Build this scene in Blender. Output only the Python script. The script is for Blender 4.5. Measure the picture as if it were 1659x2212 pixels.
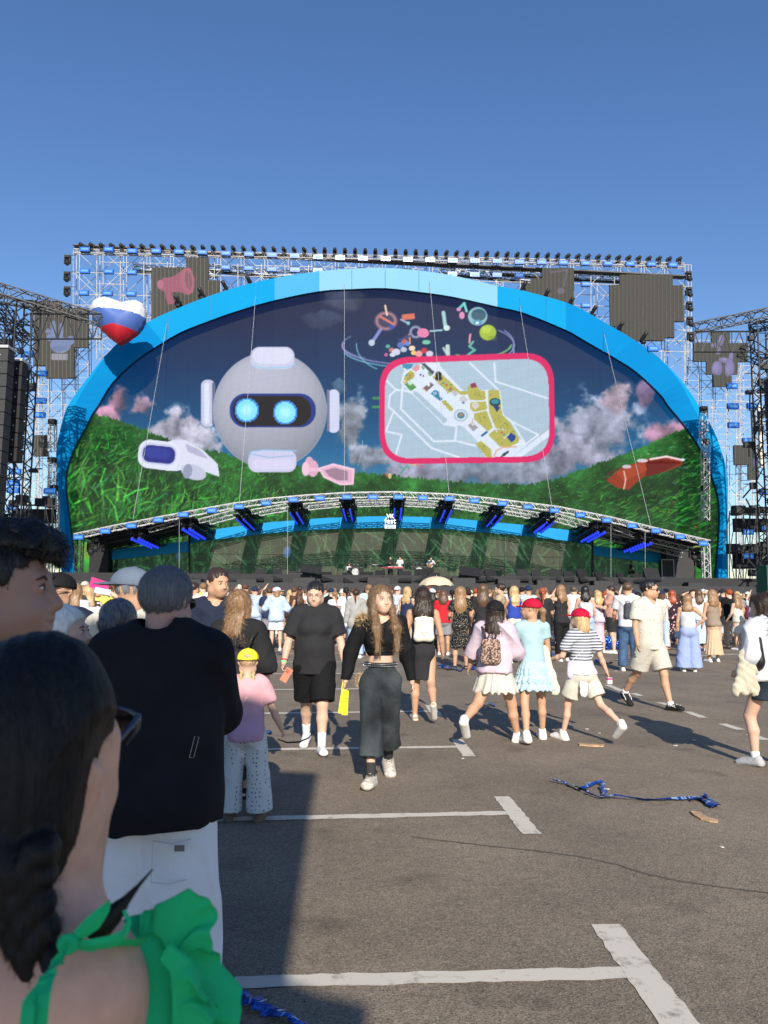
import bpy, math, random
import numpy as np
from mathutils import Vector, Matrix
R = math.radians
random.seed(7); RNG = np.random.default_rng(7)
scene = bpy.context.scene
for o in list(bpy.data.objects): bpy.data.objects.remove(o)
col = scene.collection

# ---------------------------------------------------------------- camera
PITCH, ROLL, FPX = R(6.15), R(0.45), 1660.0
CAM = Vector((0, 0, 1.62))
fw = Vector((0, math.cos(PITCH), math.sin(PITCH)))
rt0 = Vector((1, 0, 0)); up0 = Vector((0, -math.sin(PITCH), math.cos(PITCH)))
rt = rt0*math.cos(ROLL) + up0*math.sin(ROLL)
up = up0*math.cos(ROLL) - rt0*math.sin(ROLL)
cam_d = bpy.data.cameras.new('camera'); cam = bpy.data.objects.new('camera', cam_d); col.objects.link(cam)
M = Matrix((( rt.x, up.x, -fw.x, CAM.x), (rt.y, up.y, -fw.y, CAM.y), (rt.z, up.z, -fw.z, CAM.z), (0, 0, 0, 1)))
cam.matrix_world = M
cam_d.sensor_fit = 'HORIZONTAL'; cam_d.sensor_width = 36; cam_d.lens = 36.0
cam_d.clip_start = 0.05; cam_d.clip_end = 6000
cam_d.dof.use_dof = True; cam_d.dof.focus_distance = 9.0; cam_d.dof.aperture_fstop = 10.5
scene.camera = cam

# ---------------------------------------------------------------- sun and sky
SUN_EL, SUN_AZ = R(28.0), R(6.0)       # behind the camera, a little to the right
SUND = Vector((math.sin(SUN_AZ)*math.cos(SUN_EL), -math.cos(SUN_AZ)*math.cos(SUN_EL), math.sin(SUN_EL)))
world = bpy.data.worlds.new('World'); scene.world = world; world.use_nodes = True
wn = world.node_tree; wn.nodes.clear()
sky = wn.nodes.new('ShaderNodeTexSky'); sky.sky_type = 'NISHITA'; sky.sun_disc = False
sky.sun_elevation = SUN_EL; sky.sun_rotation = math.pi - SUN_AZ
sky.air_density = 1.15; sky.dust_density = 0.25; sky.ozone_density = 4.5; sky.altitude = 100
bg = wn.nodes.new('ShaderNodeBackground'); bg.inputs[1].default_value = 0.110
wo = wn.nodes.new('ShaderNodeOutputWorld')
hsv = wn.nodes.new('ShaderNodeHueSaturation'); hsv.inputs['Saturation'].default_value = 1.10; hsv.inputs['Hue'].default_value = .507
wn.links.new(sky.outputs[0], hsv.inputs['Color']); wn.links.new(hsv.outputs[0], bg.inputs[0]); wn.links.new(bg.outputs[0], wo.inputs[0])
sl = bpy.data.lights.new('sun', 'SUN'); sl.energy = 4.8; sl.angle = R(0.53); sl.color = (1.0, 0.92, 0.80)
so = bpy.data.objects.new('sun', sl); col.objects.link(so)
so.rotation_euler = SUND.to_track_quat('Z', 'Y').to_euler()
scene.view_settings.view_transform = 'Standard'; scene.view_settings.look = 'None'
scene.view_settings.exposure = 0.45; scene.view_settings.gamma = 1.0
scene.view_settings.use_curve_mapping = False
scene.cycles.max_bounces = 5; scene.cycles.diffuse_bounces = 3; scene.cycles.glossy_bounces = 2
scene.cycles.transparent_max_bounces = 12

# ---------------------------------------------------------------- pixel <-> world helpers (photo seen at 1659 x 2212)
def ray(x, y):
    return fw + rt*((x-829.5)/FPX) + up*((1106-y)/FPX)
def G(x, y, z=0.0):
    d = ray(x, y); t = (z-CAM.z)/d.z; return CAM + d*t
SK = 0.046
def P(x, y, Y):                       # plane of the (slightly turned) stage at distance Y
    d = ray(x, y); t = Y/(d.y - SK*d.x); return CAM + d*t
def V(x, y, Y):
    d = ray(x, y); t = Y/d.y; return CAM + d*t
def proj(p):
    q = p-CAM; d = q.dot(fw); return (829.5+FPX*q.dot(rt)/d, 1106-FPX*q.dot(up)/d)

# ---------------------------------------------------------------- object helpers
def tag(o, label=None, cat=None, group=None, kind=None):
    if label: o['label'] = label
    if cat: o['category'] = cat
    if group: o['group'] = group
    if kind: o['kind'] = kind
    return o
def empty(name, loc=(0,0,0), rz=0, label=None, cat=None, group=None):
    o = bpy.data.objects.new(name, None); col.objects.link(o); o.location = loc; o.rotation_euler = (0,0,rz)
    o.empty_display_size = 0.1
    return tag(o, label, cat, group)
def mesh_obj(name, verts, faces, mats, parent=None, smooth=True, fmat=None):
    me = bpy.data.meshes.new(name)
    verts = np.asarray(verts, dtype=np.float32)
    if isinstance(faces, np.ndarray) and len(faces):
        n, k = faces.shape
        me.vertices.add(len(verts)); me.vertices.foreach_set('co', verts.ravel())
        me.loops.add(n*k); me.loops.foreach_set('vertex_index', faces.astype(np.int32).ravel())
        me.polygons.add(n); me.polygons.foreach_set('loop_start', np.arange(0, n*k, k, dtype=np.int32))
        me.update(calc_edges=True)
    else:
        me.from_pydata([tuple(map(float, v)) for v in verts], [], [tuple(map(int, f)) for f in faces])
    if not isinstance(mats, (list, tuple)): mats = [mats]
    for m in mats: me.materials.append(m)
    if fmat is not None: me.polygons.foreach_set('material_index', np.asarray(fmat, dtype=np.int32))
    if smooth: me.polygons.foreach_set('use_smooth', np.ones(len(me.polygons), dtype=bool))
    me.update()
    o = bpy.data.objects.new(name, me); col.objects.link(o)
    if parent is not None: o.parent = parent
    return o

class MB:                              # collects simple shapes into one mesh
    def __init__(s): s.v = []; s.f = []; s.m = []
    def add(s, v, f, m=0):
        b = len(s.v); s.v.extend([tuple(q) for q in v]); s.f.extend([tuple(i+b for i in q) for q in f]); s.m.extend([m]*len(f)); return s
    def box(s, c, d, rz=0, m=0, mat=None):
        c = Vector(c); hx, hy, hz = d[0]/2, d[1]/2, d[2]/2
        q = [Vector((x,y,z)) for x in (-hx,hx) for y in (-hy,hy) for z in (-hz,hz)]
        if mat is not None: q = [c + mat@p for p in q]
        else:
            cs, sn = math.cos(rz), math.sin(rz); q = [c + Vector((p.x*cs-p.y*sn, p.x*sn+p.y*cs, p.z)) for p in q]
        return s.add(q, [(0,1,3,2),(4,6,7,5),(0,4,5,1),(2,3,7,6),(0,2,6,4),(1,5,7,3)], m)
    def tube(s, a, b, r, n=5, m=0, r2=None, cap=True):
        a = Vector(a); b = Vector(b); d = b-a
        if d.length < 1e-6: return s
        d.normalize(); u = d.orthogonal().normalized(); w = d.cross(u); r2 = r if r2 is None else r2
        v = []
        for p, rr in ((a, r), (b, r2)):
            for i in range(n):
                t = 2*math.pi*i/n; v.append(p + u*(rr*math.cos(t)) + w*(rr*math.sin(t)))
        f = [(i, (i+1)%n, n+(i+1)%n, n+i) for i in range(n)]
        if cap: f += [tuple(range(n-1,-1,-1)), tuple(range(n, 2*n))]
        return s.add(v, f, m)
    def poly(s, pts, rads, n=6, m=0, flat=None):
        pts = [Vector(p) for p in pts]
        if not hasattr(rads, '__len__'): rads = [rads]*len(pts)
        v = []; u = None
        for i, p in enumerate(pts):
            d = (pts[min(i+1, len(pts)-1)] - pts[max(i-1, 0)])
            if d.length < 1e-9: d = Vector((0,0,1))
            d.normalize()
            if u is None: u = d.orthogonal().normalized()
            u = (u - d*u.dot(d)); u = u.normalized() if u.length > 1e-6 else d.orthogonal().normalized()
            w = d.cross(u)
            for k in range(n):
                t = 2*math.pi*k/n; v.append(p + u*(rads[i]*math.cos(t)) + w*(rads[i]*math.sin(t)))
        f = []
        for i in range(len(pts)-1):
            for k in range(n): f.append((i*n+k, i*n+(k+1)%n, (i+1)*n+(k+1)%n, (i+1)*n+k))
        f += [tuple(range(n-1,-1,-1)), tuple(range((len(pts)-1)*n, len(pts)*n))]
        return s.add(v, f, m)
    def ball(s, c, r, n=8, k=6, m=0, rot=None):
        if not hasattr(r, '__len__'): r = (r, r, r)
        v = []; c = Vector(c)
        for j in range(k+1):
            ph = math.pi*j/k
            for i in range(n):
                t = 2*math.pi*i/n
                p = Vector((r[0]*math.sin(ph)*math.cos(t), r[1]*math.sin(ph)*math.sin(t), r[2]*math.cos(ph)))
                if rot is not None: p = rot@p
                v.append(c+p)
        f = [(j*n+i, (j+1)*n+i, (j+1)*n+(i+1)%n, j*n+(i+1)%n) for j in range(k) for i in range(n)]
        return s.add(v, f, m)
    def build(s, name, mats, parent=None, smooth=False):
        return mesh_obj(name, s.v, s.f, mats, parent, smooth, s.m)

def copy_tree(o, parent=None):
    c = o.copy(); col.objects.link(c)
    if parent is not None: c.parent = parent
    for ch in o.children: copy_tree(ch, c)
    return c

# ---------------------------------------------------------------- materials
MATS = {}
def sl2(c): return tuple(((v/255.)/12.92 if v/255. <= .04045 else ((v/255.+.055)/1.055)**2.4) for v in c)
def new_mat(name):
    m = bpy.data.materials.new(name); m.use_nodes = True; nt = m.node_tree
    b = nt.nodes['Principled BSDF']; return m, nt, b
def N(nt, typ, **kw):
    n = nt.nodes.new(typ)
    for k, v in kw.items():
        if k.startswith('i_'): n.inputs[k[2:].replace('_', ' ')].default_value = v
        else: setattr(n, k, v)
    return n
def mat(name, c, rough=0.75, metal=0.0, var=0.12, scale=6.0, bump=0.0, bscale=60.0, spec=0.35, emit=None, estr=0, stretch=None, sub=0, sheen=0):
    key = name
    if key in MATS: return MATS[key]
    m, nt, b = new_mat(name); MATS[key] = m
    b.inputs['Roughness'].default_value = rough; b.inputs['Metallic'].default_value = metal
    b.inputs['Specular IOR Level'].default_value = spec
    tc = N(nt, 'ShaderNodeTexCoord')
    src = tc.outputs['Object']
    if stretch:
        mp = N(nt, 'ShaderNodeMapping'); mp.inputs['Scale'].default_value = stretch
        nt.links.new(src, mp.inputs[0]); src = mp.outputs[0]
    if var > 0:
        n = N(nt, 'ShaderNodeTexNoise', i_Scale=scale, i_Detail=4.0); nt.links.new(src, n.inputs['Vector'])
        r = N(nt, 'ShaderNodeValToRGB'); r.color_ramp.elements[0].position = .3; r.color_ramp.elements[1].position = .7
        r.color_ramp.elements[0].color = tuple(v*(1-var) for v in c)+(1,); r.color_ramp.elements[1].color = tuple(min(1, v*(1+var)) for v in c)+(1,)
        nt.links.new(n.outputs[0], r.inputs[0]); nt.links.new(r.outputs[0], b.inputs['Base Color'])
    else: b.inputs['Base Color'].default_value = tuple(c)+(1,)
    if bump > 0:
        n2 = N(nt, 'ShaderNodeTexNoise', i_Scale=bscale, i_Detail=3.0); nt.links.new(src, n2.inputs['Vector'])
        bp = N(nt, 'ShaderNodeBump', i_Strength=bump, i_Distance=0.02); nt.links.new(n2.outputs[0], bp.inputs['Height']); nt.links.new(bp.outputs[0], b.inputs['Normal'])
    if sub:
        b.inputs['Subsurface Weight'].default_value = sub; b.inputs['Subsurface Radius'].default_value = (.01, .004, .002); b.inputs['Subsurface Scale'].default_value = .6
    if sheen: b.inputs['Sheen Weight'].default_value = sheen
    if emit is not None:
        b.inputs['Emission Color'].default_value = tuple(emit)+(1,); b.inputs['Emission Strength'].default_value = estr
    return m
M_WHITE = mat('aluminium_truss', (.40,.41,.42), .45, 0.1, .1, 3)
M_SCAF = mat('galvanised_steel', (.40,.39,.38), .6, 0.0, .25, 2)
M_BLACK = mat('black_steel', (.018,.02,.024), .5, 0, .3, 4)
M_BLK2 = mat('black_paint', (.012,.012,.013), .6, 0, .3, 4)
M_LENS = mat('lens_glass', (.03,.035,.05), .08, 0, .0, 4, spec=.8)
M_FLOOD = mat('flood_glass', (.01,.09,.38), .25, 0, .15, 4, emit=(.02,.16,.8), estr=.3)
M_FLRIM = mat('flood_rim', (.05,.16,.34), .4, 0, .1, 4, emit=(.15,.45,.95), estr=.3)
M_DARKBOX = mat('speaker_grille', (.035,.035,.037), .7, 0, .25, 8, bump=.2, bscale=200)
# ================================================================ ground
def asphalt():
    m, nt, b = new_mat('asphalt'); L = nt.links
    tc = N(nt, 'ShaderNodeTexCoord'); geo = tc.outputs['Object']
    big = N(nt, 'ShaderNodeTexNoise', i_Scale=.55, i_Detail=6.0, i_Roughness=.62); L.new(geo, big.inputs['Vector'])
    mid = N(nt, 'ShaderNodeTexNoise', i_Scale=14.0, i_Detail=5.0, i_Roughness=.7); L.new(geo, mid.inputs['Vector'])
    vor = N(nt, 'ShaderNodeTexVoronoi', i_Scale=120.0); L.new(geo, vor.inputs['Vector'])
    vor2 = N(nt, 'ShaderNodeTexVoronoi', i_Scale=210.0); L.new(geo, vor2.inputs['Vector'])
    r1 = N(nt, 'ShaderNodeValToRGB'); e = r1.color_ramp.elements
    e[0].position = .36; e[0].color = (.162,.131,.097,1); e[1].position = .66; e[1].color = (.240,.196,.145,1)
    L.new(big.outputs[0], r1.inputs[0])
    r2 = N(nt, 'ShaderNodeValToRGB'); e = r2.color_ramp.elements
    e[0].position = .3; e[0].color = (.84,.84,.84,1); e[1].position = .72; e[1].color = (1.14,1.14,1.14,1)
    L.new(mid.outputs[0], r2.inputs[0])
    mul = N(nt, 'ShaderNodeMix', data_type='RGBA', blend_type='MULTIPLY'); mul.inputs[0].default_value = 1
    L.new(r1.outputs[0], mul.inputs[6]); L.new(r2.outputs[0], mul.inputs[7])
    # stones: per cell grey
    r3 = N(nt, 'ShaderNodeValToRGB'); e = r3.color_ramp.elements
    e[0].position = .0; e[0].color = (.66,.66,.66,1); e[1].position = 1; e[1].color = (1.34,1.31,1.27,1)
    sep = N(nt, 'ShaderNodeSeparateColor'); L.new(vor.outputs['Color'], sep.inputs[0]); L.new(sep.outputs[0], r3.inputs[0])
    mul2 = N(nt, 'ShaderNodeMix', data_type='RGBA', blend_type='MULTIPLY'); mul2.inputs[0].default_value = 1
    L.new(mul.outputs[2], mul2.inputs[6]); L.new(r3.outputs[0], mul2.inputs[7])
    # sparse pale / dark chips
    sep2 = N(nt, 'ShaderNodeSeparateColor'); L.new(vor2.outputs['Color'], sep2.inputs[0])
    r4 = N(nt, 'ShaderNodeValToRGB'); e = r4.color_ramp.elements
    e[0].position = .975; e[0].color = (0,0,0,1); e[1].position = .985; e[1].color = (1,1,1,1); L.new(sep2.outputs[0], r4.inputs[0])
    mx = N(nt, 'ShaderNodeMix', data_type='RGBA'); L.new(r4.outputs[0], mx.inputs[0]); L.new(mul2.outputs[2], mx.inputs[6]); mx.inputs[7].default_value = (.33,.29,.23,1)
    r5 = N(nt, 'ShaderNodeValToRGB'); e = r5.color_ramp.elements
    e[0].position = .02; e[0].color = (1,1,1,1); e[1].position = .03; e[1].color = (0,0,0,1); L.new(sep2.outputs[1], r5.inputs[0])
    mx2 = N(nt, 'ShaderNodeMix', data_type='RGBA'); L.new(r5.outputs[0], mx2.inputs[0]); L.new(mx.outputs[2], mx2.inputs[6]); mx2.inputs[7].default_value = (.03,.03,.03,1)
    # oily stains
    st = N(nt, 'ShaderNodeTexNoise', i_Scale=1.7, i_Detail=3.0); L.new(geo, st.inputs['Vector'])
    r6 = N(nt, 'ShaderNodeValToRGB'); e = r6.color_ramp.elements
    e[0].position = .60; e[0].color = (1,1,1,1); e[1].position = .74; e[1].color = (.62,.61,.60,1); L.new(st.outputs[0], r6.inputs[0])
    mul3 = N(nt, 'ShaderNodeMix', data_type='RGBA', blend_type='MULTIPLY'); mul3.inputs[0].default_value = 1
    L.new(mx2.outputs[2], mul3.inputs[6]); L.new(r6.outputs[0], mul3.inputs[7]); L.new(mul3.outputs[2], b.inputs['Base Color'])
    b.inputs['Roughness'].default_value = .85; b.inputs['Specular IOR Level'].default_value = .3
    bp = N(nt, 'ShaderNodeBump', i_Strength=.4, i_Distance=.005); L.new(vor.outputs['Distance'], bp.inputs['Height']); L.new(bp.outputs[0], b.inputs['Normal'])
    return m
M_ASPH = asphalt()
gp = MB(); gp.add([(-400,-60,0),(400,-60,0),(400,900,0),(-400,900,0)], [(0,1,2,3)])
tag(gp.build('ground', M_ASPH), kind='structure')

def paint():
    m, nt, b = new_mat('road_paint'); L = nt.links
    tc = N(nt, 'ShaderNodeTexCoord'); geo = tc.outputs['Object']
    n = N(nt, 'ShaderNodeTexNoise', i_Scale=9.0, i_Detail=8.0, i_Roughness=.75); L.new(geo, n.inputs['Vector'])
    r = N(nt, 'ShaderNodeValToRGB'); e = r.color_ramp.elements
    e[0].position = .30; e[0].color = (.17,.15,.12,1); e[1].position = .46; e[1].color = (.56,.51,.43,1); L.new(n.outputs[0], r.inputs[0])
    L.new(r.outputs[0], b.inputs['Base Color']); b.inputs['Roughness'].default_value = .8
    n2 = N(nt, 'ShaderNodeTexNoise', i_Scale=22.0, i_Detail=10.0, i_Roughness=.8); L.new(geo, n2.inputs['Vector'])
    r2 = N(nt, 'ShaderNodeValToRGB'); e = r2.color_ramp.elements
    e[0].position = .33; e[0].color = (0,0,0,1); e[1].position = .36; e[1].color = (1,1,1,1); L.new(n2.outputs[0], r2.inputs[0])
    L.new(r2.outputs[0], b.inputs['Alpha'])
    return m
M_PAINT = paint()
def ragged_quad(mb, a, b, w, z, rag=.008, seg=.06):
    """strip from a to b of width w with a slightly ragged outline"""
    a = Vector((a[0], a[1], 0)); b = Vector((b[0], b[1], 0)); d = (b-a); Ln = d.length; d.normalize(); n = Vector((-d.y, d.x, 0))
    k = max(2, int(Ln/seg)); v = []; f = []
    for i in range(k+1):
        p = a + d*(Ln*i/k); e0 = random.uniform(-rag, rag); e1 = random.uniform(-rag, rag)
        v += [p - n*(w/2+e0) + Vector((0,0,z)), p + n*(w/2+e1) + Vector((0,0,z))]
        if i: f.append((2*i-2, 2*i, 2*i+1, 2*i-1))
    mb.add(v, f)
pm = MB()
A = G(505, 2118); B = G(1372, 2101); bay = (B-A).normalized(); perp = Vector((-bay.y, bay.x, 0))
for (lx, ly, rx, ry) in ((505,2124,1360,2103),(300,1775,1108,1757),(400,1622,985,1614),(400,1544,925,1537),(400,1492,832,1488),(400,1457,800,1455),(380,1431,760,1430),(420,1413,745,1412)):
    ragged_quad(pm, G(lx, ly), G(rx, ry), .105, .004)
# T bars across the ends of the bays
for (ax, ay, bx, by, w) in ((1308,1999,1560,2340,.155),(1083,1722,1150,1803,.13),(987,1598,1014,1635,.13),(927,1524,945,1547,.13)):
    ragged_quad(pm, G(ax, ay), G(bx, by), w, .005)
# dashed row on the right
for (ax, ay, bx, by) in ((1313,1480,1345,1494),(1368,1498,1385,1504),(1425,1518,1452,1526),(1485,1538,1520,1551),(1560,1564,1600,1577),(1620,1587,1655,1599),(1530,1412,1548,1421),(1240,1463,1262,1470)):
    ragged_quad(pm, G(ax, ay), G(bx, by), .12, .004)
ragged_quad(pm, G(1500,1417), G(1600,1413), .12, .004)
tag(pm.build('road_marking', M_PAINT), kind='structure')

# tar seam
tm = MB(); seam = [(890,1809),(950,1816),(1050,1828),(1150,1838),(1250,1851),(1330,1868),(1400,1890),(1470,1905),(1560,1918),(1659,1930),(1760,1945)]
pts = [G(*q) for q in seam]
for a, b in zip(pts[:-1], pts[1:]): ragged_quad(tm, a, b, .02, .003, .006, .03)
tag(tm.build('tar_seam', mat('tar', (.10,.085,.066), .85)), kind='structure')
# ================================================================ painted LED content (numpy canvases turned into colour attributes of LED walls)
def lin(a): a = np.clip(a, 0, 1); return np.where(a <= .04045, a/12.92, ((a+.055)/1.055)**2.4)
def vnoise(h, w, sy, sx, rng):
    gy, gx = int(h/sy)+3, int(w/sx)+3; g = rng.random((gy, gx))
    yy = np.arange(h)/sy; xx = np.arange(w)/sx; y0 = yy.astype(int); x0 = xx.astype(int); fy = yy-y0; fx = xx-x0
    fy = fy*fy*(3-2*fy); fx = fx*fx*(3-2*fx)
    a = g[y0][:, x0]; b_ = g[y0][:, x0+1]; c = g[y0+1][:, x0]; d = g[y0+1][:, x0+1]
    fy = fy[:, None]; fx = fx[None, :]
    return (a*(1-fx)+b_*fx)*(1-fy) + (c*(1-fx)+d*fx)*fy
def fbm(h, w, s, rng, octs=5, asp=1.0):
    out = np.zeros((h, w)); amp = 1; tot = 0
    for k in range(octs):
        out += amp*vnoise(h, w, max(s/2**k, 1.1), max(s*asp/2**k, 1.1), rng); tot += amp; amp *= .55
    return out/tot
class Canvas:
    def __init__(s, x0, y0, x1, y1, rng, k=1.0):
        s.x0, s.y0, s.k = x0, y0, k; s.w = int((x1-x0)*k); s.h = int((y1-y0)*k); s.a = np.zeros((s.h, s.w, 3)); s.rng = rng
        s.X = np.arange(s.w)[None, :]/k+x0+0*np.arange(s.h)[:, None]; s.Y = np.arange(s.h)[:, None]/k+y0+0*np.arange(s.w)[None, :]
    def win(s, xa, ya, xb, yb):
        k = s.k
        return (slice(max(0, int((ya-s.y0)*k)-1), max(0, min(s.h, int((yb-s.y0)*k)+2))), slice(max(0, int((xa-s.x0)*k)-1), max(0, min(s.w, int((xb-s.x0)*k)+2))))
    def put(s, w, m, c):
        if m.size == 0: return
        c = np.asarray(c, float); c = c/255. if c.max() > 1.001 else c
        s.a[w] = s.a[w]*(1-m[..., None]) + c*m[..., None]
    def ell(s, cx, cy, rx, ry, c, al=1.0, rot=0, soft=.08, ring=None):
        r = max(rx, ry)*1.1+3; w = s.win(cx-r, cy-r, cx+r, cy+r); x = s.X[w]-cx; y = s.Y[w]-cy
        cs, sn = math.cos(rot), math.sin(rot); u = (x*cs+y*sn)/rx; v = (-x*sn+y*cs)/ry; d = np.sqrt(u*u+v*v)
        if ring: m = np.clip(1-np.abs(d-1)/ring, 0, 1)
        else: m = np.clip((1-d)/soft+.5, 0, 1)
        s.put(w, m*al, c)
    def line(s, x1, y1, x2, y2, wd, c, al=1.0):
        w = s.win(min(x1, x2)-wd-1, min(y1, y2)-wd-1, max(x1, x2)+wd+1, max(y1, y2)+wd+1); X = s.X[w]; Y = s.Y[w]
        if X.size == 0: return
        dx, dy = x2-x1, y2-y1; L = dx*dx+dy*dy+1e-9; t = np.clip(((X-x1)*dx+(Y-y1)*dy)/L, 0, 1)
        d = np.hypot(X-x1-t*dx, Y-y1-t*dy); s.put(w, np.clip(wd/2-d+.5, 0, 1)*al, c)
    def path(s, pts, wd, c, al=1.0):
        for p, q in zip(pts[:-1], pts[1:]): s.line(p[0], p[1], q[0], q[1], wd, c, al)
    def pmask(s, pts, w):
        X = s.X[w]; Y = s.Y[w]; ins = np.zeros(X.shape, bool); n = len(pts); j = n-1
        for i in range(n):
            xi, yi = pts[i]; xj, yj = pts[j]
            if yi != yj: ins ^= ((yi > Y) != (yj > Y)) & (X < (xj-xi)*(Y-yi)/(yj-yi)+xi)
            j = i
        return ins.astype(float)
    def poly(s, pts, c, al=1.0):
        xs = [p[0] for p in pts]; ys = [p[1] for p in pts]; w = s.win(min(xs), min(ys), max(xs), max(ys)); s.put(w, s.pmask(pts, w)*al, c)
    def rrect(s, xa, ya, xb, yb, r, c, al=1.0, rot=0):
        w = s.win(xa-20, ya-20, xb+20, yb+20); cx, cy = (xa+xb)/2, (ya+yb)/2; x = s.X[w]-cx; y = s.Y[w]-cy
        cs, sn = math.cos(rot), math.sin(rot); x, y = x*cs+y*sn, -x*sn+y*cs
        qx = np.abs(x)-(xb-xa)/2+r; qy = np.abs(y)-(yb-ya)/2+r
        d = np.hypot(np.maximum(qx, 0), np.maximum(qy, 0))+np.minimum(np.maximum(qx, qy), 0)-r; m = np.clip(.5-d, 0, 1); s.put(w, m*al, c); return w, m
    def sample(s, x, y):
        fx = np.clip((x-s.x0)*s.k, 0, s.w-1.01); fy = np.clip((y-s.y0)*s.k, 0, s.h-1.01); x0 = fx.astype(int); y0 = fy.astype(int); fx = (fx-x0)[:, None]; fy = (fy-y0)[:, None]
        a = s.a; return (a[y0, x0]*(1-fx)+a[y0, x0+1]*fx)*(1-fy)+(a[y0+1, x0]*(1-fx)+a[y0+1, x0+1]*fx)*fy
def interp(xs, pts): return np.interp(xs, [p[0] for p in pts], [p[1] for p in pts])

def paint_main():
    rng = np.random.default_rng(3); c = Canvas(110, 600, 1590, 1290, rng); X, Y = c.X, c.Y; h, w = c.h, c.w
    # sky
    ys = [600, 700, 800, 900, 1000, 1060]; cols = np.array([(24,32,62),(24,36,72),(16,50,92),(14,72,118),(38,104,148),(60,118,156)])/255.
    c.a[:] = np.stack([np.interp(Y, ys, cols[:, i]) for i in range(3)], -1)
    side = np.clip((np.abs(X-760)-260)/300, 0, 1)*np.clip((900-Y)/200, 0, 1); c.a += side[..., None]*(np.array((10,50,92))/255.-c.a)*.5
    # clouds
    n = fbm(h, w, 70, rng, 6); n2 = fbm(h, w, 26, rng, 5)
    def cloud(cx, cy, rx, ry, colr, th=.42, al=.95):
        d = 1-np.sqrt(((X-cx)/rx)**2+((Y-cy)/ry)**2); m = np.clip((d*.9+(n-.5)*1.5+(n2-.5)*1.1-th+.45)*3.2, 0, 1)*np.clip(d*3+.6, 0, 1)*al
        sh = np.clip(.82+(n2-.5)*.8+(n-.5)*.5+(cy-Y)/ry*.16, .58, 1.18)[..., None]; c.a[:] = c.a*(1-m[..., None])+np.array(colr)/255.*sh*m[..., None]
    cloud(1290, 930, 115, 95, (172,174,198)); cloud(1330, 850, 38, 45, (196,176,196)); cloud(1200, 990, 110, 60, (165,165,190)); cloud(1000, 1020, 200, 36, (150,158,180))
    cloud(1440, 935, 50, 32, (196,150,178)); cloud(1395, 850, 22, 30, (150,115,145), al=.75); cloud(760, 905, 42, 70, (165,172,190)); cloud(735, 835, 26, 22, (105,135,160), al=.6)
    cloud(385, 935, 75, 60, (185,180,200)); cloud(260, 862, 26, 38, (176,128,150), al=.85); cloud(310, 880, 40, 34, (180,150,175)); cloud(430, 960, 60, 50, (190,190,210)); cloud(760, 640, 60, 30, (90,98,120), al=.5); cloud(690, 690, 50, 20, (80,92,115), al=.4)
    cloud(330, 1000, 150, 30, (150,160,185)); cloud(1475, 940, 46, 24, (190,145,172)); cloud(800, 985, 60, 30, (160,165,185)); cloud(880, 1020, 60, 22, (150,150,175)); cloud(230, 905, 30, 30, (190,140,165))
    # hills with grass
    L = [(100,880),(160,880),(205,893),(260,908),(330,935),(400,960),(470,975),(560,1000),(640,1006),(700,1012),(860,1027),(950,1036),(1060,1045),(1150,1045),(1200,1035),(1260,1012),(1300,998),(1400,960),(1480,922),(1530,902),(1600,880)]
    top = interp(c.X[0], L)[None, :]+ (vnoise(1, w, 1.2, 2.5, rng)-.5)*8
    g = np.clip((Y-top)/1.5, 0, 1); dep = np.clip((Y-top)/130, 0, 1)
    gn = fbm(h, w, 60, rng, 5); gn2 = fbm(h, w, 9, rng, 3, 1.6)
    base = np.array((42,104,46))/255.*(.25+1.2*gn[..., None])*(.6+.65*gn2[..., None]); base = base*(1.08-.3*dep[..., None])
    c.a[:] = c.a*(1-g[..., None])+base*g[..., None]
    dark = np.clip((fbm(h, w, 80, rng, 4)-.52)*5, 0, 1)*g*np.clip(dep*2, 0, 1)*.55
    c.a[:] = c.a*(1-dark[..., None])+np.array((12,42,22))/255.*dark[..., None]
    topf = lambda x: float(np.interp(x, [p[0] for p in L], [p[1] for p in L]))
    for k in range(9000):
        x = rng.uniform(120, 1580); t = topf(x); y = t+rng.random()**1.3*(1270-t); d = (y-t)/150
        near = (1.7 if rng.random() < .4 else 1.0) if x < 620 else (.5 if x < 1200 else .7)
        ln = (3+26*min(1, max(d, .05))*near)*rng.uniform(.5, 1.3)
        ang = rng.normal(-1.57+(.45 if x < 620 else 0), .75) if x < 1200 else rng.normal(-.35, .35)
        br = rng.uniform(.45, 1.35); cg = np.array((rng.uniform(40,92), rng.uniform(110,190), rng.uniform(42,80)))/255.*br
        if rng.random() < .3: cg = np.array((16,62,30))/255.*br
        mx = x+math.cos(ang)*ln*.5; my = y+math.sin(ang)*ln*.5; a2 = ang+rng.uniform(-.5, .5)
        wd = (.8+2.3*min(1, d)*near)*rng.uniform(.6, 1.2); al = rng.uniform(.3, .8)
        if my < t-4: continue
        c.line(x, y, mx, my, wd, cg, al); c.line(mx, my, mx+math.cos(a2)*ln*.5, my+math.sin(a2)*ln*.5, wd*.6, cg, al)
    for k in range(46):                                    # coloured blurs and blue flowers
        x = rng.uniform(1380, 1560); t = topf(x); y = rng.uniform(t+10, 1200)
        cc = [(190,120,70),(110,160,190),(200,190,150),(90,170,120)][k % 4]; c.ell(x, y, rng.uniform(2,6), rng.uniform(.8,2), cc, .5, rot=.25, soft=.6)
    for k in range(60):
        x = rng.uniform(150, 1300); t = topf(x); c.ell(x, rng.uniform(t+12, t+150), 2.6, 1.8, (60,100,160), .45, soft=.6)
    # vr headset
    for (e) in [((372,1012,62,26),(30,60,36),.6,.25)]: c.ell(*e[0], e[1], e[2], e[3], soft=.4)
    for i in range(30):
        a = math.pi*(i/29); c.ell(388+26*math.cos(a)-3, 963-16*math.sin(a)+6, 4.5, 4.5, (196,198,222))
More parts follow.
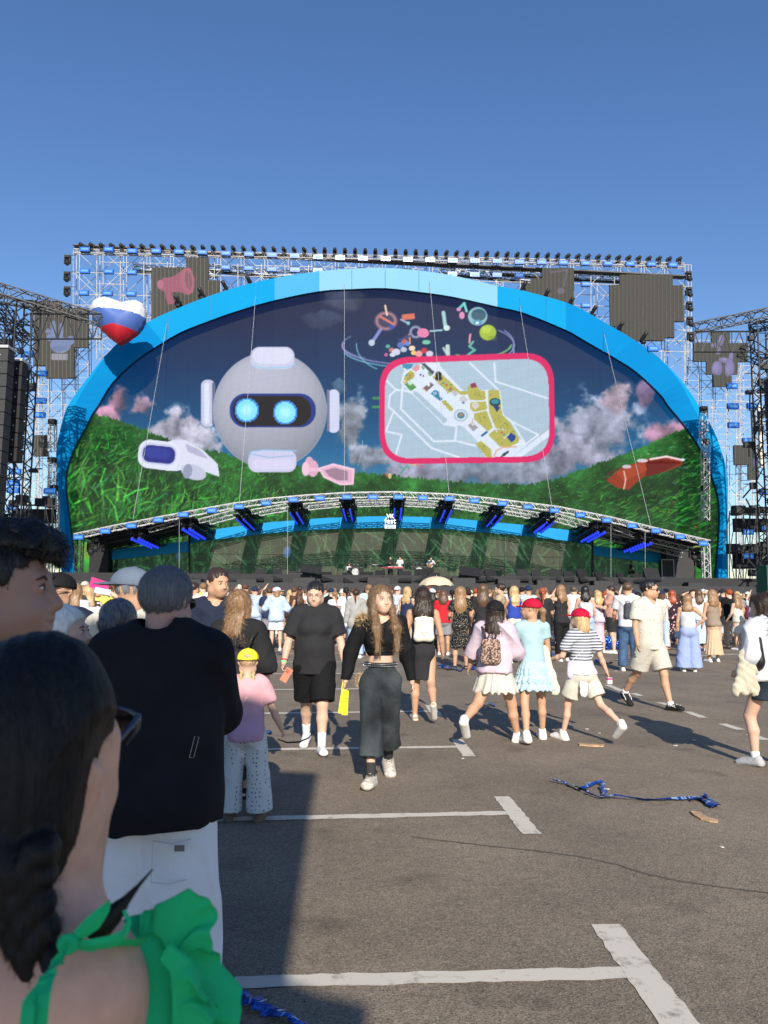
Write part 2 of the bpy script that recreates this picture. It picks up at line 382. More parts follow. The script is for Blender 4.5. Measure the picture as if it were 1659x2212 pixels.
    c.poly([(355,955),(400,950),(438,972),(470,1002),(474,1030),(440,1018),(420,1008),(380,1018),(350,1015)], (205,208,228)); c.poly([(400,958),(432,972),(452,992),(425,984),(405,975)], (168,170,196))
    c.ell(418, 1020, 28, 16, (182,186,208), rot=.3); c.ell(405, 1018, 10, 16, (140,146,172), rot=.2)
    c.rrect(298, 952, 388, 1014, 24, (212,214,234), rot=.12); c.rrect(303, 958, 382, 1004, 20, (190,194,220), rot=.12); c.rrect(308, 963, 378, 1000, 15, (38,46,128), rot=.1); c.rrect(314, 968, 366, 990, 10, (52,66,156), .6, rot=.1)
    # pink toy
    for (x, y, r) in ((662,1012,10),(676,1012,12),(668,1000,9)): c.ell(x, y, r, r*1.5, (208,160,186)); 
    c.ell(660, 1013, 8, 15, (226,186,206)); c.line(668, 1014, 705, 1016, 7, (222,180,202)); c.poly([(690,1012),(720,1002),(764,1014),(762,1044),(735,1046),(700,1030)], (214,166,192)); c.poly([(702,1016),(722,1010),(752,1018),(752,1038),(730,1038),(710,1028)], (150,120,140)); c.path([(690,1012),(720,1003),(764,1014),(762,1045),(735,1046),(700,1030),(690,1012)], 4, (232,192,210))
    # skateboard on the right hill
    c.ell(1400, 1050, 80, 14, (20,48,24), .6, rot=-.3, soft=.4)
    c.poly([(1310,1038),(1340,1012),(1400,990),(1440,988),(1475,994),(1474,1004),(1440,1018),(1390,1030),(1358,1058),(1330,1052)], (140,52,34)); c.poly([(1395,996),(1440,992),(1472,1000),(1432,1020),(1396,1030)], (100,28,24)); c.poly([(1330,1020),(1392,995),(1398,1015),(1350,1040)], (158,64,40))
    c.path([(1405,992),(1440,986),(1476,994)], 4, (232,210,214)); c.path([(1310,1035),(1316,1022),(1340,1010)], 3, (90,40,40)); c.path([(1348,1018),(1352,1036),(1348,1056)], 2.5, (225,190,170)); c.ell(1354,1008,10,4,(190,180,190)); c.ell(1388,995,12,4,(200,190,200)); c.ell(1475,993,5,3,(200,220,230))
    # swoosh rings
    def arc(cx, cy, rx, ry, a0, a1, wd, colr, al):
        pts = [(cx+rx*math.cos(t), cy+ry*math.sin(t)) for t in np.linspace(a0, a1, 40)]; c.path(pts, wd, colr, al)
    arc(925, 745, 186, 42, 2.4, 3.6, 3, (130,140,180), .35); arc(905, 748, 165, 40, 1.75, 3.35, 3.5, (150,140,196), .5); arc(900, 752, 160, 42, 1.8, 2.9, 3, (110,170,196), .6); arc(925, 745, 186, 55, -.62, .6, 3, (140,150,190), .5)
    arc(1030, 740, 76, 32, .15, 2.2, 4, (120,180,110), .55); arc(940, 742, 170, 60, -.5, .15, 3, (130,136,190), .45); arc(860, 745, 90, 60, 2.1, 3.2, 2.2, (110,180,200), .6); arc(1020,760,90,45,-.2,1.3,3.5,(150,150,200),.5)
    # floating toys
    c.ell(834,693,20,17,(170,120,130),1,ring=.35); c.ell(834,693,14,12,(60,60,90)); c.line(822,684,850,700,5,(196,110,100)); c.ell(846,706,6,5,(50,70,170)); c.line(832,660,836,680,4,(220,190,170)); c.line(822,712,806,736,7,(120,130,190)); c.ell(803,740,7,7,(170,185,205))
    c.rrect(868,678,896,690,2,(196,104,84),rot=-.1); c.line(866,690,882,698,4,(150,160,190)); c.ell(882,698,4,4,(120,180,190)); c.ell(898,717,11,11,(150,160,190),1,ring=.4); c.ell(914,719,13,10,(208,120,160),rot=.1); c.line(958,675,962,705,8,(150,190,190)); c.ell(965,708,7,6,(190,215,215)); c.line(930,715,955,713,4,(140,190,200))
    c.ell(921,739,9,5,(110,180,160)); c.line(990,668,1003,655,6,(90,190,180)); c.line(1003,655,1008,672,5,(120,200,190)); c.ell(991,668,5,4,(200,130,180)); c.ell(998,681,6,8,(205,130,170)); c.ell(1032,683,21,20,(128,170,180)); c.ell(1034,680,16,13,(58,90,110)); c.ell(1032,696,9,6,(80,140,180)); c.ell(1031,697,4,3,(210,230,235))
    c.ell(1054,718,18,17,(150,176,58)); c.ell(1050,712,10,8,(178,200,80),.8,soft=.5); c.ell(1064,730,9,5,(110,130,50),.5,soft=.6); c.path([(1016,722),(1014,740)],4,(215,140,150)); c.path([(1022,738),(1014,748),(1026,756),(1014,764),(1006,770)],5,(90,165,150)); c.path([(958,752),(964,762),(970,768)],5,(170,185,180)); c.line(967,748,968,768,9,(180,196,196))
    for (x,y,r,cc) in ((838,748,5,(80,160,150)),(846,756,6,(190,110,110)),(856,760,9,(190,196,215)),(866,745,8,(80,110,180)),(874,738,7,(180,90,90)),(880,742,6,(90,130,200)),(890,752,7,(220,200,170)),(894,762,6,(220,190,90)),(905,764,8,(220,150,150)),(916,757,7,(180,50,70)),(928,764,8,(190,190,210)),(848,766,6,(190,200,220)),(872,755,7,(170,180,200)),(882,728,8,(60,60,70)),(834,766,4,(200,90,150))): c.ell(x, y, r, r*.8, cc)
    c.line(884,722,886,742,3,(210,140,110)); c.line(862,735,886,725,4,(60,70,120))
    # small things under the map
    c.path([(862,1008),(872,1012),(866,1022),(880,1006),(884,1012)],3.5,(90,150,140)); c.ell(893,1001,11,4,(200,196,120)); c.line(900,1004,915,1008,3,(190,80,110)); c.ell(842,1028,4,6,(196,180,130)); c.line(833,1024,838,1030,3,(190,90,80))
    for x in (783, 893, 1001): c.path([(x,952),(x-1,975),(x-10,1006)],1.6,(150,185,200),.5); c.path([(x,952),(x+2,975),(x+12,1006)],1.6,(150,185,200),.5)
    c.rrect(804,857,824,863,3,(60,150,80),.8); c.rrect(803,876,824,882,3,(60,150,80),.8)
    # map card
    def blob(pts, al=1.0, col=(0,0,0), ex=0): c.poly(pts, col, al)
    def rr(corners, r):       # rounded quad outline as polygon
        out = []
        for i in range(4):
            p0 = Vector(corners[i-1]).to_2d() if False else Vector((*corners[i-1],0)); p = Vector((*corners[i],0)); p1 = Vector((*corners[(i+1)%4],0))
            a = p+(p0-p).normalized()*r; b_ = p+(p1-p).normalized()*r
            for t in np.linspace(0, 1, 14): q = a*(1-t)**2+p*2*t*(1-t)+b_*t*t; out.append((q.x, q.y))
        return out
    outer = rr([(819,773),(1196,760),(1200,998),(820,1003)], 68); inner = rr([(831,786),(1184,773),(1188,985),(832,991)], 58)
    c.poly(outer, (206,34,98)); c.poly(inner, (160,183,200))
    keep = c.a.copy(); wI = c.win(800, 740, 1220, 1020); mI = np.zeros((h, w)); mI[wI] = c.pmask(inner, wI)
    T = lambda x, y: (816.5+x*.2422, 745.2+y*.2422)      # coordinates read on an enlargement of the card
    W_ = (204,215,230)
    def road(p, wd): c.path([T(*q) for q in p], wd, W_)
    def area(p, cc): c.poly([T(*q) for q in p], cc)
    area([(230,240),(420,150),(530,160),(760,410),(970,400),(1090,400),(1120,630),(1260,830),(1330,890),(1200,1000),(960,1000),(880,860),(740,720),(620,700),(580,700),(200,340)], W_)
    for p, wd in (([(60,300),(160,400),(215,405),(250,230),(200,160)],4),([(160,400),(105,450),(95,550),(140,590),(70,770)],4),([(140,590),(480,920),(720,1000)],4.5),([(215,405),(205,570),(500,860),(700,855),(870,900)],4.5),([(215,400),(330,430),(590,705),(700,720),(690,855)],5),([(70,770),(212,800),(160,975)],4),([(820,160),(1070,395)],4),([(1038,160),(1050,325),(1530,480)],4),([(540,160),(540,230),(750,410)],5),([(1190,680),(1430,800),(1310,890)],4),([(1120,630),(1190,680),(1320,890)],4),([(1530,780),(1240,1000)],12)): road(p, wd)
    area([(320,410),(350,415),(615,660),(612,690),(585,695),(318,440)], (160,182,200)); area([(720,735),(770,735),(880,850),(860,880),(705,850)], (168,190,206))
    YG = (170,166,84)
    area([(220,330),(240,270),(290,225),(328,250),(322,290),(235,345)], YG); area([(485,285),(520,262),(580,265),(730,410),(800,412),(800,370),(850,345),(895,375),(900,400),(955,410),(962,480),(940,492),(820,490),(800,440),(740,445),(690,410),(625,428)], YG)
    area([(570,495),(600,490),(675,570),(660,590),(640,585),(568,510)], YG); area([(825,510),(960,502),(975,560),(960,580),(850,597),(820,560)], YG); area([(860,610),(970,585),(1025,735),(980,770),(855,660)], YG)
    area([(972,405),(1080,400),(1110,620),(1170,680),(1260,835),(1255,870),(1180,905),(1085,905),(985,800),(1045,745),(985,600)], YG); area([(870,880),(920,855),(1010,930),(1015,1000),(970,1000)], YG)
    road([(975,400),(985,600),(1045,745),(985,790)],3); road([(1045,745),(1130,755),(1165,800),(1130,830),(1080,800),(1045,745)],2)
    r2 = np.random.default_rng(5)
    for k in range(90):
        x, y = r2.choice([(560,330),(640,400),(880,450),(1030,430),(1060,650),(930,660),(1130,720),(1080,850),(930,930),(620,530),(1190,800),(280,280)]); px, py = T(x+r2.uniform(-35,35), y+r2.uniform(-35,35)); c.ell(px, py, 1.1, 1.3, (96,122,62), .8)
    area([(210,165),(315,165),(300,205),(260,215),(220,200)], (58,132,168)); area([(300,215),(345,175),(375,185),(370,215),(340,240)], (206,140,150)); area([(385,165),(415,160),(505,240),(485,265)], (66,74,84)); area([(380,190),(400,185),(420,210),(400,220)], (110,150,100)); area([(440,245),(460,240),(480,265),(465,280)], (110,150,100))
    area([(510,255),(540,230),(570,250),(565,280),(515,280)], (30,32,36)); c.ell(*T(540,297), 8, 5, (38,40,46)); area([(235,350),(290,320),(345,380),(290,410)], (78,140,72)); c.ell(*T(288,340), 5, 4.5, (190,205,200)); area([(402,380),(470,332),(500,355),(435,415)], (110,98,104)); area([(402,380),(435,405),(435,418),(402,395)], (196,140,110)); c.ell(*T(452,352), 3, 4, (225,220,225))
    area([(468,432),(510,397),(545,420),(548,455),(580,480),(555,500),(510,465)], (44,120,156)); c.ell(*T(508,430), 3.6, 3.4, W_); c.ell(*T(508,430), 1.8, 1.8, (44,110,150)); area([(650,415),(680,402),(715,435),(685,460)], (176,176,184)); area([(730,460),(770,448),(805,490),(760,520),(725,490)], (190,188,192)); area([(745,510),(765,505),(775,520),(760,525)], (60,90,160)); area([(822,345),(870,335),(885,375),(835,385)], (130,52,92)); area([(835,520),(880,508),(910,540),(870,580),(838,550)], (196,190,184))
    c.ell(*T(740,627), 15.5, 13.5, (160,178,196)); c.ell(*T(740,627), 11.5, 10, W_); c.ell(*T(740,627), 8.3, 7.2, (58,120,140)); c.ell(*T(740,622), 5, 4, (150,126,100)); c.ell(*T(1045,510), 12, 9, (30,52,66)); c.ell(*T(1045,505), 9, 5.5, (50,134,150)); area([(1020,540),(1060,535),(1090,560),(1060,600),(1045,570)], (38,60,110))
    area([(802,715),(840,685),(895,735),(850,772)], (150,146,152)); area([(825,700),(845,680),(868,700),(850,725)], (196,192,196)); c.line(*T(843,655), *T(843,690), 1.2, (196,110,120)); area([(915,805),(970,765),(985,775),(930,820)], (46,100,140)); area([(1150,820),(1185,782),(1230,810),(1225,840),(1190,870)], (28,64,136)); c.ell(*T(1110,790), 12, 8, YG)
    for (x,y,cc) in ((255,270,(60,140,150)),(285,275,(200,60,70)),(235,320,(230,220,210)),(380,265,(50,90,140)),(405,275,(190,40,80)),(610,355,(200,50,60)),(585,340,(60,120,170)),(650,355,(80,140,80)),(640,400,(60,110,160)),(650,385,(200,60,60)),(1105,780,(200,60,60)),(1125,800,(60,140,150))): c.ell(*T(x,y), 2.2, 2.2, cc)
    c.path([T(1035,990),T(1060,940),T(1110,912),T(1190,910),T(1235,905)], 3, (206,160,130)); area([(1090,1000),(1120,965),(1165,940),(1170,955),(1130,990)], (46,60,66))
    c.a[:] = np.where(((mI > .5) | (np.abs(X-1010) > 215) | (Y < 740) | (Y > 1022))[..., None], c.a, keep)
    led = (1+.035*np.sin(Y*2.2))[..., None]; c.a[:] = np.where((mI > .5)[..., None], c.a*led, c.a)
    # round robot head
    cx, cy, rx, ry = 583, 886, 123, 126
    c.rrect(434, 820, 464, 922, 13, (184,188,214)); c.rrect(441, 826, 452, 916, 6, (208,212,232)); c.rrect(458, 826, 464, 918, 3, (96,100,130)); c.rrect(708, 841, 733, 935, 12, (196,200,226)); c.rrect(706, 841, 712, 932, 3, (110,112,140))
    c.ell(cx, cy, rx, ry, (184,188,208), soft=.012)
    wv = c.win(cx-rx, cy-ry, cx+rx, cy+ry); u = (c.X[wv]-cx)/rx; v = (c.Y[wv]-cy)/ry; dd = u*u+v*v; nz = np.sqrt(np.clip(1-dd, 0, 1))
    shade = .64+.22*np.clip(nz*.6-v*.45+u*-.15+.25, 0, 1.2); m = np.clip((1-np.sqrt(dd))/.012, 0, 1)
    cc = np.stack([shade*200/255, shade*204/255, shade*224/255], -1); c.a[wv] = c.a[wv]*(1-m[..., None])+cc*m[..., None]
    rim = np.clip((np.sqrt(dd)-.9)*10, 0, 1)*m*.18; c.a[wv] = c.a[wv]*(1-rim[..., None])+np.array((.45,.47,.6))*rim[..., None]
    c.rrect(541, 749, 636, 797, 20, (190,192,218)); c.rrect(546, 751, 631, 786, 18, (204,206,228)); c.path([(544,790),(570,795),(620,793),(637,786)], 2.5, (150,190,222)); c.rrect(536, 973, 640, 1020, 18, (194,192,222)); c.path([(538,990),(542,976),(570,972),(640,974)], 2.5, (140,186,220)); c.path([(545,981),(580,988),(634,984)],2,(130,170,205)); c.rrect(545, 992, 634, 1014, 10, (206,202,230), .7)
    c.rrect(496, 850, 682, 923, 34, (30,52,128)); c.rrect(503, 855, 672, 920, 30, (30,26,34))
    for ex, ey in ((533, 886), (616, 891)):
        w_ = c.win(ex-30, ey-30, ex+30, ey+30); qx = np.round((c.X[w_]-ex)/3)*3; qy = np.round((c.Y[w_]-ey)/3)*3; r = np.hypot(qx, qy); c.put(w_, (r < 26)*1.0, (60,130,210)); c.put(w_, (r < 22)*1.0, (126,214,246)); c.put(w_, np.clip(1-r/16, 0, .6), (190,240,250))
    lines = (1+.03*np.sin(Y*1.9)+.012*np.sin(X*2.9))[..., None]; c.a *= lines
    c.a += (c.rng.random((h, w, 1))-.5)*.02
    # sunlit look of the central facets, painted into the screen colours
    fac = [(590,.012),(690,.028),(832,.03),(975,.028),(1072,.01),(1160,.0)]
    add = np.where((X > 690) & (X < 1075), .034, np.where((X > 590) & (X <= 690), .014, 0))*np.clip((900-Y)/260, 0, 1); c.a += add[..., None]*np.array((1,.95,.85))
    vx = np.zeros(w)
    for q in range(130, 1590, 46): vx[max(0, q-110)] = -.02
    c.a += vx[None, :, None]; c.a = np.clip(c.a, 0, 1); return c

def paint_low():
    rng = np.random.default_rng(11); c = Canvas(155, 1125, 1560, 1270, rng, 1.4); h, w = c.h, c.w
    c.a[:] = np.array((22,44,30))/255.*(.7+.8*fbm(h, w, 40, rng, 4)[..., None])
    for k in range(1150):
        x = rng.uniform(155, 1560); y = rng.uniform(1130, 1268); ln = rng.uniform(10, 46); a = rng.normal(-1.57, .8); b_ = rng.uniform(.5, 1.2); cg = np.array((64,128,76))/255.*b_
        px, py = x, y; wd = rng.uniform(1.2, 3.0); al = rng.uniform(.3, .8)
        for s_ in range(4):
            nx = px+math.cos(a)*ln/4; ny = py+math.sin(a)*ln/4; c.line(px, py, nx, ny, wd*(1-s_*.18), cg, al); px, py = nx, ny; a += rng.uniform(-.25, .25)
    for k in range(30): c.line(*(lambda x, y: (x, y, x+rng.uniform(14,50), y+rng.uniform(20,45)))(rng.uniform(420,1280), rng.uniform(1140,1200)), 1.6, (140,180,140), .6)
    c.ell(620, 1192, 8, 12, (70,120,190), .7, soft=.4); c.ell(385, 1200, 5, 9, (70,110,170), .5, soft=.5)
    m = np.clip((c.X-1440)/60, 0, 1)+np.clip((215-c.X)/20, 0, 1); gg = fbm(h, w, 30, rng, 4, 2.0)[..., None]; c.a = c.a*(1-m[..., None])+(np.array((40,120,40))/255.*(.4+1.1*gg))*m[..., None]
    c.ell(185,1190,12,18,(110,140,40),.7,soft=.6); c.ell(1500,1180,16,12,(170,130,50),.6,soft=.7); return c

def led_mat(name, base, rough=.55, k=.88):
    m, nt, b = new_mat(name); at = N(nt, 'ShaderNodeAttribute', attribute_name='led'); b.inputs['Base Color'].default_value = (*base, 1); b.inputs['Roughness'].default_value = rough; b.inputs['Specular IOR Level'].default_value = .03
    nt.links.new(at.outputs['Color'], b.inputs['Emission Color']); b.inputs['Emission Strength'].default_value = k; return m
def led_wall(name, poly, Y, canvas, material, step, parent, sub=(0,0,0), back=.35):
    """flat LED wall: fine grid on the stage plane Y, cut to the outline poly (pixels), with a back plate"""
    ps = [P(x, y, Y) for x, y in poly]; xs = [p.x for p in ps]; zs = [p.z for p in ps]
    nx = int((max(xs)-min(xs))/step)+1; nz = int((max(zs)-min(zs))/step)+1
    gx = np.linspace(min(xs), max(xs), nx); gz = np.linspace(min(zs), max(zs), nz)
    GX, GZ = np.meshgrid(gx, gz); GY = Y+SK*GX
    ox = GX-CAM.x; oy = GY-CAM.y; oz = GZ-CAM.z
    dep = ox*fw.x+oy*fw.y+oz*fw.z; px = 829.5+FPX*(ox*rt.x+oy*rt.y+oz*rt.z)/dep; py = 1106-FPX*(ox*up.x+oy*up.y+oz*up.z)/dep
    cxm = (px[:-1, :-1]+px[1:, 1:])/2; cym = (py[:-1, :-1]+py[1:, 1:])/2
    ins = np.zeros(cxm.shape, bool); n = len(poly); j = n-1
    for i in range(n):
        xi, yi = poly[i]; xj, yj = poly[j]
        if yi != yj: ins ^= ((yi > cym) != (yj > cym)) & (cxm < (xj-xi)*(cym-yi)/(yj-yi)+xi)
        j = i
    idx = np.arange(nx*nz).reshape(nz, nx); f = np.stack([idx[:-1, :-1], idx[:-1, 1:], idx[1:, 1:], idx[1:, :-1]], -1)[ins]
    used = np.unique(f); rem = -np.ones(nx*nz, int); rem[used] = np.arange(len(used)); f = rem[f]
    v = np.stack([GX.ravel(), GY.ravel(), GZ.ravel()], -1)[used]; cs = np.clip(lin(canvas.sample(px.ravel()[used], py.ravel()[used]))-np.array(sub), 0, 1)
    o = mesh_obj(name, v, f, material, parent, False); ca = o.data.color_attributes.new('led', 'FLOAT_COLOR', 'POINT')
    ca.data.foreach_set('color', np.concatenate([cs, np.ones((len(cs), 1))], 1).astype(np.float32).ravel()); return o
def slab(poly, Y0, Y1, name, m, parent=None):
    mb = MB(); n = len(poly); a = [P(x, y, Y0) for x, y in poly]; b_ = [Vector((p.x, p.y+(Y1-Y0), p.z)) for p in a]
    mb.add(a+b_, [tuple(range(n))]+[tuple(range(2*n-1, n-1, -1))]+[(i, n+i, n+(i+1)%n, (i+1)%n) for i in range(n)]); return mb.build(name, m, parent)
# ================================================================ stage
ORD = ['first','second','third','fourth','fifth','sixth','seventh','eighth','ninth','tenth','eleventh','twelfth']
def ordn(i): 
    if i < 12: return ORD[i]
    k = i+1; return '%d%s' % (k, 'th' if 10 <= k % 100 <= 20 else {1:'st',2:'nd',3:'rd'}.get(k % 10, 'th'))
YA, YS, YL = 72.0, 73.1, 72.5
OUT = [(134,1290),(130,1165),(128,1093),(121,1033),(121,973),(130,927),(137,899),(151,868),(193,811),(246,748),(316,697),(392,662),(455,638),(518.6,618),(593,600),(689.7,585.6),(760,580),(832,578.5),(905,584),(979.8,595),(1074.7,617),(1134,628.5),(1222.6,653),(1272,676),(1310,698.6),(1370.4,734),(1425.8,774),(1474.6,824.6),(1504.8,868),(1541.8,928.6),(1560,979),(1570.3,1019),(1572,1090),(1573,1170),(1573.7,1295)]
INN = [(168,1290),(158,1200),(147.7,1121),(140,1036.5),(155,977),(183,924),(197,895.7),(211,875),(242.6,825),(295,776),(351.6,739),(392,716),(455,691),(518.6,669),(593,648),(689.7,628.5),(760,624),(832,622),(905,630),(979.8,640.8),(1074.7,662),(1134,676),(1222.6,712),(1250,727),(1273,740.6),(1326,771),(1375.4,802.8),(1427.5,851.5),(1444,875),(1479.6,918.5),(1518,975.6),(1541.8,1036),(1555,1090),(1553.5,1170.5),(1541.8,1295)]
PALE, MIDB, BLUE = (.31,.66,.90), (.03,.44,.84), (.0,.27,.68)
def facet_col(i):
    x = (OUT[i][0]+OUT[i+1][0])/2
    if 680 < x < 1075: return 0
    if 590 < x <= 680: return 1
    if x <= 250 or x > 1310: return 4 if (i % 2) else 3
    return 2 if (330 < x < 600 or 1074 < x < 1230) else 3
arch = empty('stage_arch', (0, YA, 0), 0, 'huge faceted blue arch framing the giant screen', 'stage arch')
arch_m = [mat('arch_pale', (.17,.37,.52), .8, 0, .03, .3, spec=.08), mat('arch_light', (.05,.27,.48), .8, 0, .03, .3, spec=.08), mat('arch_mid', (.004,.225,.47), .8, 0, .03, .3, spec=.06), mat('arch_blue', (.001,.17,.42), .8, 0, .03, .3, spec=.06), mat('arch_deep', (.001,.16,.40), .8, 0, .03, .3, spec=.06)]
ma = MB(); mb2 = MB(); off = Vector((0, YA, 0))
def dens(L, k=3):
    o = []
    for i in range(len(L)-1):
        p0, p1, p2, p3 = L[max(i-1,0)], L[i], L[i+1], L[min(i+2,len(L)-1)]
        for s_ in range(k):
            t = s_/k; o.append(tuple(.5*(2*p1[a]+(p2[a]-p0[a])*t+(2*p0[a]-5*p1[a]+4*p2[a]-p3[a])*t*t+(3*p1[a]-p0[a]-3*p2[a]+p3[a])*t**3) for a in (0,1)))
    return o+[L[-1]]
OD, ID = dens(OUT), dens(INN)
RT = np.interp(np.arange(len(OD))/3, [0,1,2,3,4,5,6,7,8,9,26,27,28,29,30,31,32,33,34], [.45,.4,.5,.55,.45,.38,.32,.22,.12,0,0,.1,.2,.3,.42,.5,.5,.55,.5])
YO = np.interp(np.arange(len(OD))/3, [0,2,4,6,9,26,29,31,33,34], [0,.35,.6,.4,0,0,.4,.6,.3,0])
for i in range(len(OD)-1):
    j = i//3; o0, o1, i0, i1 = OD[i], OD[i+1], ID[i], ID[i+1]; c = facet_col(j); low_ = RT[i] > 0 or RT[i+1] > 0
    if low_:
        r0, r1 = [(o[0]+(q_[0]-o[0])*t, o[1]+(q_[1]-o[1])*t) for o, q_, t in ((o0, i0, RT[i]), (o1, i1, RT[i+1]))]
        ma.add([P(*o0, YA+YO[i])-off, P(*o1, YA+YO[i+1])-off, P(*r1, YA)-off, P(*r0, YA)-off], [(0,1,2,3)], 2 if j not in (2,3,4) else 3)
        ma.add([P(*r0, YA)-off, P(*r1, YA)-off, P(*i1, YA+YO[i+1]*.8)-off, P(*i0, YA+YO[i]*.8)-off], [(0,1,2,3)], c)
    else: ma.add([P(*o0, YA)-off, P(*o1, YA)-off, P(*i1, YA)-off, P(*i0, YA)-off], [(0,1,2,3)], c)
    for (a, b_, yy0, yy1, dp) in ((i0, i1, YO[i]*.8, YO[i+1]*.8, .5), (o0, o1, YO[i], YO[i+1], 1.6)):
        p, q = P(*a, YA+yy0)-off, P(*b_, YA+yy1)-off; mb2.add([p+Vector((0,.01,0)), q+Vector((0,.01,0)), q+Vector((0,dp,0)), p+Vector((0,dp,0))], [(0,1,2,3)])
ma.build('front_panel', arch_m, arch); mb2.build('side_return', mat('arch_shade_blue', (.008,.05,.14), .6), arch)  # returns in a darker arch blue, their shade put into the colour
for x, ya, yb in ((832,580,620),(1123,640,672),(552,615,655),(364,682,722),(1303,700,760),(455,640,689),(760,582,622),(905,585,628),(1180,643,693)):
    seams = MB(); seams.tube(P(x, ya, YA-.02)-off, P(x, yb, YA-.02)-off, .025, 3); seams.build('seam', mat('seam_blue', (.005,.13,.3), .6), arch)

screen = empty('led_screen', (0,0,0), 0, 'giant LED screen inside the blue arch showing a robot head and a map', 'screen')
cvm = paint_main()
IN2 = [(x+(6 if 300 < x < 1400 else 0)*0, y) for x, y in INN]
mid_poly = [(x + (-14 if x < 700 else 14), y-(26 if y < 1000 else 6)) for x, y in INN]
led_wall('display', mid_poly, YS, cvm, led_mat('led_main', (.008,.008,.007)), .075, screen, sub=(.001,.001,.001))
slab([(x, y) for x, y in mid_poly], YS+.25, YS+.6, 'backing', M_BLK2, screen)

low = empty('stage_back_wall', (0,0,0), 0, 'low grey LED back wall of the stage showing blades of grass', 'screen')
cvl = paint_low(); lm = led_mat('led_low', (.052,.049,.040), .6, .8)
wallC = [(406,1172),(583,1150),(700,1143),(850,1140),(1000,1143),(1134,1157),(1283,1176),(1283,1272),(406,1272)]
led_wall('display', wallC, YL, cvl, lm, .1, low)
led_wall('display', [(241,1208),(406,1190),(406,1272),(241,1272)], YL-1.2, cvl, lm, .12, low)
led_wall('display', [(1283,1198),(1428,1215),(1428,1272),(1283,1272)], YL-1.2, cvl, lm, .12, low)
led_wall('display', [(168,1168),(200,1172),(200,1272),(168,1272)], YL-.6, cvl, led_mat('led_wing', (.02,.02,.02), .6, 1.1), .12, low)
led_wall('display', [(1432,1170),(1525,1180),(1525,1272),(1432,1272)], YL-.3, cvl, MATS.get('x') or bpy.data.materials['led_wing'], .12, low)
dbm = mat('bracket_dark', (.03,.035,.03), .7)
dd = MB()
for x in list(range(430, 1283, 60)): dd.tube(P(x, 1150, YL-.06), P(x, 1262, YL-.06), .02, 3)
for x in (316, 350, 1330, 1380): dd.tube(P(x, 1196, YL-1.26), P(x, 1262, YL-1.26), .02, 3)
for y in (1196, 1218, 1240): dd.tube(P(408, y, YL-.06), P(1282, y+8, YL-.06), .012, 3)
dd.build('panel_joint', dbm, low)
# band
band = empty('stage_fascia', (0,0,0), 0, 'light blue fabric fascia band along the top of the stage back wall', 'fascia')
def strip(top, bot, Y, name, m, dep=.35):
    pts = top+bot[::-1]; return slab(pts, Y, Y+dep, name, m, band)
MB_BAND = mat('band_blue', (.006,.25,.55), .65, 0, .06, 1.2, bump=.25, bscale=1.5, spec=.2)
strip([(406,1152),(495,1139),(583,1128),(700,1119),(797,1115.5),(850,1115),(960,1118),(1134,1134),(1220,1144),(1283,1154)], [(406,1174),(495,1162),(583,1151.5),(700,1143.5),(797,1140.5),(850,1140),(960,1142.5),(1134,1157.5),(1220,1168),(1283,1177)], YL-.5, 'centre_band', MB_BAND)
strip([(241,1186),(406,1169.5)], [(241,1209.5),(406,1191.5)], YL-1.9, 'side_band', MB_BAND)
strip([(1283,1179),(1428,1192.5)], [(1283,1199.5),(1428,1216.5)], YL-1.9, 'side_band', MB_BAND)
strip([(406,1152),(409,1152)], [(406,1262),(409,1262)], YL-1.7, 'edge_post', dbm)
strip([(1280,1154),(1283,1154)], [(1280,1262),(1283,1262)], YL-1.7, 'edge_post', dbm)

def text_obj(name, body, p, size, m, parent=None, depth=.03, rot=(math.pi/2,0,0), bold=0):
    cu = bpy.data.curves.new(name, 'FONT'); cu.body = body; cu.size = size; cu.extrude = depth; cu.offset = bold*size; cu.align_x = 'CENTER'; cu.align_y = 'CENTER'
    t = bpy.data.objects.new(name, cu); col.objects.link(t); t.rotation_euler = rot
    bpy.context.view_layer.update(); me = bpy.data.meshes.new_from_object(t.evaluated_get(bpy.context.evaluated_depsgraph_get())); bpy.data.objects.remove(t); bpy.data.curves.remove(cu)
    o = bpy.data.objects.new(name, me); col.objects.link(o); o.rotation_euler = rot; o.location = p; me.materials.clear(); me.materials.append(m)
    if parent is not None: o.parent = parent
    return o
M_SIGN = mat('sign_white', (.8,.82,.84), .5, 0, 0)
lg = empty('festival_logo', tuple(P(843,1127,62.5)), 0, 'white festival lettering with the year, fixed to the middle of the blue band', 'sign')
text_obj('lettering', 'VK', (0,0,.66), .72, M_SIGN, lg, .08, bold=.03); text_obj('lettering', 'fest', (0,0,.08), .98, M_SIGN, lg, .08, bold=.012)
lg.scale = (.66,.66,.66); lb = MB(); lb.box((0,.05,-.60), (1.35,.08,.46)); lb.build('year_plate', M_SIGN, lg); text_obj('lettering', '2025', (0,-.02,-.60), .48, mat('sign_blue', (.02,.2,.5), .6), lg, .03, bold=.02)

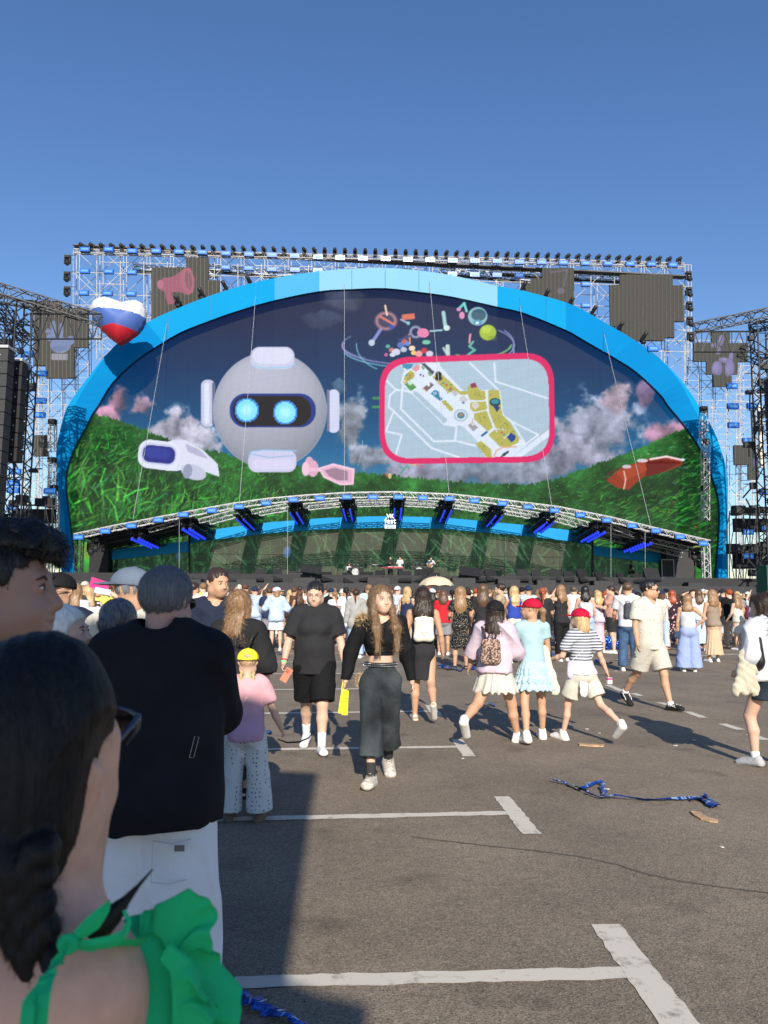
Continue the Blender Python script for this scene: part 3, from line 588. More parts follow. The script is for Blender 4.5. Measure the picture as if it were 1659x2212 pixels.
# ---- trusses
def truss(mb, a, b, w=.5, rc=.035, rw=.018, n=None, n4=4, up_=Vector((0,0,1)), tri=False):
    a = Vector(a); b = Vector(b); d = (b-a); L = d.length; d.normalize(); s = d.cross(up_)
    s = s.normalized() if s.length > 1e-3 else Vector((1,0,0)); t = s.cross(d).normalized(); h = w/2
    offs = [s*h+t*h, -s*h+t*h, -s*h-t*h, s*h-t*h] if not tri else [s*h+t*h, -s*h+t*h, -t*h]
    n = n or max(2, int(L/w)); k = len(offs)
    for o in offs: mb.tube(a+o, b+o, rc, n4)
    for i in range(n):
        p = a+d*(L*i/n); q = a+d*(L*(i+1)/n)
        for j in range(k):
            o0, o1 = offs[j], offs[(j+1)%k]
            if i % 2: o0, o1 = o1, o0
            mb.tube(p+o0, q+o1, rw, 3, cap=False)
        if i % 3 == 0:
            for j in range(k): mb.tube(p+offs[j], p+offs[(j+1)%k], rw, 3, cap=False)
    return mb

YC = 63.0
canopy = empty('stage_canopy', (0,0,0), 0, 'curved white truss canopy with dark lighting pods over the stage', 'stage canopy')
CH = [(162,1154),(246,1136),(346,1117),(420,1103),(503,1088),(583,1077),(662,1070),(741,1065),(850,1063),(976,1068),(1060,1077),(1134,1086),(1206,1095),(1317,1117),(1420,1142),(1532,1168)]
def fl(x, lo=0): return float(np.interp(x, [p[0] for p in CH], [p[1] for p in CH]))+lo
for i in range(len(CH)-1):
    mb = MB(); truss(mb, P(CH[i][0], CH[i][1]+5, YC), P(CH[i+1][0], CH[i+1][1]+5, YC), .42, .045, .028); mb.build('front_truss', M_WHITE, canopy)
pods = [288,399,516,632,748,860,969,1080,1192,1303,1404]
bx = lambda x: 829.5+(x-829.5)*YC/72.6
def pt(x, dy, Y):       # a point at the canopy level, carried back to distance Y
    f = P(x, fl(x)+dy, YC); return Vector((f.x, f.y+(Y-YC), f.z-(Y-YC)*.07))
LAMP = mat('blue_lamp', (.01,.02,.3), .3, 0, 0, emit=(.02,.05,.8), estr=.95)
LP = []; REST = []
for x in [pods[i] for i in (5,4,6,3,7,2,8,1,9,0,10)]:
    mb = MB()
    a = pt(x, 16, YC+.4); b_ = pt(x, 16, YC+9.2); truss(mb, a, b_, .7, .05, .03); 
    for s_ in (-.55, .55):
        mb.tube(a+Vector((s_,0,.35)), b_+Vector((s_,0,.35)), .05, 4); mb.tube(a+Vector((s_,0,-.25)), b_+Vector((s_,0,-.25)), .05, 4)
    mb.box((a+b_)/2+Vector((0,0,.55)), (1.3, 8.8, .12)); mb.build('lighting_pod', M_BLACK, canopy)
    for k in range(8):
        for s_ in (-.28, .28):
            p = a+(b_-a)*(.04+k*.085)+Vector((s_, 0, -.55)); lh = MB(); ln = MB(); lh.ball((0,0,0), (.13,.13,.16), 8, 5); lh.box((0,0,.28), (.26,.1,.16)); ln.tube((0,-.08,-.08), (0,-.16,-.14), .072, 8)
            if not LP: po = lh.build('pod_lamp', M_BLK2, canopy, True); ln.build('lamp_lens', LAMP, po); LP.append(po)
            elif len(LP) < 100: po = copy_tree(LP[0], canopy); LP.append(po)
            else: REST.append(p); continue
            po.location = p
lh = MB()
for p in REST: lh.ball(p, (.17,.17,.2), 8, 5, 0); lh.box(p+Vector((0,0,.28)), (.26,.1,.16)); lh.tube(p+Vector((0,-.10,-.10)), p+Vector((0,-.19,-.17)), .12, 8, m=1)
if REST: tag(lh.build('pod_lamp', [M_BLK2, LAMP], canopy), kind='stuff')
for i in range(len(pods)-1):
    xa, xb = pods[i], pods[i+1]
    for Yk, dz_ in ((YC+1.9,.2),(YC+5.9,.75)):
        pa, pb = pt(xa, 16, Yk)+Vector((.7,0,dz_)), pt(xb, 16, Yk)-Vector((.7,0,-dz_)); mb = MB(); truss(mb, pa, pb, .36, .034, .022); mb.build('cross_truss', M_WHITE, canopy)
# dark roofs of both ends
for xs in ((162,399),(1303,1532)):
    mb = MB(); q = [pt(xs[0], 4, YC+.6), pt(xs[1], 4, YC+.6), pt(xs[1], 4, YC+8.6), pt(xs[0], 4, YC+8.6)]; mb.add([p+Vector((0,0,.1)) for p in q]+[p+Vector((0,0,.18)) for p in q], [(0,1,2,3),(7,6,5,4),(0,4,5,1),(1,5,6,2),(2,6,7,3),(3,7,4,0)]); mb.build('roof_sheet', mat('roof_cloth', (.05,.055,.06), .8), canopy)
    for Yk in (YC+3, YC+6):
        mb = MB(); truss(mb, pt(xs[0], 12, Yk), pt(xs[1], 12, Yk), .42, .045, .03); mb.build('cross_truss', M_BLACK if xs[0] < 500 else M_WHITE, canopy)
for x in (172, 1524):
    for Yk in (YC, YC+8):
        p = pt(x, 10, Yk); mb = MB(); truss(mb, p, Vector((p.x, p.y, 0)), .5, .05, .03); mb.build('leg', M_WHITE if x > 500 else M_BLACK, canopy)
mb = MB()
for (x0, y0, x1, y1, Ya_, Yb_) in ((744,609,744,1062,YA-.1,YC),(928,607,970,1066,YA-.1,YC),(552,640,517,1084,YA-.1,YC),(1123,660,1192,1092,YA-.1,YC),(360,700,287,1122,YA-.1,YC),(1305,722,1406,1136,YA-.1,YC)):
    mb.tube(P(x0, y0, Ya_), P(x1, y1, Yb_), .022, 4)
for x in (621, 1394, 387, 1320): mb.tube(P(x, fl(x)+10, YC), P(x, 1262, YC), .02, 4)
mb.build('cable', mat('cable_grey', (.26,.28,.3), .5), canopy)

# side wings: black masking boxes
mb = MB(); mb.box(P(218,1218,YL-2), (1.7,1.2,5.2)); tag(mb.build('masking_panel', M_BLK2), 'black masking panel at the left end of the stage', 'panel')
mb = MB(); mb.box(P(1452,1205,YL-2)+Vector((.2,0,0)), (2.2,1.0,3.6)); tag(mb.build('masking_panel', M_BLK2), 'black masking panel right of the stage back wall', 'panel')

# ---- deck
DZ = 3.2
dk = empty('stage_deck', (0, 68, 0), 0, 'black stage platform behind the crowd', 'stage')
mb = MB(); mb.box((.8, 0, DZ/2), (64, 11, DZ), rz=.046); mb.build('platform', mat('deck_black', (.022,.022,.024), .7), dk)
mb = MB(); mb.box((.8, -6.3, 1.25), (62, 1.2, 2.5), rz=.046); mb.build('front_step', M_DARKBOX, dk)

# ---- big scaffold behind the arch
YF = 76.5
def pipes(name, segs, r, m, parent, n=4, cap=100):
    for k, (a, b_) in enumerate(segs[:cap]): mb = MB(); mb.tube(a, b_, r, n); mb.build(name, m, parent)
    if len(segs) > cap:
        mb = MB()
        for a, b_ in segs[cap:]: mb.tube(a, b_, r, n)
        tag(mb.build(name, m, parent), kind='stuff')
def inside_arch(x, y, mg=14):
    if x < 135 or x > 1560: return False
    yy = np.interp(x, [p[0] for p in OUT[5:30]], [p[1] for p in OUT[5:30]]); return y > yy+mg
def topline(x): return float(np.interp(x, [158,500,845,1200,1480], [541,549,556,564,572]))
def lattice(x0, x1, ytop, ybot, lab, dx=51, dyp=47, layers=(0, 2.2, 4.6), seed=1, m=M_SCAF, dens=1.0, r=.040, hole=True):
    rg = random.Random(seed); root = empty('scaffold', (0,0,0), 0, lab, 'scaffold'); st=[]; le=[]; br=[]
    for li, dY in enumerate(layers):
        nx = int(round((x1-x0)/dx)); ny = int((ybot-ytop)/dyp)
        sh = 0 if li == 0 else (li*17) % dx
        for i in range(nx+1):
            x = x0+(x1-x0)*i/nx + (sh*.4 if li else 0)
            segs = []
            for j in range(ny+1):
                y = ytop+dyp*j; yt = (topline(x)-541 if ytop < 560 else 0)+y
                if hole and inside_arch(x, yt, 40): continue
                a = P(x, yt, YF+dY); b_ = P(x, yt+dyp, YF+dY)
                segs.append((a, b_))
                if i < nx:
                    x2 = x0+(x1-x0)*(i+1)/nx + (sh*.4 if li else 0); yt2 = (topline(x2)-541 if ytop < 560 else 0)+y
                    if not (hole and inside_arch(x2, yt2, 40)):
                        le.append((a, P(x2, yt2, YF+dY)))
                        if rg.random() < .7*dens: 
                            if (i+j+li) % 2: br.append((a, P(x2, yt2+dyp, YF+dY)))
                            else: br.append((P(x, yt+dyp, YF+dY), P(x2, yt2, YF+dY)))
                        if rg.random() < .35*dens: le.append((P(x, yt+dyp*.5, YF+dY), P(x2, yt2+dyp*.5, YF+dY)))
                if li < len(layers)-1 and rg.random() < .45*dens: br.append((a, P(x, yt+dyp*.9, YF+layers[li+1])))
            if segs: st.append((segs[0][0], segs[-1][1]))
    rg.shuffle(le); rg.shuffle(br)
    pipes('post', st, r*1.15, m, root); pipes('ledger', le, r, m, root); pipes('brace', br, r*.85, m, root); return root
lattice(158, 1480, 541, 760, 'tall galvanised scaffold rising behind the blue arch', seed=2)
lattice(76, 190, 700, 1262, 'galvanised scaffold tower left of the arch behind the black truss tower', dx=28, dyp=29, layers=(0,1.6,3.4), seed=5, r=.032)
lattice(1478, 1600, 735, 1270, 'galvanised scaffold tower right of the arch behind the black truss tower', dx=28, dyp=29, layers=(0,1.6,3.4), seed=6, r=.032)
lattice(1590, 1700, 790, 1275, 'scaffold bay behind the right speaker tower', dx=32, dyp=31, layers=(0,2), seed=8, hole=False)
lattice(-40, 84, 810, 1265, 'scaffold bay behind the left speaker tower', dx=32, dyp=31, layers=(0,2), seed=9, hole=False)

# top beam
tb = empty('lighting_beam', (0,0,0), 0, 'long lighting beam across the very top of the scaffold', 'beam')
for i in range(24):
    xa = 160+1318*i/24; xb = 160+1318*(i+1)/24; mb = MB(); truss(mb, P(xa, topline(xa)+2, YF-.5), P(xb, topline(xb)+2, YF-.5), .4, .05, .03); mb.build('beam_section', M_SCAF, tb)
mb = MB(); mb.box((P(160,topline(160)+9,YF-.1)+P(1478,topline(1478)+9,YF-.1))/2, ((P(1478,572,YF)-P(160,541,YF)).length, .9, .12), mat=Matrix.Rotation(.046,3,'Z')@Matrix.Rotation(.024,3,'Y')); mb.build('walkway', mat('walk_grey', (.1,.1,.11), .7), tb)
# catwalks behind
cw = empty('catwalk', (0,0,0), 0, 'white railed catwalk behind the top of the arch', 'catwalk')
for (xa, ya, xb, yb) in ((288,578,470,590),(445,577,600,592),(590,592,700,588),(950,584,1180,606),(1060,585,1250,596),(1240,597,1345,602)):
    mb = MB(); truss(mb, P(xa,ya,YF+1), P(xb,yb,YF+1), .5, .05, .03); mb.build('railing', M_WHITE, cw)
    mb = MB(); a, b_ = P(xa,ya+8,YF+1), P(xb,yb+8,YF+1); mb.tube(a, b_, .16, 4); mb.build('plank', M_BLACK, cw)

# ---- moving heads on the beam
def make_mh(scale=1.0, hang=False, tilt=-.5, pan=0.0):
    root = empty('moving_head_light', (0,0,0)); s = scale; sg = -1 if hang else 1
    mb = MB(); mb.box((0,0,sg*.09*s), (.42*s,.36*s,.18*s)); mb.build('base', M_BLK2, root)
    mb = MB(); mb.box((-.22*s,0,sg*.42*s), (.07*s,.2*s,.5*s)); mb.box((.22*s,0,sg*.42*s), (.07*s,.2*s,.5*s)); mb.box((0,0,sg*.2*s), (.5*s,.2*s,.07*s)); mb.build('yoke', M_BLK2, root)
    d = Vector((math.sin(pan)*.7, -math.cos(pan)*.7, .45 if not hang else -.6)).normalized(); c = Vector((0,0,sg*.55*s))
    mb = MB(); mb.poly([c-d*.34*s, c-d*.26*s, c+d*.1*s, c+d*.36*s], [.12*s,.19*s,.2*s,.17*s], 10); h = mb.build('lamp_head', M_BLK2, root, True)
    mb = MB(); mb.tube(c+d*.355*s, c+d*.375*s, .15*s, 10); mb.build('lens', M_LENS, h); return root
def make_flood(s=1.0):
    root = empty('flood_light', (0,0,0)); mb = MB(); mb.box((0,.1*s,0), (.86*s,.18*s,.42*s)); mb.tube((-.3*s,.2*s,-.22*s),(-.3*s,.2*s,-.4*s),.03,4); mb.build('housing', M_BLACK, root)
    mb = MB(); mb.box((0,-.0*s,0), (.84*s,.05*s,.40*s), m=0); mb.box((0,-.035*s,0), (.6*s,.03*s,.2*s), m=1); mb.build('lamp_glass', [M_FLOOD, M_FLRIM], root); return root
protos = [make_mh(.95, False, 0, p) for p in (-.9, -.5, 0, .5, .9)]
pused = set()
def place(proto, loc, label, cat, group, rz=.046, sc=1.0):
    if proto.name not in pused and 'label' not in proto: o = proto; pused.add(proto.name)
    else: o = copy_tree(proto)
    o.location = loc; o.rotation_euler = (0,0,rz); o.scale = (sc,)*3; o['label'] = label; o['category'] = cat; o['group'] = group; return o
NT = 60
for i in range(NT):
    x = 176+(1467-176)*i/(NT-1); k = int(i/NT*5)
    place(protos[k], P(x, topline(x)-1, YF-.6), 'black moving head light standing on the top beam, %s from the left' % ordn(i), 'stage light', 'moving head lights along the top beam')
hp = make_mh(1.25, True, 0, .3)
side = [(146,562),(145,598),(145,630),(1487,597),(1488,631),(1489,662),(1490,695),(1491,728)]
for i, (x, y) in enumerate(side):
    lft = x < 800; k = i if lft else i-3
    place(hp, P(x, y-10, YF-.5), 'black moving head light hanging off the %s edge of the scaffold, %s from the top' % ('left' if lft else 'right', ORD[k]), 'stage light', 'moving head lights on the scaffold edges')
mb = MB()
for x, y in side: mb.tube(P(x-8, y-11, YF-.5), P(x+18 if x < 800 else x-14, y-11, YF-.5), .04, 4)
mb.build('arm', M_BLACK, tb)
fp = make_flood(1.15)
z1 = lambda x, y: (x*.3516, 505.4+y*.3516); z2 = lambda x, y: (550.8+x*.3516, 505.4+y*.3516); z3 = lambda x, y: (1101.6+x*.336, 505.4+y*.336)
z4 = lambda x, y: (x*.3516, 874.8+y*.3516); z5 = lambda x, y: (550.8+x*.3516, 874.8+y*.3516); z6 = lambda x, y: (1101.6+x*.336, 874.8+y*.336)
tops = [z1(x, y) for x, y in ((520,92),(665,92),(810,102),(957,102),(1098,107),(1242,110),(1387,117),(1528,122))]+[z2(x, y) for x, y in ((103,127),(243,133),(387,140),(523,145),(663,148),(803,151),(940,155),(1077,158),(1215,161),(1352,163),(1490,166),(1625,170))]+[z3(x, y) for x, y in ((62,178),(205,180),(345,182),(488,186),(632,188),(775,190),(912,192),(1050,197))]
for i, (x, y) in enumerate(tops): place(fp, P(x, y, YF-1.1), 'small blue flood light fixed below the row of moving heads, %s from the left' % ordn(i), 'flood light', 'blue flood lights on the top beam')
rest = [('left', z1(518,225)),('left', z1(665,228)),('left', z1(808,233)),('left', z1(511,360)),('left', z1(658,363)),('left', z1(803,365)),('top', z1(1385,203)),('top', z1(1527,208)),('top', z2(103,215)),('top', z2(245,218)),('top', z2(385,222)),('top', z2(1213,245)),('top', z2(1350,248)),('top', z2(1488,250)),('top', z2(1625,252)),('top', z3(62,265)),('top', z3(490,320)),('top', z3(490,457))]
for i, (w_, (x, y)) in enumerate(rest): place(fp, P(x, y, YF-.3), 'small blue flood light among the scaffold pipes %s, %s of its lot' % ({'left':'above the heart balloon','top':'just above the arch'}[w_], ordn(i if w_ == 'left' else i-6)), 'flood light', 'blue flood lights in the scaffold')
lows = [z1(250,855),z1(245,1022),z1(238,1110),z1(163,737),z4(88,408),z4(78,480),z4(76,522),z4(72,630),z4(302,528)]; rows = [z3(923,735),z3(1432,975),z3(1436,1104),z3(1563,1104),z6(1440,8),z6(1442,128),z6(1535,226),z6(1642,556),z6(1535,816),z6(1533,972),z6(1655,788)]
lows.sort(key=lambda q: q[1]); rows.sort(key=lambda q: q[1])
for i, (x, y) in enumerate(lows): place(fp, P(x, y, 66), 'small blue flood light in the left scaffold tower, %s from the top' % ordn(i), 'flood light', 'blue flood lights in the left tower')
for i, (x, y) in enumerate(rows): place(fp, P(x, y, 66), 'small blue flood light in the right scaffold tower, %s from the top' % ordn(i), 'flood light', 'blue flood lights in the right tower')
cf = [z4(x, y) for x, y in ((480,812),(645,775),(805,742),(970,706),(1125,673),(1300,648),(1467,624),(1632,602))]+[z5(x, y) for x, y in ((235,582),(397,572),(563,565),(725,565),(880,565),(1032,570),(1195,575),(1350,588),(1520,605))]+[z6(x, y) for x, y in ((115,655),(287,677),(455,707),(625,741),(785,776),(940,808),(1095,847),(1245,890))]
for i, (x, y) in enumerate(cf): place(fp, P(x, y, YC-.5), 'small blue flood light on the front truss of the canopy, %s from the left' % ordn(i), 'flood light', 'blue flood lights on the canopy truss', sc=.82)
# spot cans standing on the rim of the arch
for i, (x, y) in enumerate([z1(1240,365),z1(1095,410),z1(1383,322),z1(1533,290),z3(85,340),z3(232,388),z3(388,440),z3(535,495),z3(705,600),z3(858,665)]):
    mb = MB(); p = P(x, y, YA+2.4); d = Vector((.35 if x > 800 else -.35, -.5, .6)).normalized(); mb.poly([p-d*.55, p-d*.2, p+d*.35, p+d*.6], [.13,.2,.2,.22], 10); mb.box(p-Vector((0,0,.5)), (.4,.4,.3)); tag(mb.build('spot_light', M_BLACK, None, True), 'dark spot light leaning out over the rim of the arch, %s from the left' % ORD[{0:1,1:0,2:2,3:3}.get(i, i)], 'stage light', 'spot lights on the rim of the arch')
# white lattice blocks on the rim
for (x, y) in (z1(1050,445),z1(1210,395),z2(110,262),z2(1420,290),z3(560,525),z3(915,705),z3(1180,1000),z3(1300,1170)):
    mb = MB(); p = P(x, y, YA+2.6); truss(mb, p-Vector((1.0,0,0)), p+Vector((1.0,0,0)), .8, .06, .04); mb.build('rim_bracket', M_WHITE, arch)

# ---- shaped side screens
def side_canvas(x0, y0, x1, y1, seed):
    rng = np.random.default_rng(seed); c = Canvas(x0, y0, x1, y1, rng, 2.0); c.a[:] = np.array((38,37,35))/255.*.9; 
    return c
PAN = {
 'megaphone': [(327,577.5),(402,577.5),(402,556),(450,556),(450,605),(474,605),(474,700),(327,700)],
 'hand': [(73.8,650),(132,650),(132,665),(190,665),(190,750),(160,750),(160,816.6),(98.4,816.6),(98.4,790),(71.4,790)],
 'note': [(1171.5,578.6),(1240,578.6),(1240,690),(1127,690),(1127,612),(1147,612),(1147,601),(1171.5,601)],
 'blank': [(1339.5,592.8),(1453.7,592.8),(1453.7,616),(1476,616),(1478.6,694),(1457,694),(1457,729),(1434,729),(1434,735.5),(1340,735),(1340,706),(1319,704),(1317,614.6),(1339.5,614.6)],
 'balloon': [(1537.7,715),(1577,715),(1577,740.6),(1615.7,740.6),(1615.7,781),(1594,781),(1594,808),(1581,808),(1581,834.7),(1541.8,834.7),(1541.8,808),(1527,808),(1527,780),(1498.8,780),(1498.8,740),(1537.7,740)],
 'lowleft': [(72,940),(102,940),(102,985.6),(72,985.6)],
 'lowright': [(1585.4,962),(1639,962),(1639,1036),(1617,1036),(1617,1004),(1587,1004)]}
LABP = {'megaphone':'stepped grey LED panel showing a pink megaphone above the arch','hand':'stepped grey LED panel showing a pale blue glove behind the left truss','note':'stepped grey LED panel with a faint purple music note','blank':'large blank stepped grey LED panel at the right of the scaffold','balloon':'cross-shaped grey LED panel showing a purple balloon animal','lowleft':'small blank grey LED panel low in the left tower','lowright':'small blank L-shaped grey LED panel in the right tower'}
spm = led_mat('led_side', (.052,.052,.048), .7, .8)
for k, (key, poly) in enumerate(PAN.items()):
    xs = [p[0] for p in poly]; ys = [p[1] for p in poly]; c = side_canvas(min(xs)-4, min(ys)-4, max(xs)+4, max(ys)+4, k); c.a[:] = 0.02
    if key == 'megaphone':
        pk = (150,46,92); c.poly([(340,618),(352,600),(372,598),(398,580),(412,578),(420,600),(418,630),(405,637),(385,630),(362,632),(350,628)], pk); c.ell(405,607,14,29,(165,60,105),rot=-.15); c.ell(407,605,8,20,(120,45,75),rot=-.15); c.poly([(355,628),(368,628),(377,655),(362,658)], (150,46,92)); c.ell(346,614,7,10,(175,80,120))
    if key == 'hand':
        bl = (90,115,170); c.ell(130,745,22,18,bl); [c.ell(*e, bl) for e in ((115,712,6,20),(132,715,5,18),(103,715,5,5),(106,728,6,8),(152,735,8,10))]; c.rrect(111,764,146,778,1,(130,130,150)); c.ell(135,757,5,5,(120,130,150)); c.ell(128,752,16,6,(70,100,160))
    if key == 'note': c.path([(1190,588),(1225,583),(1218,618)], 4, (120,100,150), .6); c.ell(1212,628,9,7,(110,90,140),.7,soft=.4); c.ell(1180,636,9,7,(110,60,90),.6,soft=.5)
    if key == 'balloon':
        pu = (112,104,170)
        for (x,y,rx,ry,ro) in ((1558,735,6.5,13,.25),(1543,746,8,5,.1),(1552,757,6,9,0),(1552,795,9,16,0),(1545,795,7,15,.1),(1566,778,14,6,.2),(1580,795,7,18,0),(1572,797,6,17,0),(1580,770,5,11,.1)): c.ell(x,y,rx,ry,pu,.85,rot=ro,soft=.12); c.ell(x-1,y-2,rx*.4,ry*.6,(150,145,205),.5,rot=ro,soft=.5)
    if key == 'lowright': c.ell(1632,995,4,18,(90,80,170),.8,soft=.5)
    # vertical seams of the strips
    sroot = empty('side_screen', (0,0,0), 0, LABP[key], 'screen'); sroot['group'] = 'stepped LED panels beside and above the arch'
    Yp = YF-1.6
    led_wall('display', poly, Yp, c, spm, .09, sroot); slab(poly, Yp+.05, Yp+.3, 'cabinet', M_BLK2, sroot)
    mb = MB(); x = min(xs)+3
    while x < max(xs)-2:
        # vertical extent of the polygon at x
        yy = [];
        for i in range(len(poly)):
            a, b_ = poly[i-1], poly[i]
            if (a[0] > x) != (b_[0] > x): yy.append(a[1]+(b_[1]-a[1])*(x-a[0])/(b_[0]-a[0]))
        if len(yy) >= 2: mb.tube(P(x, min(yy), Yp-.02), P(x, max(yy), Yp-.02), .022, 3)
        x += 8.6 if key != 'lowleft' else 6
    mb.build('strip_edge', mat('strip_pale', (.11,.105,.095), .7), sroot)

# ---- heart balloon
def surface_nets(F, org, h):
    """F: sdf samples (nx,ny,nz). returns verts, quads"""
    s = F < 0; nx, ny, nz = F.shape
    c = [s[i:nx-1+i, j:ny-1+j, k:nz-1+k] for i in (0,1) for j in (0,1) for k in (0,1)]
    cnt = sum(q.astype(np.int8) for q in c); act = (cnt > 0) & (cnt < 8)
    ids = -np.ones(act.shape, np.int64); ai = np.argwhere(act); ids[act] = np.arange(len(ai))
    acc = np.zeros((len(ai), 3)); num = np.zeros(len(ai)); ix, iy, iz = ai.T
    corners = [(i, j, k) for i in (0,1) for j in (0,1) for k in (0,1)]
    val = {cc: F[ix+cc[0], iy+cc[1], iz+cc[2]] for cc in corners}
    for a in corners:
        for ax in range(3):
            if a[ax] == 0:
                b_ = list(a); b_[ax] = 1; b_ = tuple(b_); va, vb = val[a], val[b_]; m = (va < 0) != (vb < 0)
                t = np.where(m, va/(va-vb+1e-12), 0); p = np.array(a, float)[None, :]+np.zeros((len(ai), 3)); p[:, ax] = t
                acc += p*m[:, None]; num += m
    v = (ai+acc/num[:, None])*h+np.array(org)
    quads = []
    for ax in range(3):
        sl0 = [slice(1, -1)]*3; sl0[ax] = slice(0, -1); sl1 = [slice(1, -1)]*3; sl1[ax] = slice(1, None)
        a = s[tuple(sl0)]; b_ = s[tuple(sl1)]; e = np.argwhere(a != b_); 
        if len(e) == 0: continue
        inn = a[tuple(e.T)]
        base = e.copy(); o1, o2 = [(1,2),(2,0),(0,1)][ax]
        for k in range(3):
            if k != ax: base[:, k] += 1
        def cell(d1, d2):
            q = base.copy(); q[:, o1] -= d1; q[:, o2] -= d2; return ids[tuple(q.T)]
        q = np.stack([cell(1,1), cell(0,1), cell(0,0), cell(1,0)], -1)
        q[~inn] = q[~inn][:, ::-1]; quads.append(q)
    q = np.concatenate(quads); q = q[(q >= 0).all(1)]; return v, q
def heart():
    return None
    n = 64; g = np.linspace(-1.4, 1.4, n); x, y, z = np.meshgrid(g, g, g, indexing='ij')
    F = (x*x+2.0*y*y+z*z-1)**3-x*x*z**3-.1*y*y*z**3; F = np.sign(F)*np.abs(F)**(1/3.)
    v, q = surface_nets(F, (-1.4,)*3, 2.8/(n-1)); return v, q
HO = [(555,470),(562,432),(580,406),(612,390),(650,388),(700,402),(745,420),(790,408),(838,404),(876,424),(896,470),(897,530),(880,572),(850,615),(795,658),(742,690),(690,655),(625,598),(575,535)]
hs_ = .3516/1660*67.5; HO = [((x-728)*hs_, (531-y)*hs_) for x, y in HO]
gx = np.arange(-3.0, 3.01, .085); gy = np.arange(-1.9, 1.91, .085); gz = np.arange(-2.9, 2.71, .085); GX, GZ = np.meshgrid(gx, gz, indexing='ij'); ins = np.zeros(GX.shape, bool); dm = np.full(GX.shape, 99.)
for i in range(len(HO)):
    (xi, yi), (xj, yj) = HO[i], HO[i-1]
    if yi != yj: ins ^= ((yi > GZ) != (yj > GZ)) & (GX < (xj-xi)*(GZ-yi)/(yj-yi)+xi)
    L_ = (xj-xi)**2+(yj-yi)**2; t_ = np.clip(((GX-xi)*(xj-xi)+(GZ-yi)*(yj-yi))/L_, 0, 1); dm = np.minimum(dm, np.hypot(GX-xi-t_*(xj-xi), GZ-yi-t_*(yj-yi)))
for _ in range(3): dm[1:-1, 1:-1] = (dm[1:-1, 1:-1]*2+dm[:-2, 1:-1]+dm[2:, 1:-1]+dm[1:-1, :-2]+dm[1:-1, 2:])/6
Rr = 1.75; u_ = np.clip(dm/Rr, 0, 1); th_ = np.where(ins, 1.45*np.sqrt(np.clip(1-(1-u_)**2, 0, 1)), -dm)
F = np.where(th_[:, None, :] > 0, np.abs(gy)[None, :, None]-th_[:, None, :], np.hypot(gy[None, :, None], th_[:, None, :]))*.6; F[0] = F[-1] = 1; F[:, :, 0] = F[:, :, -1] = 1
v, q = surface_nets(F, (gx[0], gy[0], gz[0]), .085); fz = v[q].mean(1)
wb = np.interp(fz[:, 0], [-2.4, 0, 2.4], [.72, .62, .20]); rb_ = np.interp(fz[:, 0], [-2, 0, 2], [-.85, -.75, -1.2])
fm = np.where(fz[:, 2] > wb, 0, np.where(fz[:, 2] > rb_, 1, 2))
hb = mesh_obj('heart_balloon', v, q, [mat('balloon_white', (.55,.55,.58), .5, 0, .03, 1, spec=.4), mat('balloon_blue', (.05,.11,.36), .5, 0, .05, 1, spec=.4), mat('balloon_red', (.42,.012,.025), .5, 0, .05, 1, spec=.4)], None, True, fm)
hb.location = P(256, 692, 67.5); hb.rotation_euler = (0, 0, R(2)); tag(hb, 'huge heart-shaped balloon in white, blue and red before the blue arch', 'balloon')

# ---- black PA towers and booms
def pa_tower(xc, lab, sgn, Y=60):
    root = empty('truss_tower', (0,0,0), 0, lab, 'truss tower')
    a = P(xc, 655 if sgn < 0 else 700, Y); mb = MB(); truss(mb, a, Vector((a.x, a.y, 0)), 1.3, .07, .05, n=26); mb.build('mast', M_BLACK, root)
    mb = MB(); b0 = Vector((a.x+sgn*2.6, a.y+1, a.z)); truss(mb, b0, Vector((b0.x, b0.y, 0)), 1.3, .07, .05, n=26); mb.build('mast', M_BLACK, root)
    return root, a
tl, aL = pa_tower(62, 'black truss tower at the left edge carrying the loudspeakers', -1)
tr, aR = pa_tower(1645, 'black truss tower at the right edge carrying a loudspeaker', 1)
def boom(parent, p, q, w=.62, name='boom'): mb = MB(); truss(mb, p, q, w, .06, .038); mb.build(name, M_BLACK, parent)
boom(tl, P(-60, 607, 58), P(218, 692, 60), .8); boom(tl, P(-30, 640, 61), P(110, 668, 61), .5); boom(tl, P(-20, 700, 61), P(64, 712, 61), .9); boom(tl, P(-10, 660, 59), P(60, 740, 61), .6)
def bigtruss(parent, xa, xb, yt, yb, Y):
    mb = MB(); n = 4
    for dY in (0, 1.2):
        mb.tube(P(xa, yt, Y+dY), P(xb, yt, Y+dY), .07, 5); mb.tube(P(xa, yb, Y+dY), P(xb, yb, Y+dY), .07, 5)
        for i in range(n):
            x0 = xa+(xb-xa)*i/n; xm = xa+(xb-xa)*(i+.5)/n; x1 = xa+(xb-xa)*(i+1)/n
            mb.tube(P(x0, yt, Y+dY), P(xm, yb, Y+dY), .05, 4); mb.tube(P(xm, yb, Y+dY), P(x1, yt, Y+dY), .05, 4); mb.tube(P(xm, yt, Y+dY), P(xm, yb, Y+dY), .04, 4)
        mb.tube(P(xa, yt, Y+dY), P(xa, yb, Y+dY), .06, 4); mb.tube(P(xb, yt, Y+dY), P(xb, yb, Y+dY), .06, 4)
    for i in range(n+1):
        x0 = xa+(xb-xa)*i/n; mb.tube(P(x0, yt, Y), P(x0, yt, Y+1.2), .04, 4); mb.tube(P(x0, yb, Y), P(x0, yb, Y+1.2), .04, 4)
    mb.build('lattice_girder', M_BLACK, parent)
bigtruss(tl, 66, 219, 678, 732, 59.5); bigtruss(tr, 1500, 1630, 716, 760, 60)
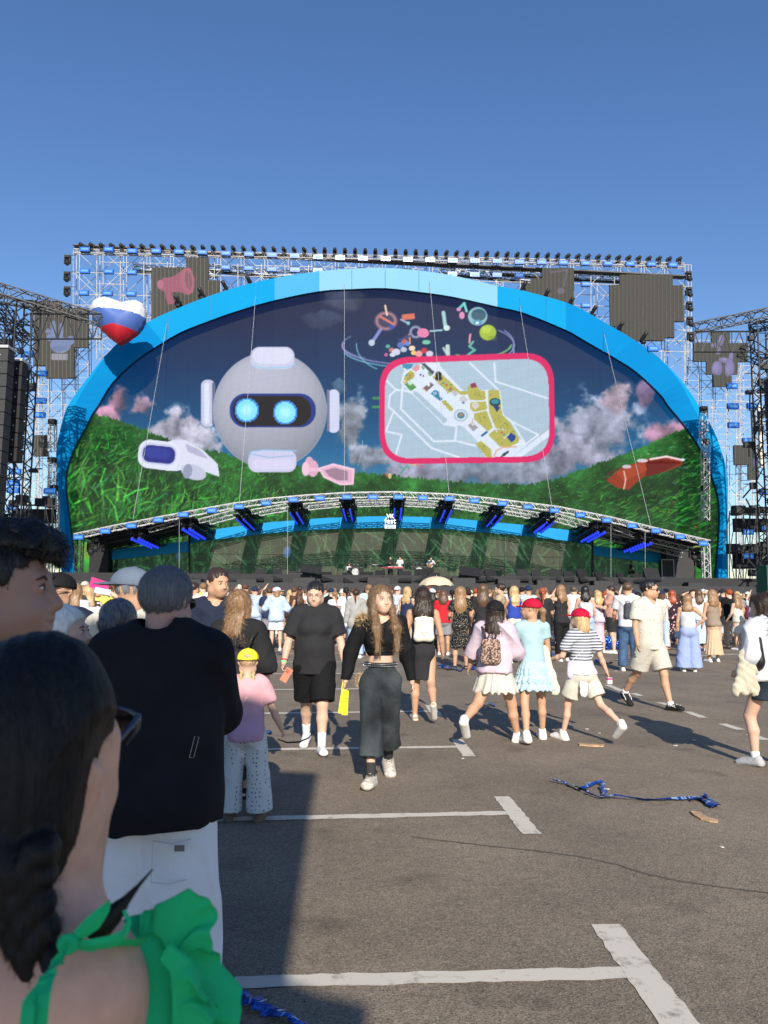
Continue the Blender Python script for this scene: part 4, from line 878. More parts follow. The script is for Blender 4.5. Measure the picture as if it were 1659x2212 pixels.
boom(tr, P(1500, 709, 61), P(1720, 664, 59), .72); boom(tr, P(1600, 757, 61), P(1700, 800, 61), .8); boom(tr, P(1620, 708, 61), P(1720, 690, 60), .7)
rg = random.Random(4)
for (root, x0, x1, y0, y1, cnt) in ((tl, -10, 78, 690, 1180, 70), (tr, 1618, 1668, 700, 1240, 60)):
    mb = MB()
    for k in range(cnt):
        x = rg.uniform(x0, x1); y = rg.uniform(y0, y1); a = P(x, y, rg.uniform(60, 63)); b_ = P(x+rg.choice((-22,-14,0,14,22)), y+rg.choice((-26,0,0,26,40)), rg.uniform(60, 63)); mb.tube(a, b_, rg.uniform(.03, .07), 4)
        if k % 4 == 0: mb.box(a, (rg.uniform(.3,.9), rg.uniform(.3,.6), rg.uniform(.2,.6)))
    mb.build('rigging', M_BLACK, root)
# dark clutter platforms at the foot of the towers
for (nm, x0, x1, y0, y1, sd) in (('left', 20, 128, 1090, 1255, 3), ('right', 1576, 1680, 1110, 1270, 4)):
    rgc = random.Random(sd); root = empty('rigging_platform', (0,0,0), 0, 'dark crowded platform of rigging gear at the foot of the %s tower' % nm, 'platform')
    mb = MB()
    for y in (y0, (y0+y1)/2, y1-10): mb.tube(P(x0, y, 64), P(x1, y+3, 64), .09, 4); mb.tube(P(x0, y, 66), P(x1, y+3, 66), .09, 4)
    for k in range(8): x = x0+(x1-x0)*k/7; mb.tube(P(x, y0-6, 64), P(x, y1+20, 64), .05, 4); mb.tube(P(x, y0, 64), P(x+rgc.choice((-14,14)), (y0+y1)/2, 64), .04, 4); mb.tube(P(x, (y0+y1)/2, 64), P(x+rgc.choice((-14,14)), y1, 64), .04, 4)
    mb.build('frame', M_BLACK, root)
    for k in range(18): mb = MB(); p = P(rgc.uniform(x0+6, x1-6), rgc.choice((y0, (y0+y1)/2))+rgc.uniform(-9, -2), 64.8); mb.box(p, (rgc.uniform(.4,1.1), .6, rgc.uniform(.4,.9))); mb.build('gear_box', M_BLK2 if k % 3 else M_DARKBOX, root)
    mb = MB()
    mb.box(P((x0+x1)/2, y0+25, 66.5), (3.6,.3,1.2)); mb.box(P((x0+x1)/2, (y0+y1)/2+22, 66.5), (3.6,.3,1.4)); mb.build('sheeting', mat('cloth_black', (.02,.02,.022), .9), root)
# line arrays
def line_array(x, y0, y1, wpx, Y, n, lab, m=M_DARKBOX):
    root = empty('line_array_speaker', tuple(P(x, y0, Y)), 0, lab, 'loudspeaker'); top = P(x, y0, Y); bot = P(x, y1, Y); hgt = (top.z-bot.z)/n; w = wpx/1660*Y
    dotm = mat('bolt', (.6,.6,.58), .4)
    for k in range(n):
        mb = MB(); off_ = -.012*(k/n)**2*n; mb.box((0, off_, -(k+.5)*hgt), (w, 1.0, hgt*.93)); c = mb.build('cabinet', m, root)
        if k == 0:
            pass
        d = MB(); d.ball((w*.1, off_-.52, -(k+.5)*hgt), .05, 6, 4); d.build('bolt', dotm, c)
    mb = MB(); mb.box((0, 0, .14), (w*1.04, 1.2, .2)); mb.build('flying_frame', M_WHITE, root); return root
line_array(4, 757, 1145, 42, 56, 14, 'tall grey line array loudspeaker at the left edge of the view')
line_array(41, 785, 1000, 28, 58, 7, 'shorter black line array loudspeaker beside the grey one', mat('speaker_black', (.014,.014,.016), .6))
line_array(1668, 820, 1100, 24, 58, 10, 'black line array loudspeaker at the right edge of the view', mat('speaker_black', (.014,.014,.016), .6))
for (x, y0, y1, wpx, m, lab) in ((1644, 877, 1010, 9, mat('board_white', (.7,.66,.56), .6), 'tall narrow cream board on the right truss tower'), (1629, 885, 990, 8, mat('board_grey', (.28,.3,.32), .6), 'narrow grey board left of the cream one')):
    a, b_ = P(x, y0, 63), P(x, y1, 63); mb = MB(); mb.box((a+b_)/2, (wpx/1660*63, .3, a.z-b_.z)); tag(mb.build('board', m), lab, 'board')
mb = MB(); p = P(1653, 1250, 50); mb.box((p.x+.6, p.y, p.z/2+.3), (1.6, 1.4, p.z+.9)); mb.box((p.x+.6, p.y, p.z+.8), (1.7, 1.5, .12)); tag(mb.build('green_booth', mat('booth_green', (.015,.10,.06), .6)), 'dark green booth at the right edge behind the crowd', 'booth')
# grey lattice masts close to the legs of the arch
for i, (x, y0, y1) in enumerate(((113,918,975),(112,1000,1105),(116,1060,1165),(1520,890,960),(1524,960,1060),(1524,1060,1125))):
    mb = MB(); truss(mb, P(x, y0, 70), P(x, y1, 70), .55, .05, .03); rt_ = empty('lattice_mast', (0,0,0), 0, 'short grey lattice mast beside the %s leg of the arch, %s from the top' % ('left' if x < 800 else 'right', ORD[i % 3]), 'mast'); mb.build('lattice', M_WHITE if y0 < 960 else M_SCAF, rt_); mb = MB(); mb.box(P(x, y0-6, 70), (.65,.5,.5)); mb.build('gear_box', M_BLK2, rt_)

# ---- equipment on the stage
def on(x, y, Y): return P(x, y, Y)
def sub(x0, x1, y0, y1, Y, i):
    root = empty('subwoofer', tuple(P((x0+x1)/2, (y0+y1)/2, Y)), .046, 'wide black loudspeaker box on the front edge of the stage, %s from the left' % ORD[i], 'loudspeaker', 'loudspeaker boxes along the front edge of the stage')
    w = (x1-x0)/1660*Y; h_ = (y1-y0)/1660*Y; mb = MB(); mb.box((0,.3,0), (w,.9,h_)); mb.build('cabinet', M_BLK2, root); mb = MB(); mb.box((0,-.17,0), (w*.94,.04,h_*.86)); mb.build('grille', M_DARKBOX, root)
for i, (a, b_) in enumerate(((z4(1160,1070),z4(1235,1110)),(z4(1455,1070),z4(1575,1106)),(z5(232,1060),z5(368,1105)),(z5(690,1057),z5(830,1106)),(z5(1210,1062),z5(1355,1110)),(z5(1490,1070),z5(1630,1115)),(z6(170,1125),z6(295,1162)),(z6(535,1130),z6(665,1172)),(z6(1140,1140),z6(1260,1192)))):
    sub(a[0], b_[0], a[1], b_[1], 61.5, i)
rgm = random.Random(12)
for i, x in enumerate([430,462,505,560,600,668,706,752,790,818,875,908,940,1005,1035,1062,1130,1160,1200,1230,1262,1300,1345,1380,1410]):
    p = P(x, 1247+rgm.uniform(-2,3), 62.5); root = empty('stage_monitor', tuple(p), .046+rgm.uniform(-.4,.4), 'black wedge monitor on the stage edge, %s from the left' % ordn(i), 'monitor', 'wedge monitors along the stage edge')
    w, h_ = rgm.uniform(.7,1.3), rgm.uniform(.35,.7); v_ = [(-w/2,-.3,-.35),(w/2,-.3,-.35),(w/2,.4,-.35),(-w/2,.4,-.35),(-w/2,-.15,-.2),(w/2,-.15,-.2),(w/2,.4,h_),(-w/2,.4,h_)]
    mb = MB(); mb.add(v_, [(3,2,1,0),(0,1,5,4),(4,5,6,7),(2,3,7,6),(1,2,6,5),(0,4,7,3)]); mb.build('cabinet', M_BLK2, root)
for i, x in enumerate((728, 775, 795, 850, 925, 1000, 1190, 1215, 1310, 1330, 612, 640)):
    p = P(x, 1250, 68); root = empty('microphone_stand', tuple(p), 0, 'thin microphone stand on the stage, %s from the left' % ordn(sorted((728, 775, 795, 850, 925, 1000, 1190, 1215, 1310, 1330, 612, 640)).index(x)), 'microphone stand', 'microphone stands on the stage')
    mb = MB(); mb.tube((0,0,-.4), (0,0,1.3), .025, 4); mb.tube((0,0,1.3), (.3,-.2,1.45), .02, 4); mb.tube((-.25,0,-.38),(.25,0,-.38),.02,4); mb.build('stand', M_BLACK, root); mb = MB(); mb.ball((.32,-.21,1.46), .05, 6, 4); mb.build('microphone', M_LENS, root)
# drum kits, keyboards, racks
def drums(x, y, Y, lab, sc=1.0):
    root = empty('drum_kit', tuple(P(x, y, Y)), 0, lab, 'drum kit'); m1 = mat('drum_shell', (.03,.03,.035), .3); m2 = mat('cymbal', (.5,.42,.22), .3, .8, .1); m3 = mat('drum_skin', (.4,.4,.4), .6)
    for (a, b_, c_, r, ln, ax) in ((0,0,.3,.34,.4,'y'),(-.5,.1,.55,.18,.3,'z'),(.5,.1,.5,.22,.4,'z'),(-.15,0,.85,.15,.22,'z'),(.2,0,.85,.15,.22,'z')):
        mb = MB(); d = Vector((0,ln/2,0)) if ax == 'y' else Vector((0,0,ln/2)); c0 = Vector((a,b_,c_))*sc; mb.tube(c0-d, c0+d, r*sc, 14); dr = mb.build('drum', m1, root); mb = MB(); mb.tube(c0-d*1.03 if ax == 'y' else c0+d, c0-d*1.06 if ax == 'y' else c0+d*1.05, r*.95*sc, 14); mb.build('drum_skin', m3, dr)
    for (a, b_, c_) in ((-.8,0,1.15),(.75,0,1.25),(-.35,.3,1.4),(.4,.3,1.4)):
        mb = MB(); mb.tube(Vector((a,b_,0))*sc, Vector((a,b_,c_))*sc, .015, 4); mb.build('cymbal_stand', M_BLACK, root); mb = MB(); mb.ball(Vector((a,b_,c_))*sc, (.24*sc,.24*sc,.015), 12, 4); mb.build('cymbal', m2, root)
drums(768, 1243, 69, 'drum kit left of the keyboard players'); drums(905, 1243, 69, 'larger drum kit behind the umbrella', 1.15); drums(1020, 1246, 69, 'percussion set right of the guitarist', .8)
for i, (x, y, w) in enumerate(((847,1226,2.0),(815,1222,1.0))):
    root = empty('keyboard', tuple(P(x, y, 68.3)), 0, ('red keyboard on a stand in front of two musicians','small black keyboard beside the red one')[i], 'keyboard'); mb = MB(); mb.box((0,0,0), (w,.4,.14)); mb.build('case', mat('key_red', (.35,.05,.06), .4) if i == 0 else M_BLK2, root); mb = MB(); mb.box((0,-.1,.08), (w*.92,.18,.02)); mb.build('keys', mat('keys_white', (.7,.7,.68), .4), root)
    mb = MB(); mb.tube((-.5,0,-.9),(.5,0,0),.03,4); mb.tube((.5,0,-.9),(-.5,0,0),.03,4); mb.build('stand', M_BLACK, root)
for i, (x, y, w, h_) in enumerate(((1442,1228,1.1,1.6),(1470,1225,2.6,3.0),(470,1249,1.2,.7),(535,1248,1.0,.6),(640,1247,1.6,.9),(1108,1250,1.4,.7),(1245,1251,1.3,.7))):
    root = empty('equipment_rack', tuple(P(x, y, 69.5)), 0, ('white framed equipment rack at the right end of the stage','large dark cabinet at the right end of the stage','low black road case at the left of the stage','low black road case beside the left microphone stands','wide black case left of the drummer','low black case right of the guitarist','low black case near the right end of the back wall')[i], 'rack'); mb = MB(); mb.box((0,.3,0), (w,.8,h_)); mb.build('case', M_DARKBOX, root)
    mb = MB()
    for zz_ in (-h_/2, h_/2): mb.box((0,-.13,zz_), (w*1.02,.06,.07))
    for xx_ in (-w/2, w/2): mb.box((xx_,-.13,0), (.07,.06,h_)); 
    mb.build('frame', M_WHITE if i == 0 else M_BLACK, root)
for i, (x, y, t) in enumerate(((672,1232,.9),(1015,1238,.9))):
    root = empty('tilted_screen', tuple(P(x, y, 62)), .1, ('black tilted prompter screen left of the drummer','black tilted prompter screen right of the guitarist')[i], 'screen'); mb = MB(); mb.box((0,0,.1), (1.7,.9,.08), mat=Matrix.Rotation(R(50),3,'X')@Matrix.Rotation(R(8),3,'Y')); mb.build('panel', M_BLK2, root); mb = MB(); mb.tube((0,.1,0),(0,.2,-.9),.05,4); mb.build('stand', M_BLACK, root)
# moving heads under both ends of the canopy
for i, (x, y) in enumerate([z6(1175,950),z6(1218,945),z6(1250,990),z6(1210,1000),z4(560,870),z4(590,850)]): place(hp, P(x, y-10, YC+1), 'black moving head light hanging under the %s end of the canopy, %s' % (('right','left')[i > 3], ('outer front','inner front','low','middle','lower','upper')[i]), 'stage light', 'moving heads under the canopy ends')

# ---- unseen tower behind the camera, cladding shaped to cast the foreground shadow
shp = [(-700,1668),(560,1664),(687,1671),(672,1760),(655,1880),(638,2000),(622,2118),(700,2148),(795,2168),(790,2212),(780,2330),(700,2700),(0,2700),(-900,2400)]
tk = []
for k, (x, y) in enumerate(shp): tk.append(G(x, y))
bt = empty('shadow_caster', (0,0,0), 0, 'cloth-clad scaffold tower standing behind the photographer', 'tower')
def onplane(p, Yp): t = (Yp-p.y)/SUND.y; return p+SUND*t
YB = -3.6
pl = [onplane(p, YB) for p in tk]; n = len(pl); mb = MB()
mb.add(pl+[p+Vector((0,-.3,0)) for p in pl], [tuple(range(n)), tuple(range(2*n-1, n-1, -1))]+[(i, n+i, n+(i+1)%n, (i+1)%n) for i in range(n)]); mb.build('cladding', mat('clad_cloth', (.05,.05,.055), .9), bt)
mb = MB()
for x in (-5, -3, -1): mb.tube((x, YB-.6, 0), (x, YB-.6, 3.6), .03, 6); mb.tube((x, YB-2, 0), (x, YB-2, 3.6), .03, 6); mb.tube((x, YB-.6, 3.4), (x, YB-2, 3.4), .03, 6)
mb.build('frame', M_SCAF, bt)
# ================================================================ people builder (signed distance fields turned into smooth meshes)
def parts_mesh(name, parts, mats, parent=None, smooth=True):
    """parts: list of (verts, faces ndarray or list, material index) -> one mesh object"""
    V_ = []; loops = []; starts = []; mi = []; nb = 0; nl = 0
    for v, f, m in parts:
        v = np.asarray(v, np.float32).reshape(-1, 3)
        if len(v) == 0 or len(f) == 0: continue
        V_.append(v)
        if isinstance(f, np.ndarray):
            k = f.shape[1]; loops.append((f+nb).ravel()); starts.append(nl+np.arange(0, f.size, k)); nl += f.size; mi.append(np.full(len(f), m))
        else:
            for q in f: loops.append(np.array(q)+nb); starts.append(np.array([nl])); nl += len(q)
            mi.append(np.full(len(f), m))
        nb += len(v)
    me = bpy.data.meshes.new(name); V_ = np.concatenate(V_); loops = np.concatenate(loops).astype(np.int32); starts = np.concatenate(starts).astype(np.int32); mi = np.concatenate(mi).astype(np.int32)
    me.vertices.add(len(V_)); me.vertices.foreach_set('co', V_.ravel()); me.loops.add(len(loops)); me.loops.foreach_set('vertex_index', loops)
    me.polygons.add(len(starts)); me.polygons.foreach_set('loop_start', starts); me.update(calc_edges=True)
    for m in (mats if isinstance(mats, (list, tuple)) else [mats]): me.materials.append(m)
    me.polygons.foreach_set('material_index', mi); me.polygons.foreach_set('use_smooth', np.full(len(starts), smooth)); me.update()
    o = bpy.data.objects.new(name, me); col.objects.link(o)
    if parent is not None: o.parent = parent
    return o
def pr(a, b=None, ra=.05, rb=None, s=(1,1,1), k=.03, op='+', caps=(), ):
    a = np.array(a, float); b = a.copy() if b is None else np.array(b, float); rb = ra if rb is None else rb
    return dict(a=a, b=b, ra=ra, rb=rb, s=np.array(s, float), k=k, op=op, caps=[(np.array(p, float), np.array(n, float)/np.linalg.norm(n)) for p, n in caps])
def wr(X, Y, Z, f=9.0, sd=0.0):       # folds of cloth
    w1_ = np.sin(f*.55*Z+sd*1.7+1.3*np.sin(f*.4*X))+.6*np.sin(f*.9*Y+sd); m1 = .5+.5*np.sin(f*.33*X+f*.27*Z+sd*3)*np.sin(f*.3*Y-sd)
    a = 1-np.abs(np.sin(f*.42*Z+f*.55*X+1.2*w1_+sd)); b = 1-np.abs(np.sin(f*.95*X-f*.35*Z+1.6*np.sin(f*.45*Z+sd*2)+f*.6*Y))
    return (-(a*a*1.7*m1+b*b*1.2*(1-m1))+.5)*.6
def sdf(prims, h, disp=None, caps=(), pad=.02):
    mn = np.full(3, 1e9); mx = -mn; bb = []
    for p in prims:
        r = max(p['ra'], p['rb'])*np.maximum(p['s'], 1e-3); lo = np.minimum(p['a'], p['b'])-r; hi = np.maximum(p['a'], p['b'])+r; bb.append((lo, hi))
        if p['op'] == '+': mn = np.minimum(mn, lo); mx = np.maximum(mx, hi)
    mn -= pad+2*h; mx += pad+2*h; n = np.ceil((mx-mn)/h).astype(int)+1; F = np.full(n, .16)
    ax = [mn[i]+np.arange(n[i])*h for i in range(3)]
    for p, (lo, hi) in zip(prims, bb):
        mg = max(p['k'], .02)+2*h+.01; i0 = np.clip(((lo-mg-mn)/h).astype(int), 0, n-1); i1 = np.clip(np.ceil((hi+mg-mn)/h).astype(int)+1, 1, n)
        if (i1 <= i0).any(): continue
        x = ax[0][i0[0]:i1[0]][:, None, None]; y = ax[1][i0[1]:i1[1]][None, :, None]; z = ax[2][i0[2]:i1[2]][None, None, :]
        s = p['s']; a = p['a']; d = (p['b']-a)/s; L = (d*d).sum()+1e-12; px, py, pz = (x-a[0])/s[0], (y-a[1])/s[1], (z-a[2])/s[2]
        t = np.clip((px*d[0]+py*d[1]+pz*d[2])/L, 0, 1)
        D = (np.sqrt((px-t*d[0])**2+(py-t*d[1])**2+(pz-t*d[2])**2)-(p['ra']+(p['rb']-p['ra'])*t))*min(s.min(), 1.0)
        for c, nn in p['caps']: D = np.maximum(D, (x-c[0])*nn[0]+(y-c[1])*nn[1]+(z-c[2])*nn[2])
        sl_ = tuple(slice(i0[i], i1[i]) for i in range(3)); A = F[sl_]; k = max(p['k'], 1e-4)
        if p['op'] == '+': hh = np.maximum(k-np.abs(A-D), 0)/k; F[sl_] = np.minimum(A, D)-hh*hh*k*.25
        else: D = -D; hh = np.maximum(k-np.abs(A-D), 0)/k; F[sl_] = np.maximum(A, D)+hh*hh*k*.25
    X = ax[0][:, None, None]; Y = ax[1][None, :, None]; Z = ax[2][None, None, :]
    if disp is not None: F = F+disp(X, Y, Z)
    for c, nn in caps:
        nn = np.array(nn, float); nn /= np.linalg.norm(nn); F = np.maximum(F, (X-c[0])*nn[0]+(Y-c[1])*nn[1]+(Z-c[2])*nn[2])
    F[0] = F[-1] = .05; F[:, 0] = F[:, -1] = .05; F[:, :, 0] = F[:, :, -1] = .05
    return surface_nets(F, mn, h)

# ---- materials for people
def skin(name, c): return mat('skin_'+name, c, .55, 0, .07, 12, spec=.35, sub=.0)
SK_L = skin('light', (.60,.38,.27)); SK_M = skin('tan', (.50,.29,.18)); SK_D = skin('shade', (.56,.36,.27))
LIP = mat('lip', (.42,.15,.13), .45, 0, 0); EYW = mat('eye_white', (.7,.68,.66), .3, 0, 0); IRI = mat('iris', (.05,.035,.025), .15, 0, 0); BROW = mat('eyebrow', (.06,.035,.02), .8, 0, 0); BROWB = mat('eyebrow_brown', (.12,.07,.04), .8, 0, 0)
def hairm(name, c, v=.5):
    key = 'hair_'+name
    if key in MATS: return MATS[key]
    m, nt, b = new_mat(key); MATS[key] = m; L = nt.links; tc = N(nt, 'ShaderNodeTexCoord'); mp = N(nt, 'ShaderNodeMapping'); mp.inputs['Scale'].default_value = (130,130,7); L.new(tc.outputs['Object'], mp.inputs[0])
    n = N(nt, 'ShaderNodeTexNoise', i_Scale=1.0, i_Detail=4.0); L.new(mp.outputs[0], n.inputs['Vector']); r = N(nt, 'ShaderNodeValToRGB'); e = r.color_ramp.elements
    e[0].position = .3; e[0].color = tuple(x*(1-v) for x in c)+(1,); e[1].position = .7; e[1].color = tuple(min(1, x*(1+v)) for x in c)+(1,)
    L.new(n.outputs[0], r.inputs[0]); L.new(r.outputs[0], b.inputs['Base Color']); b.inputs['Roughness'].default_value = .42; b.inputs['Specular IOR Level'].default_value = .45
    bp = N(nt, 'ShaderNodeBump', i_Strength=.6, i_Distance=.006); L.new(n.outputs[0], bp.inputs['Height']); L.new(bp.outputs[0], b.inputs['Normal']); return m
H_BLACK = hairm('black', (.012,.010,.010)); H_DARK = hairm('dark_brown', (.035,.020,.014)); H_BROWN = hairm('brown', (.10,.055,.03)); H_LBR = hairm('light_brown', (.26,.15,.075)); H_BLOND = hairm('blond', (.50,.34,.17)); H_RED = hairm('red', (.30,.07,.025)); H_GREY = hairm('grey', (.17,.18,.20), .35); H_WHITE = hairm('white', (.80,.80,.76), .15); H_HONEY = hairm('honey', (.36,.21,.10))
def cloth(name, c, rough=.85, var=.08, bump=.35, bs=26): return mat(name, c, rough, 0, var, 5, bump=bump, bscale=bs, spec=.15)
def cloth_pattern(name, kind, c0, c1, sc=10.0, rough=.85, th=.5, c2=None):
    if name in MATS: return MATS[name]
    m, nt, b = new_mat(name); MATS[name] = m; L = nt.links; tc = N(nt, 'ShaderNodeTexCoord'); src = tc.outputs['Object']; r = N(nt, 'ShaderNodeValToRGB'); r.color_ramp.interpolation = 'CONSTANT'; e = r.color_ramp.elements
    if kind == 'stripe':
        w = N(nt, 'ShaderNodeTexWave', wave_type='BANDS', bands_direction='Z', i_Scale=sc, i_Distortion=1.2); w.inputs['Detail Scale'].default_value = .3; L.new(src, w.inputs['Vector']); fac = w.outputs['Fac']
    elif kind == 'dots':
        w = N(nt, 'ShaderNodeTexVoronoi', i_Scale=sc); w.inputs['Randomness'].default_value = .35; L.new(src, w.inputs['Vector']); fac = w.outputs['Distance']
    elif kind == 'floral':
        w = N(nt, 'ShaderNodeTexVoronoi', i_Scale=sc); w.inputs['Randomness'].default_value = 1; L.new(src, w.inputs['Vector']); fac = w.outputs['Distance']
    elif kind == 'mottle':
        w = N(nt, 'ShaderNodeTexNoise', i_Scale=sc, i_Detail=2.0); L.new(src, w.inputs['Vector']); fac = w.outputs[0]
    elif kind == 'zfade':
        w = N(nt, 'ShaderNodeSeparateXYZ'); L.new(src, w.inputs[0]); mr = N(nt, 'ShaderNodeMapRange'); mr.inputs[1].default_value = sc; mr.inputs[2].default_value = th; L.new(w.outputs[2], mr.inputs[0]); fac = mr.outputs[0]; r.color_ramp.interpolation = 'LINEAR'; th = 1
    e[0].position = 0; e[0].color = (*c0, 1); e[1].position = th; e[1].color = (*c1, 1)
    L.new(fac, r.inputs[0])
    if c2 is not None:
        q = e.new(min(.99, th+.12)); q.color = (*c2, 1)
    L.new(r.outputs[0], b.inputs['Base Color']); b.inputs['Roughness'].default_value = rough; b.inputs['Specular IOR Level'].default_value = .15
    n2 = N(nt, 'ShaderNodeTexNoise', i_Scale=24.0, i_Detail=3.0); L.new(src, n2.inputs['Vector']); bp = N(nt, 'ShaderNodeBump', i_Strength=.3, i_Distance=.02); L.new(n2.outputs[0], bp.inputs['Height']); L.new(bp.outputs[0], b.inputs['Normal']); return m
def oc_mat(name, rough=.85, strand=False, var=.12):
    m, nt, b = new_mat(name); L = nt.links; oi = N(nt, 'ShaderNodeObjectInfo'); tc = N(nt, 'ShaderNodeTexCoord'); mp = N(nt, 'ShaderNodeMapping'); mp.inputs['Scale'].default_value = (90,90,8) if strand else (7,7,7); L.new(tc.outputs['Object'], mp.inputs[0])
    n = N(nt, 'ShaderNodeTexNoise', i_Scale=1.0, i_Detail=3.0); L.new(mp.outputs[0], n.inputs['Vector']); mr = N(nt, 'ShaderNodeMapRange'); mr.inputs[1].default_value = .3; mr.inputs[2].default_value = .7; mr.inputs[3].default_value = 1-var*(3 if strand else 1); mr.inputs[4].default_value = 1+var*(3 if strand else 1); L.new(n.outputs[0], mr.inputs[0])
    mx = N(nt, 'ShaderNodeMix', data_type='RGBA', blend_type='MULTIPLY'); mx.inputs[0].default_value = 1; L.new(oi.outputs['Color'], mx.inputs[6]); L.new(mr.outputs[0], mx.inputs[7]); L.new(mx.outputs[2], b.inputs['Base Color'])
    b.inputs['Roughness'].default_value = rough; b.inputs['Specular IOR Level'].default_value = .2; bp = N(nt, 'ShaderNodeBump', i_Strength=.4, i_Distance=.01); L.new(n.outputs[0], bp.inputs['Height']); L.new(bp.outputs[0], b.inputs['Normal']); return m
OC_CLOTH = oc_mat('crowd_cloth'); OC_HAIR = oc_mat('crowd_hair', .5, True); OC_SKIN = oc_mat('crowd_skin', .55, False, .04)

def rotv(v, rx=0, ry=0, rz=0):
    return Matrix.Rotation(rz,3,'Z')@Matrix.Rotation(ry,3,'Y')@Matrix.Rotation(rx,3,'X')@Vector(v)
def two_bone(a, t, l1, l2, hint):
    a = Vector(a); t = Vector(t); d = t-a; L = min(d.length, (l1+l2)*.995); d = d.normalized(); x = (l1*l1-l2*l2+L*L)/(2*L); h = math.sqrt(max(l1*l1-x*x, 0)); hn = Vector(hint); hn = (hn-d*hn.dot(d)); hn = hn.normalized() if hn.length > 1e-5 else Vector((0,-1,0))
    return a+d*x+hn*h, a+d*L

def skeleton(sp):
    H = sp['H']; fem = sp.get('fem', True); J = {}; lean = R(sp.get('lean', 0)); side = R(sp.get('side', 0))
    hw = .052 if fem else .05; sw = sp.get('sw', .098 if fem else .112)
    hip = Vector((0, 0, .505))
    def up_pt(x, y, z): v = Vector((x, y, z))-hip; v = Matrix.Rotation(side,3,'Y')@Matrix.Rotation(-lean,3,'X')@v; return v+hip
    for sd, key in ((-1,'L'),(1,'R')):
        fwd, out, knee, fp = (sp.get('leg'+key) or (0,2,0,0))[:4]; tw = 0
        h = Vector((sd*hw, 0, .505)); d1 = Vector((math.sin(R(out))*sd, math.sin(R(fwd))*math.cos(R(out)), -math.cos(R(fwd))*math.cos(R(out)))); kn = h+d1*.235
        d2 = Vector((math.sin(R(out*.5))*sd, math.sin(R(fwd-knee)), -math.cos(R(fwd-knee)))); an = kn+d2.normalized()*.232
        fd = Vector((sd*.12, math.cos(R(fp)), -math.sin(R(fp)))).normalized()
        J['hip'+key] = h; J['knee'+key] = kn; J['ank'+key] = an; J['toe'+key] = an+fd*.095+Vector((0,0,-.022)); J['heel'+key] = an-fd*.03+Vector((0,0,-.028)); J['fd'+key] = fd
        s_ = up_pt(sd*sw, -.003, .812); J['sh'+key] = s_
        arm = sp.get('arm'+key) or (0, 8, 8)
        if arm[0] == 'ik': el, wr_ = two_bone(s_, arm[1], .168, .15, arm[2]); hd = (wr_-el).normalized(); hd = (hd+Vector(arm[3])*.8).normalized() if len(arm) > 3 else hd
        else:
            f, o, e = arm[:3]; inn = arm[3] if len(arm) > 3 else 0
            d1 = Vector((math.sin(R(o))*sd, math.sin(R(f))*math.cos(R(o)), -math.cos(R(f))*math.cos(R(o)))); el = s_+d1*.168
            d2 = Vector((math.sin(R(o-inn))*sd, math.sin(R(f+e))*math.cos(R(o-inn)), -math.cos(R(f+e))*math.cos(R(o-inn)))); wr_ = el+d2*.15; hd = d2
        J['el'+key] = el; J['wr'+key] = wr_; J['hd'+key] = hd
    J['pel'] = up_pt(0,0,.53); J['waist'] = up_pt(0,0,.61); J['chest'] = up_pt(0,.002,.71); J['uch'] = up_pt(0,0,.775); J['neck'] = up_pt(0,-.006,.83); J['head'] = up_pt(0,.004,.868)
    dz = -min(min(J['toe'+k].z-.014, J['heel'+k].z-.012) for k in 'LR')
    for k in J:
        if not k.startswith(('hd','fd')): J[k] = (J[k]+Vector((0,0,dz)))
    for k in J:
        if not k.startswith(('hd','fd')): J[k] = J[k]*H
    return J

def head_prims(fem=True, child=False, fat=0):
    f = fat
    P_ = [pr((0,-.012,.135), ra=.078, s=(.97,1.2,1.08), k=.02), pr((0,.03,.075), ra=.06, s=(.98+f*.3,1.05,1.25), k=.04), pr((0,.055,.025), (0,.05,.03), .034+f*.01, s=(1.0 if fem else 1.2,1,.9), k=.035),
         pr((-.045,.0,.045), (.045,.0,.045), .03+f*.02, k=.04), pr((0,-.02,.05), (0,-.03,-.06), .046 if fem else .056, .052 if fem else .062, k=.03),
         pr((-.03,.072,.062), (.03,.072,.062), .018+f*.012, k=.03)]
    P_ += [pr((-.026,.082,.121), (.026,.082,.121), .010, k=.018)]
    for sx in (-1, 1): P_ += [pr((sx*.031,.098,.104), ra=.014, s=(1.25,1,.8), k=.012, op='-'), pr((sx*.030,.083,.104), ra=.0125, k=.004), pr((sx*.079,-.008,.098), (sx*.083,-.014,.108), .012, .014, s=(.5,.9,1.25), k=.008), pr((sx*.087,-.004,.1), ra=.008, s=(.5,.8,1.5), k=.006, op='-')]
    P_ += [pr((0,.087,.115), (0,.108,.073), .0075, .0115, k=.012), pr((-.011,.096,.068), (.011,.096,.068), .0085, k=.008), pr((-.020,.086,.045), (.020,.086,.045), .0085, s=(1,1,.8), k=.008), pr((-.017,.084,.034), (.017,.084,.034), .009, s=(1,1,.8), k=.008), pr((-.024,.098,.0398), (.024,.098,.0398), .003, k=.004, op='-')]
    return P_
HEADS = {}
def head_mesh(fem, fat, h):
    key = (fem, fat, h)
    if key not in HEADS: HEADS[key] = sdf(head_prims(fem, False, fat), h)
    return HEADS[key]
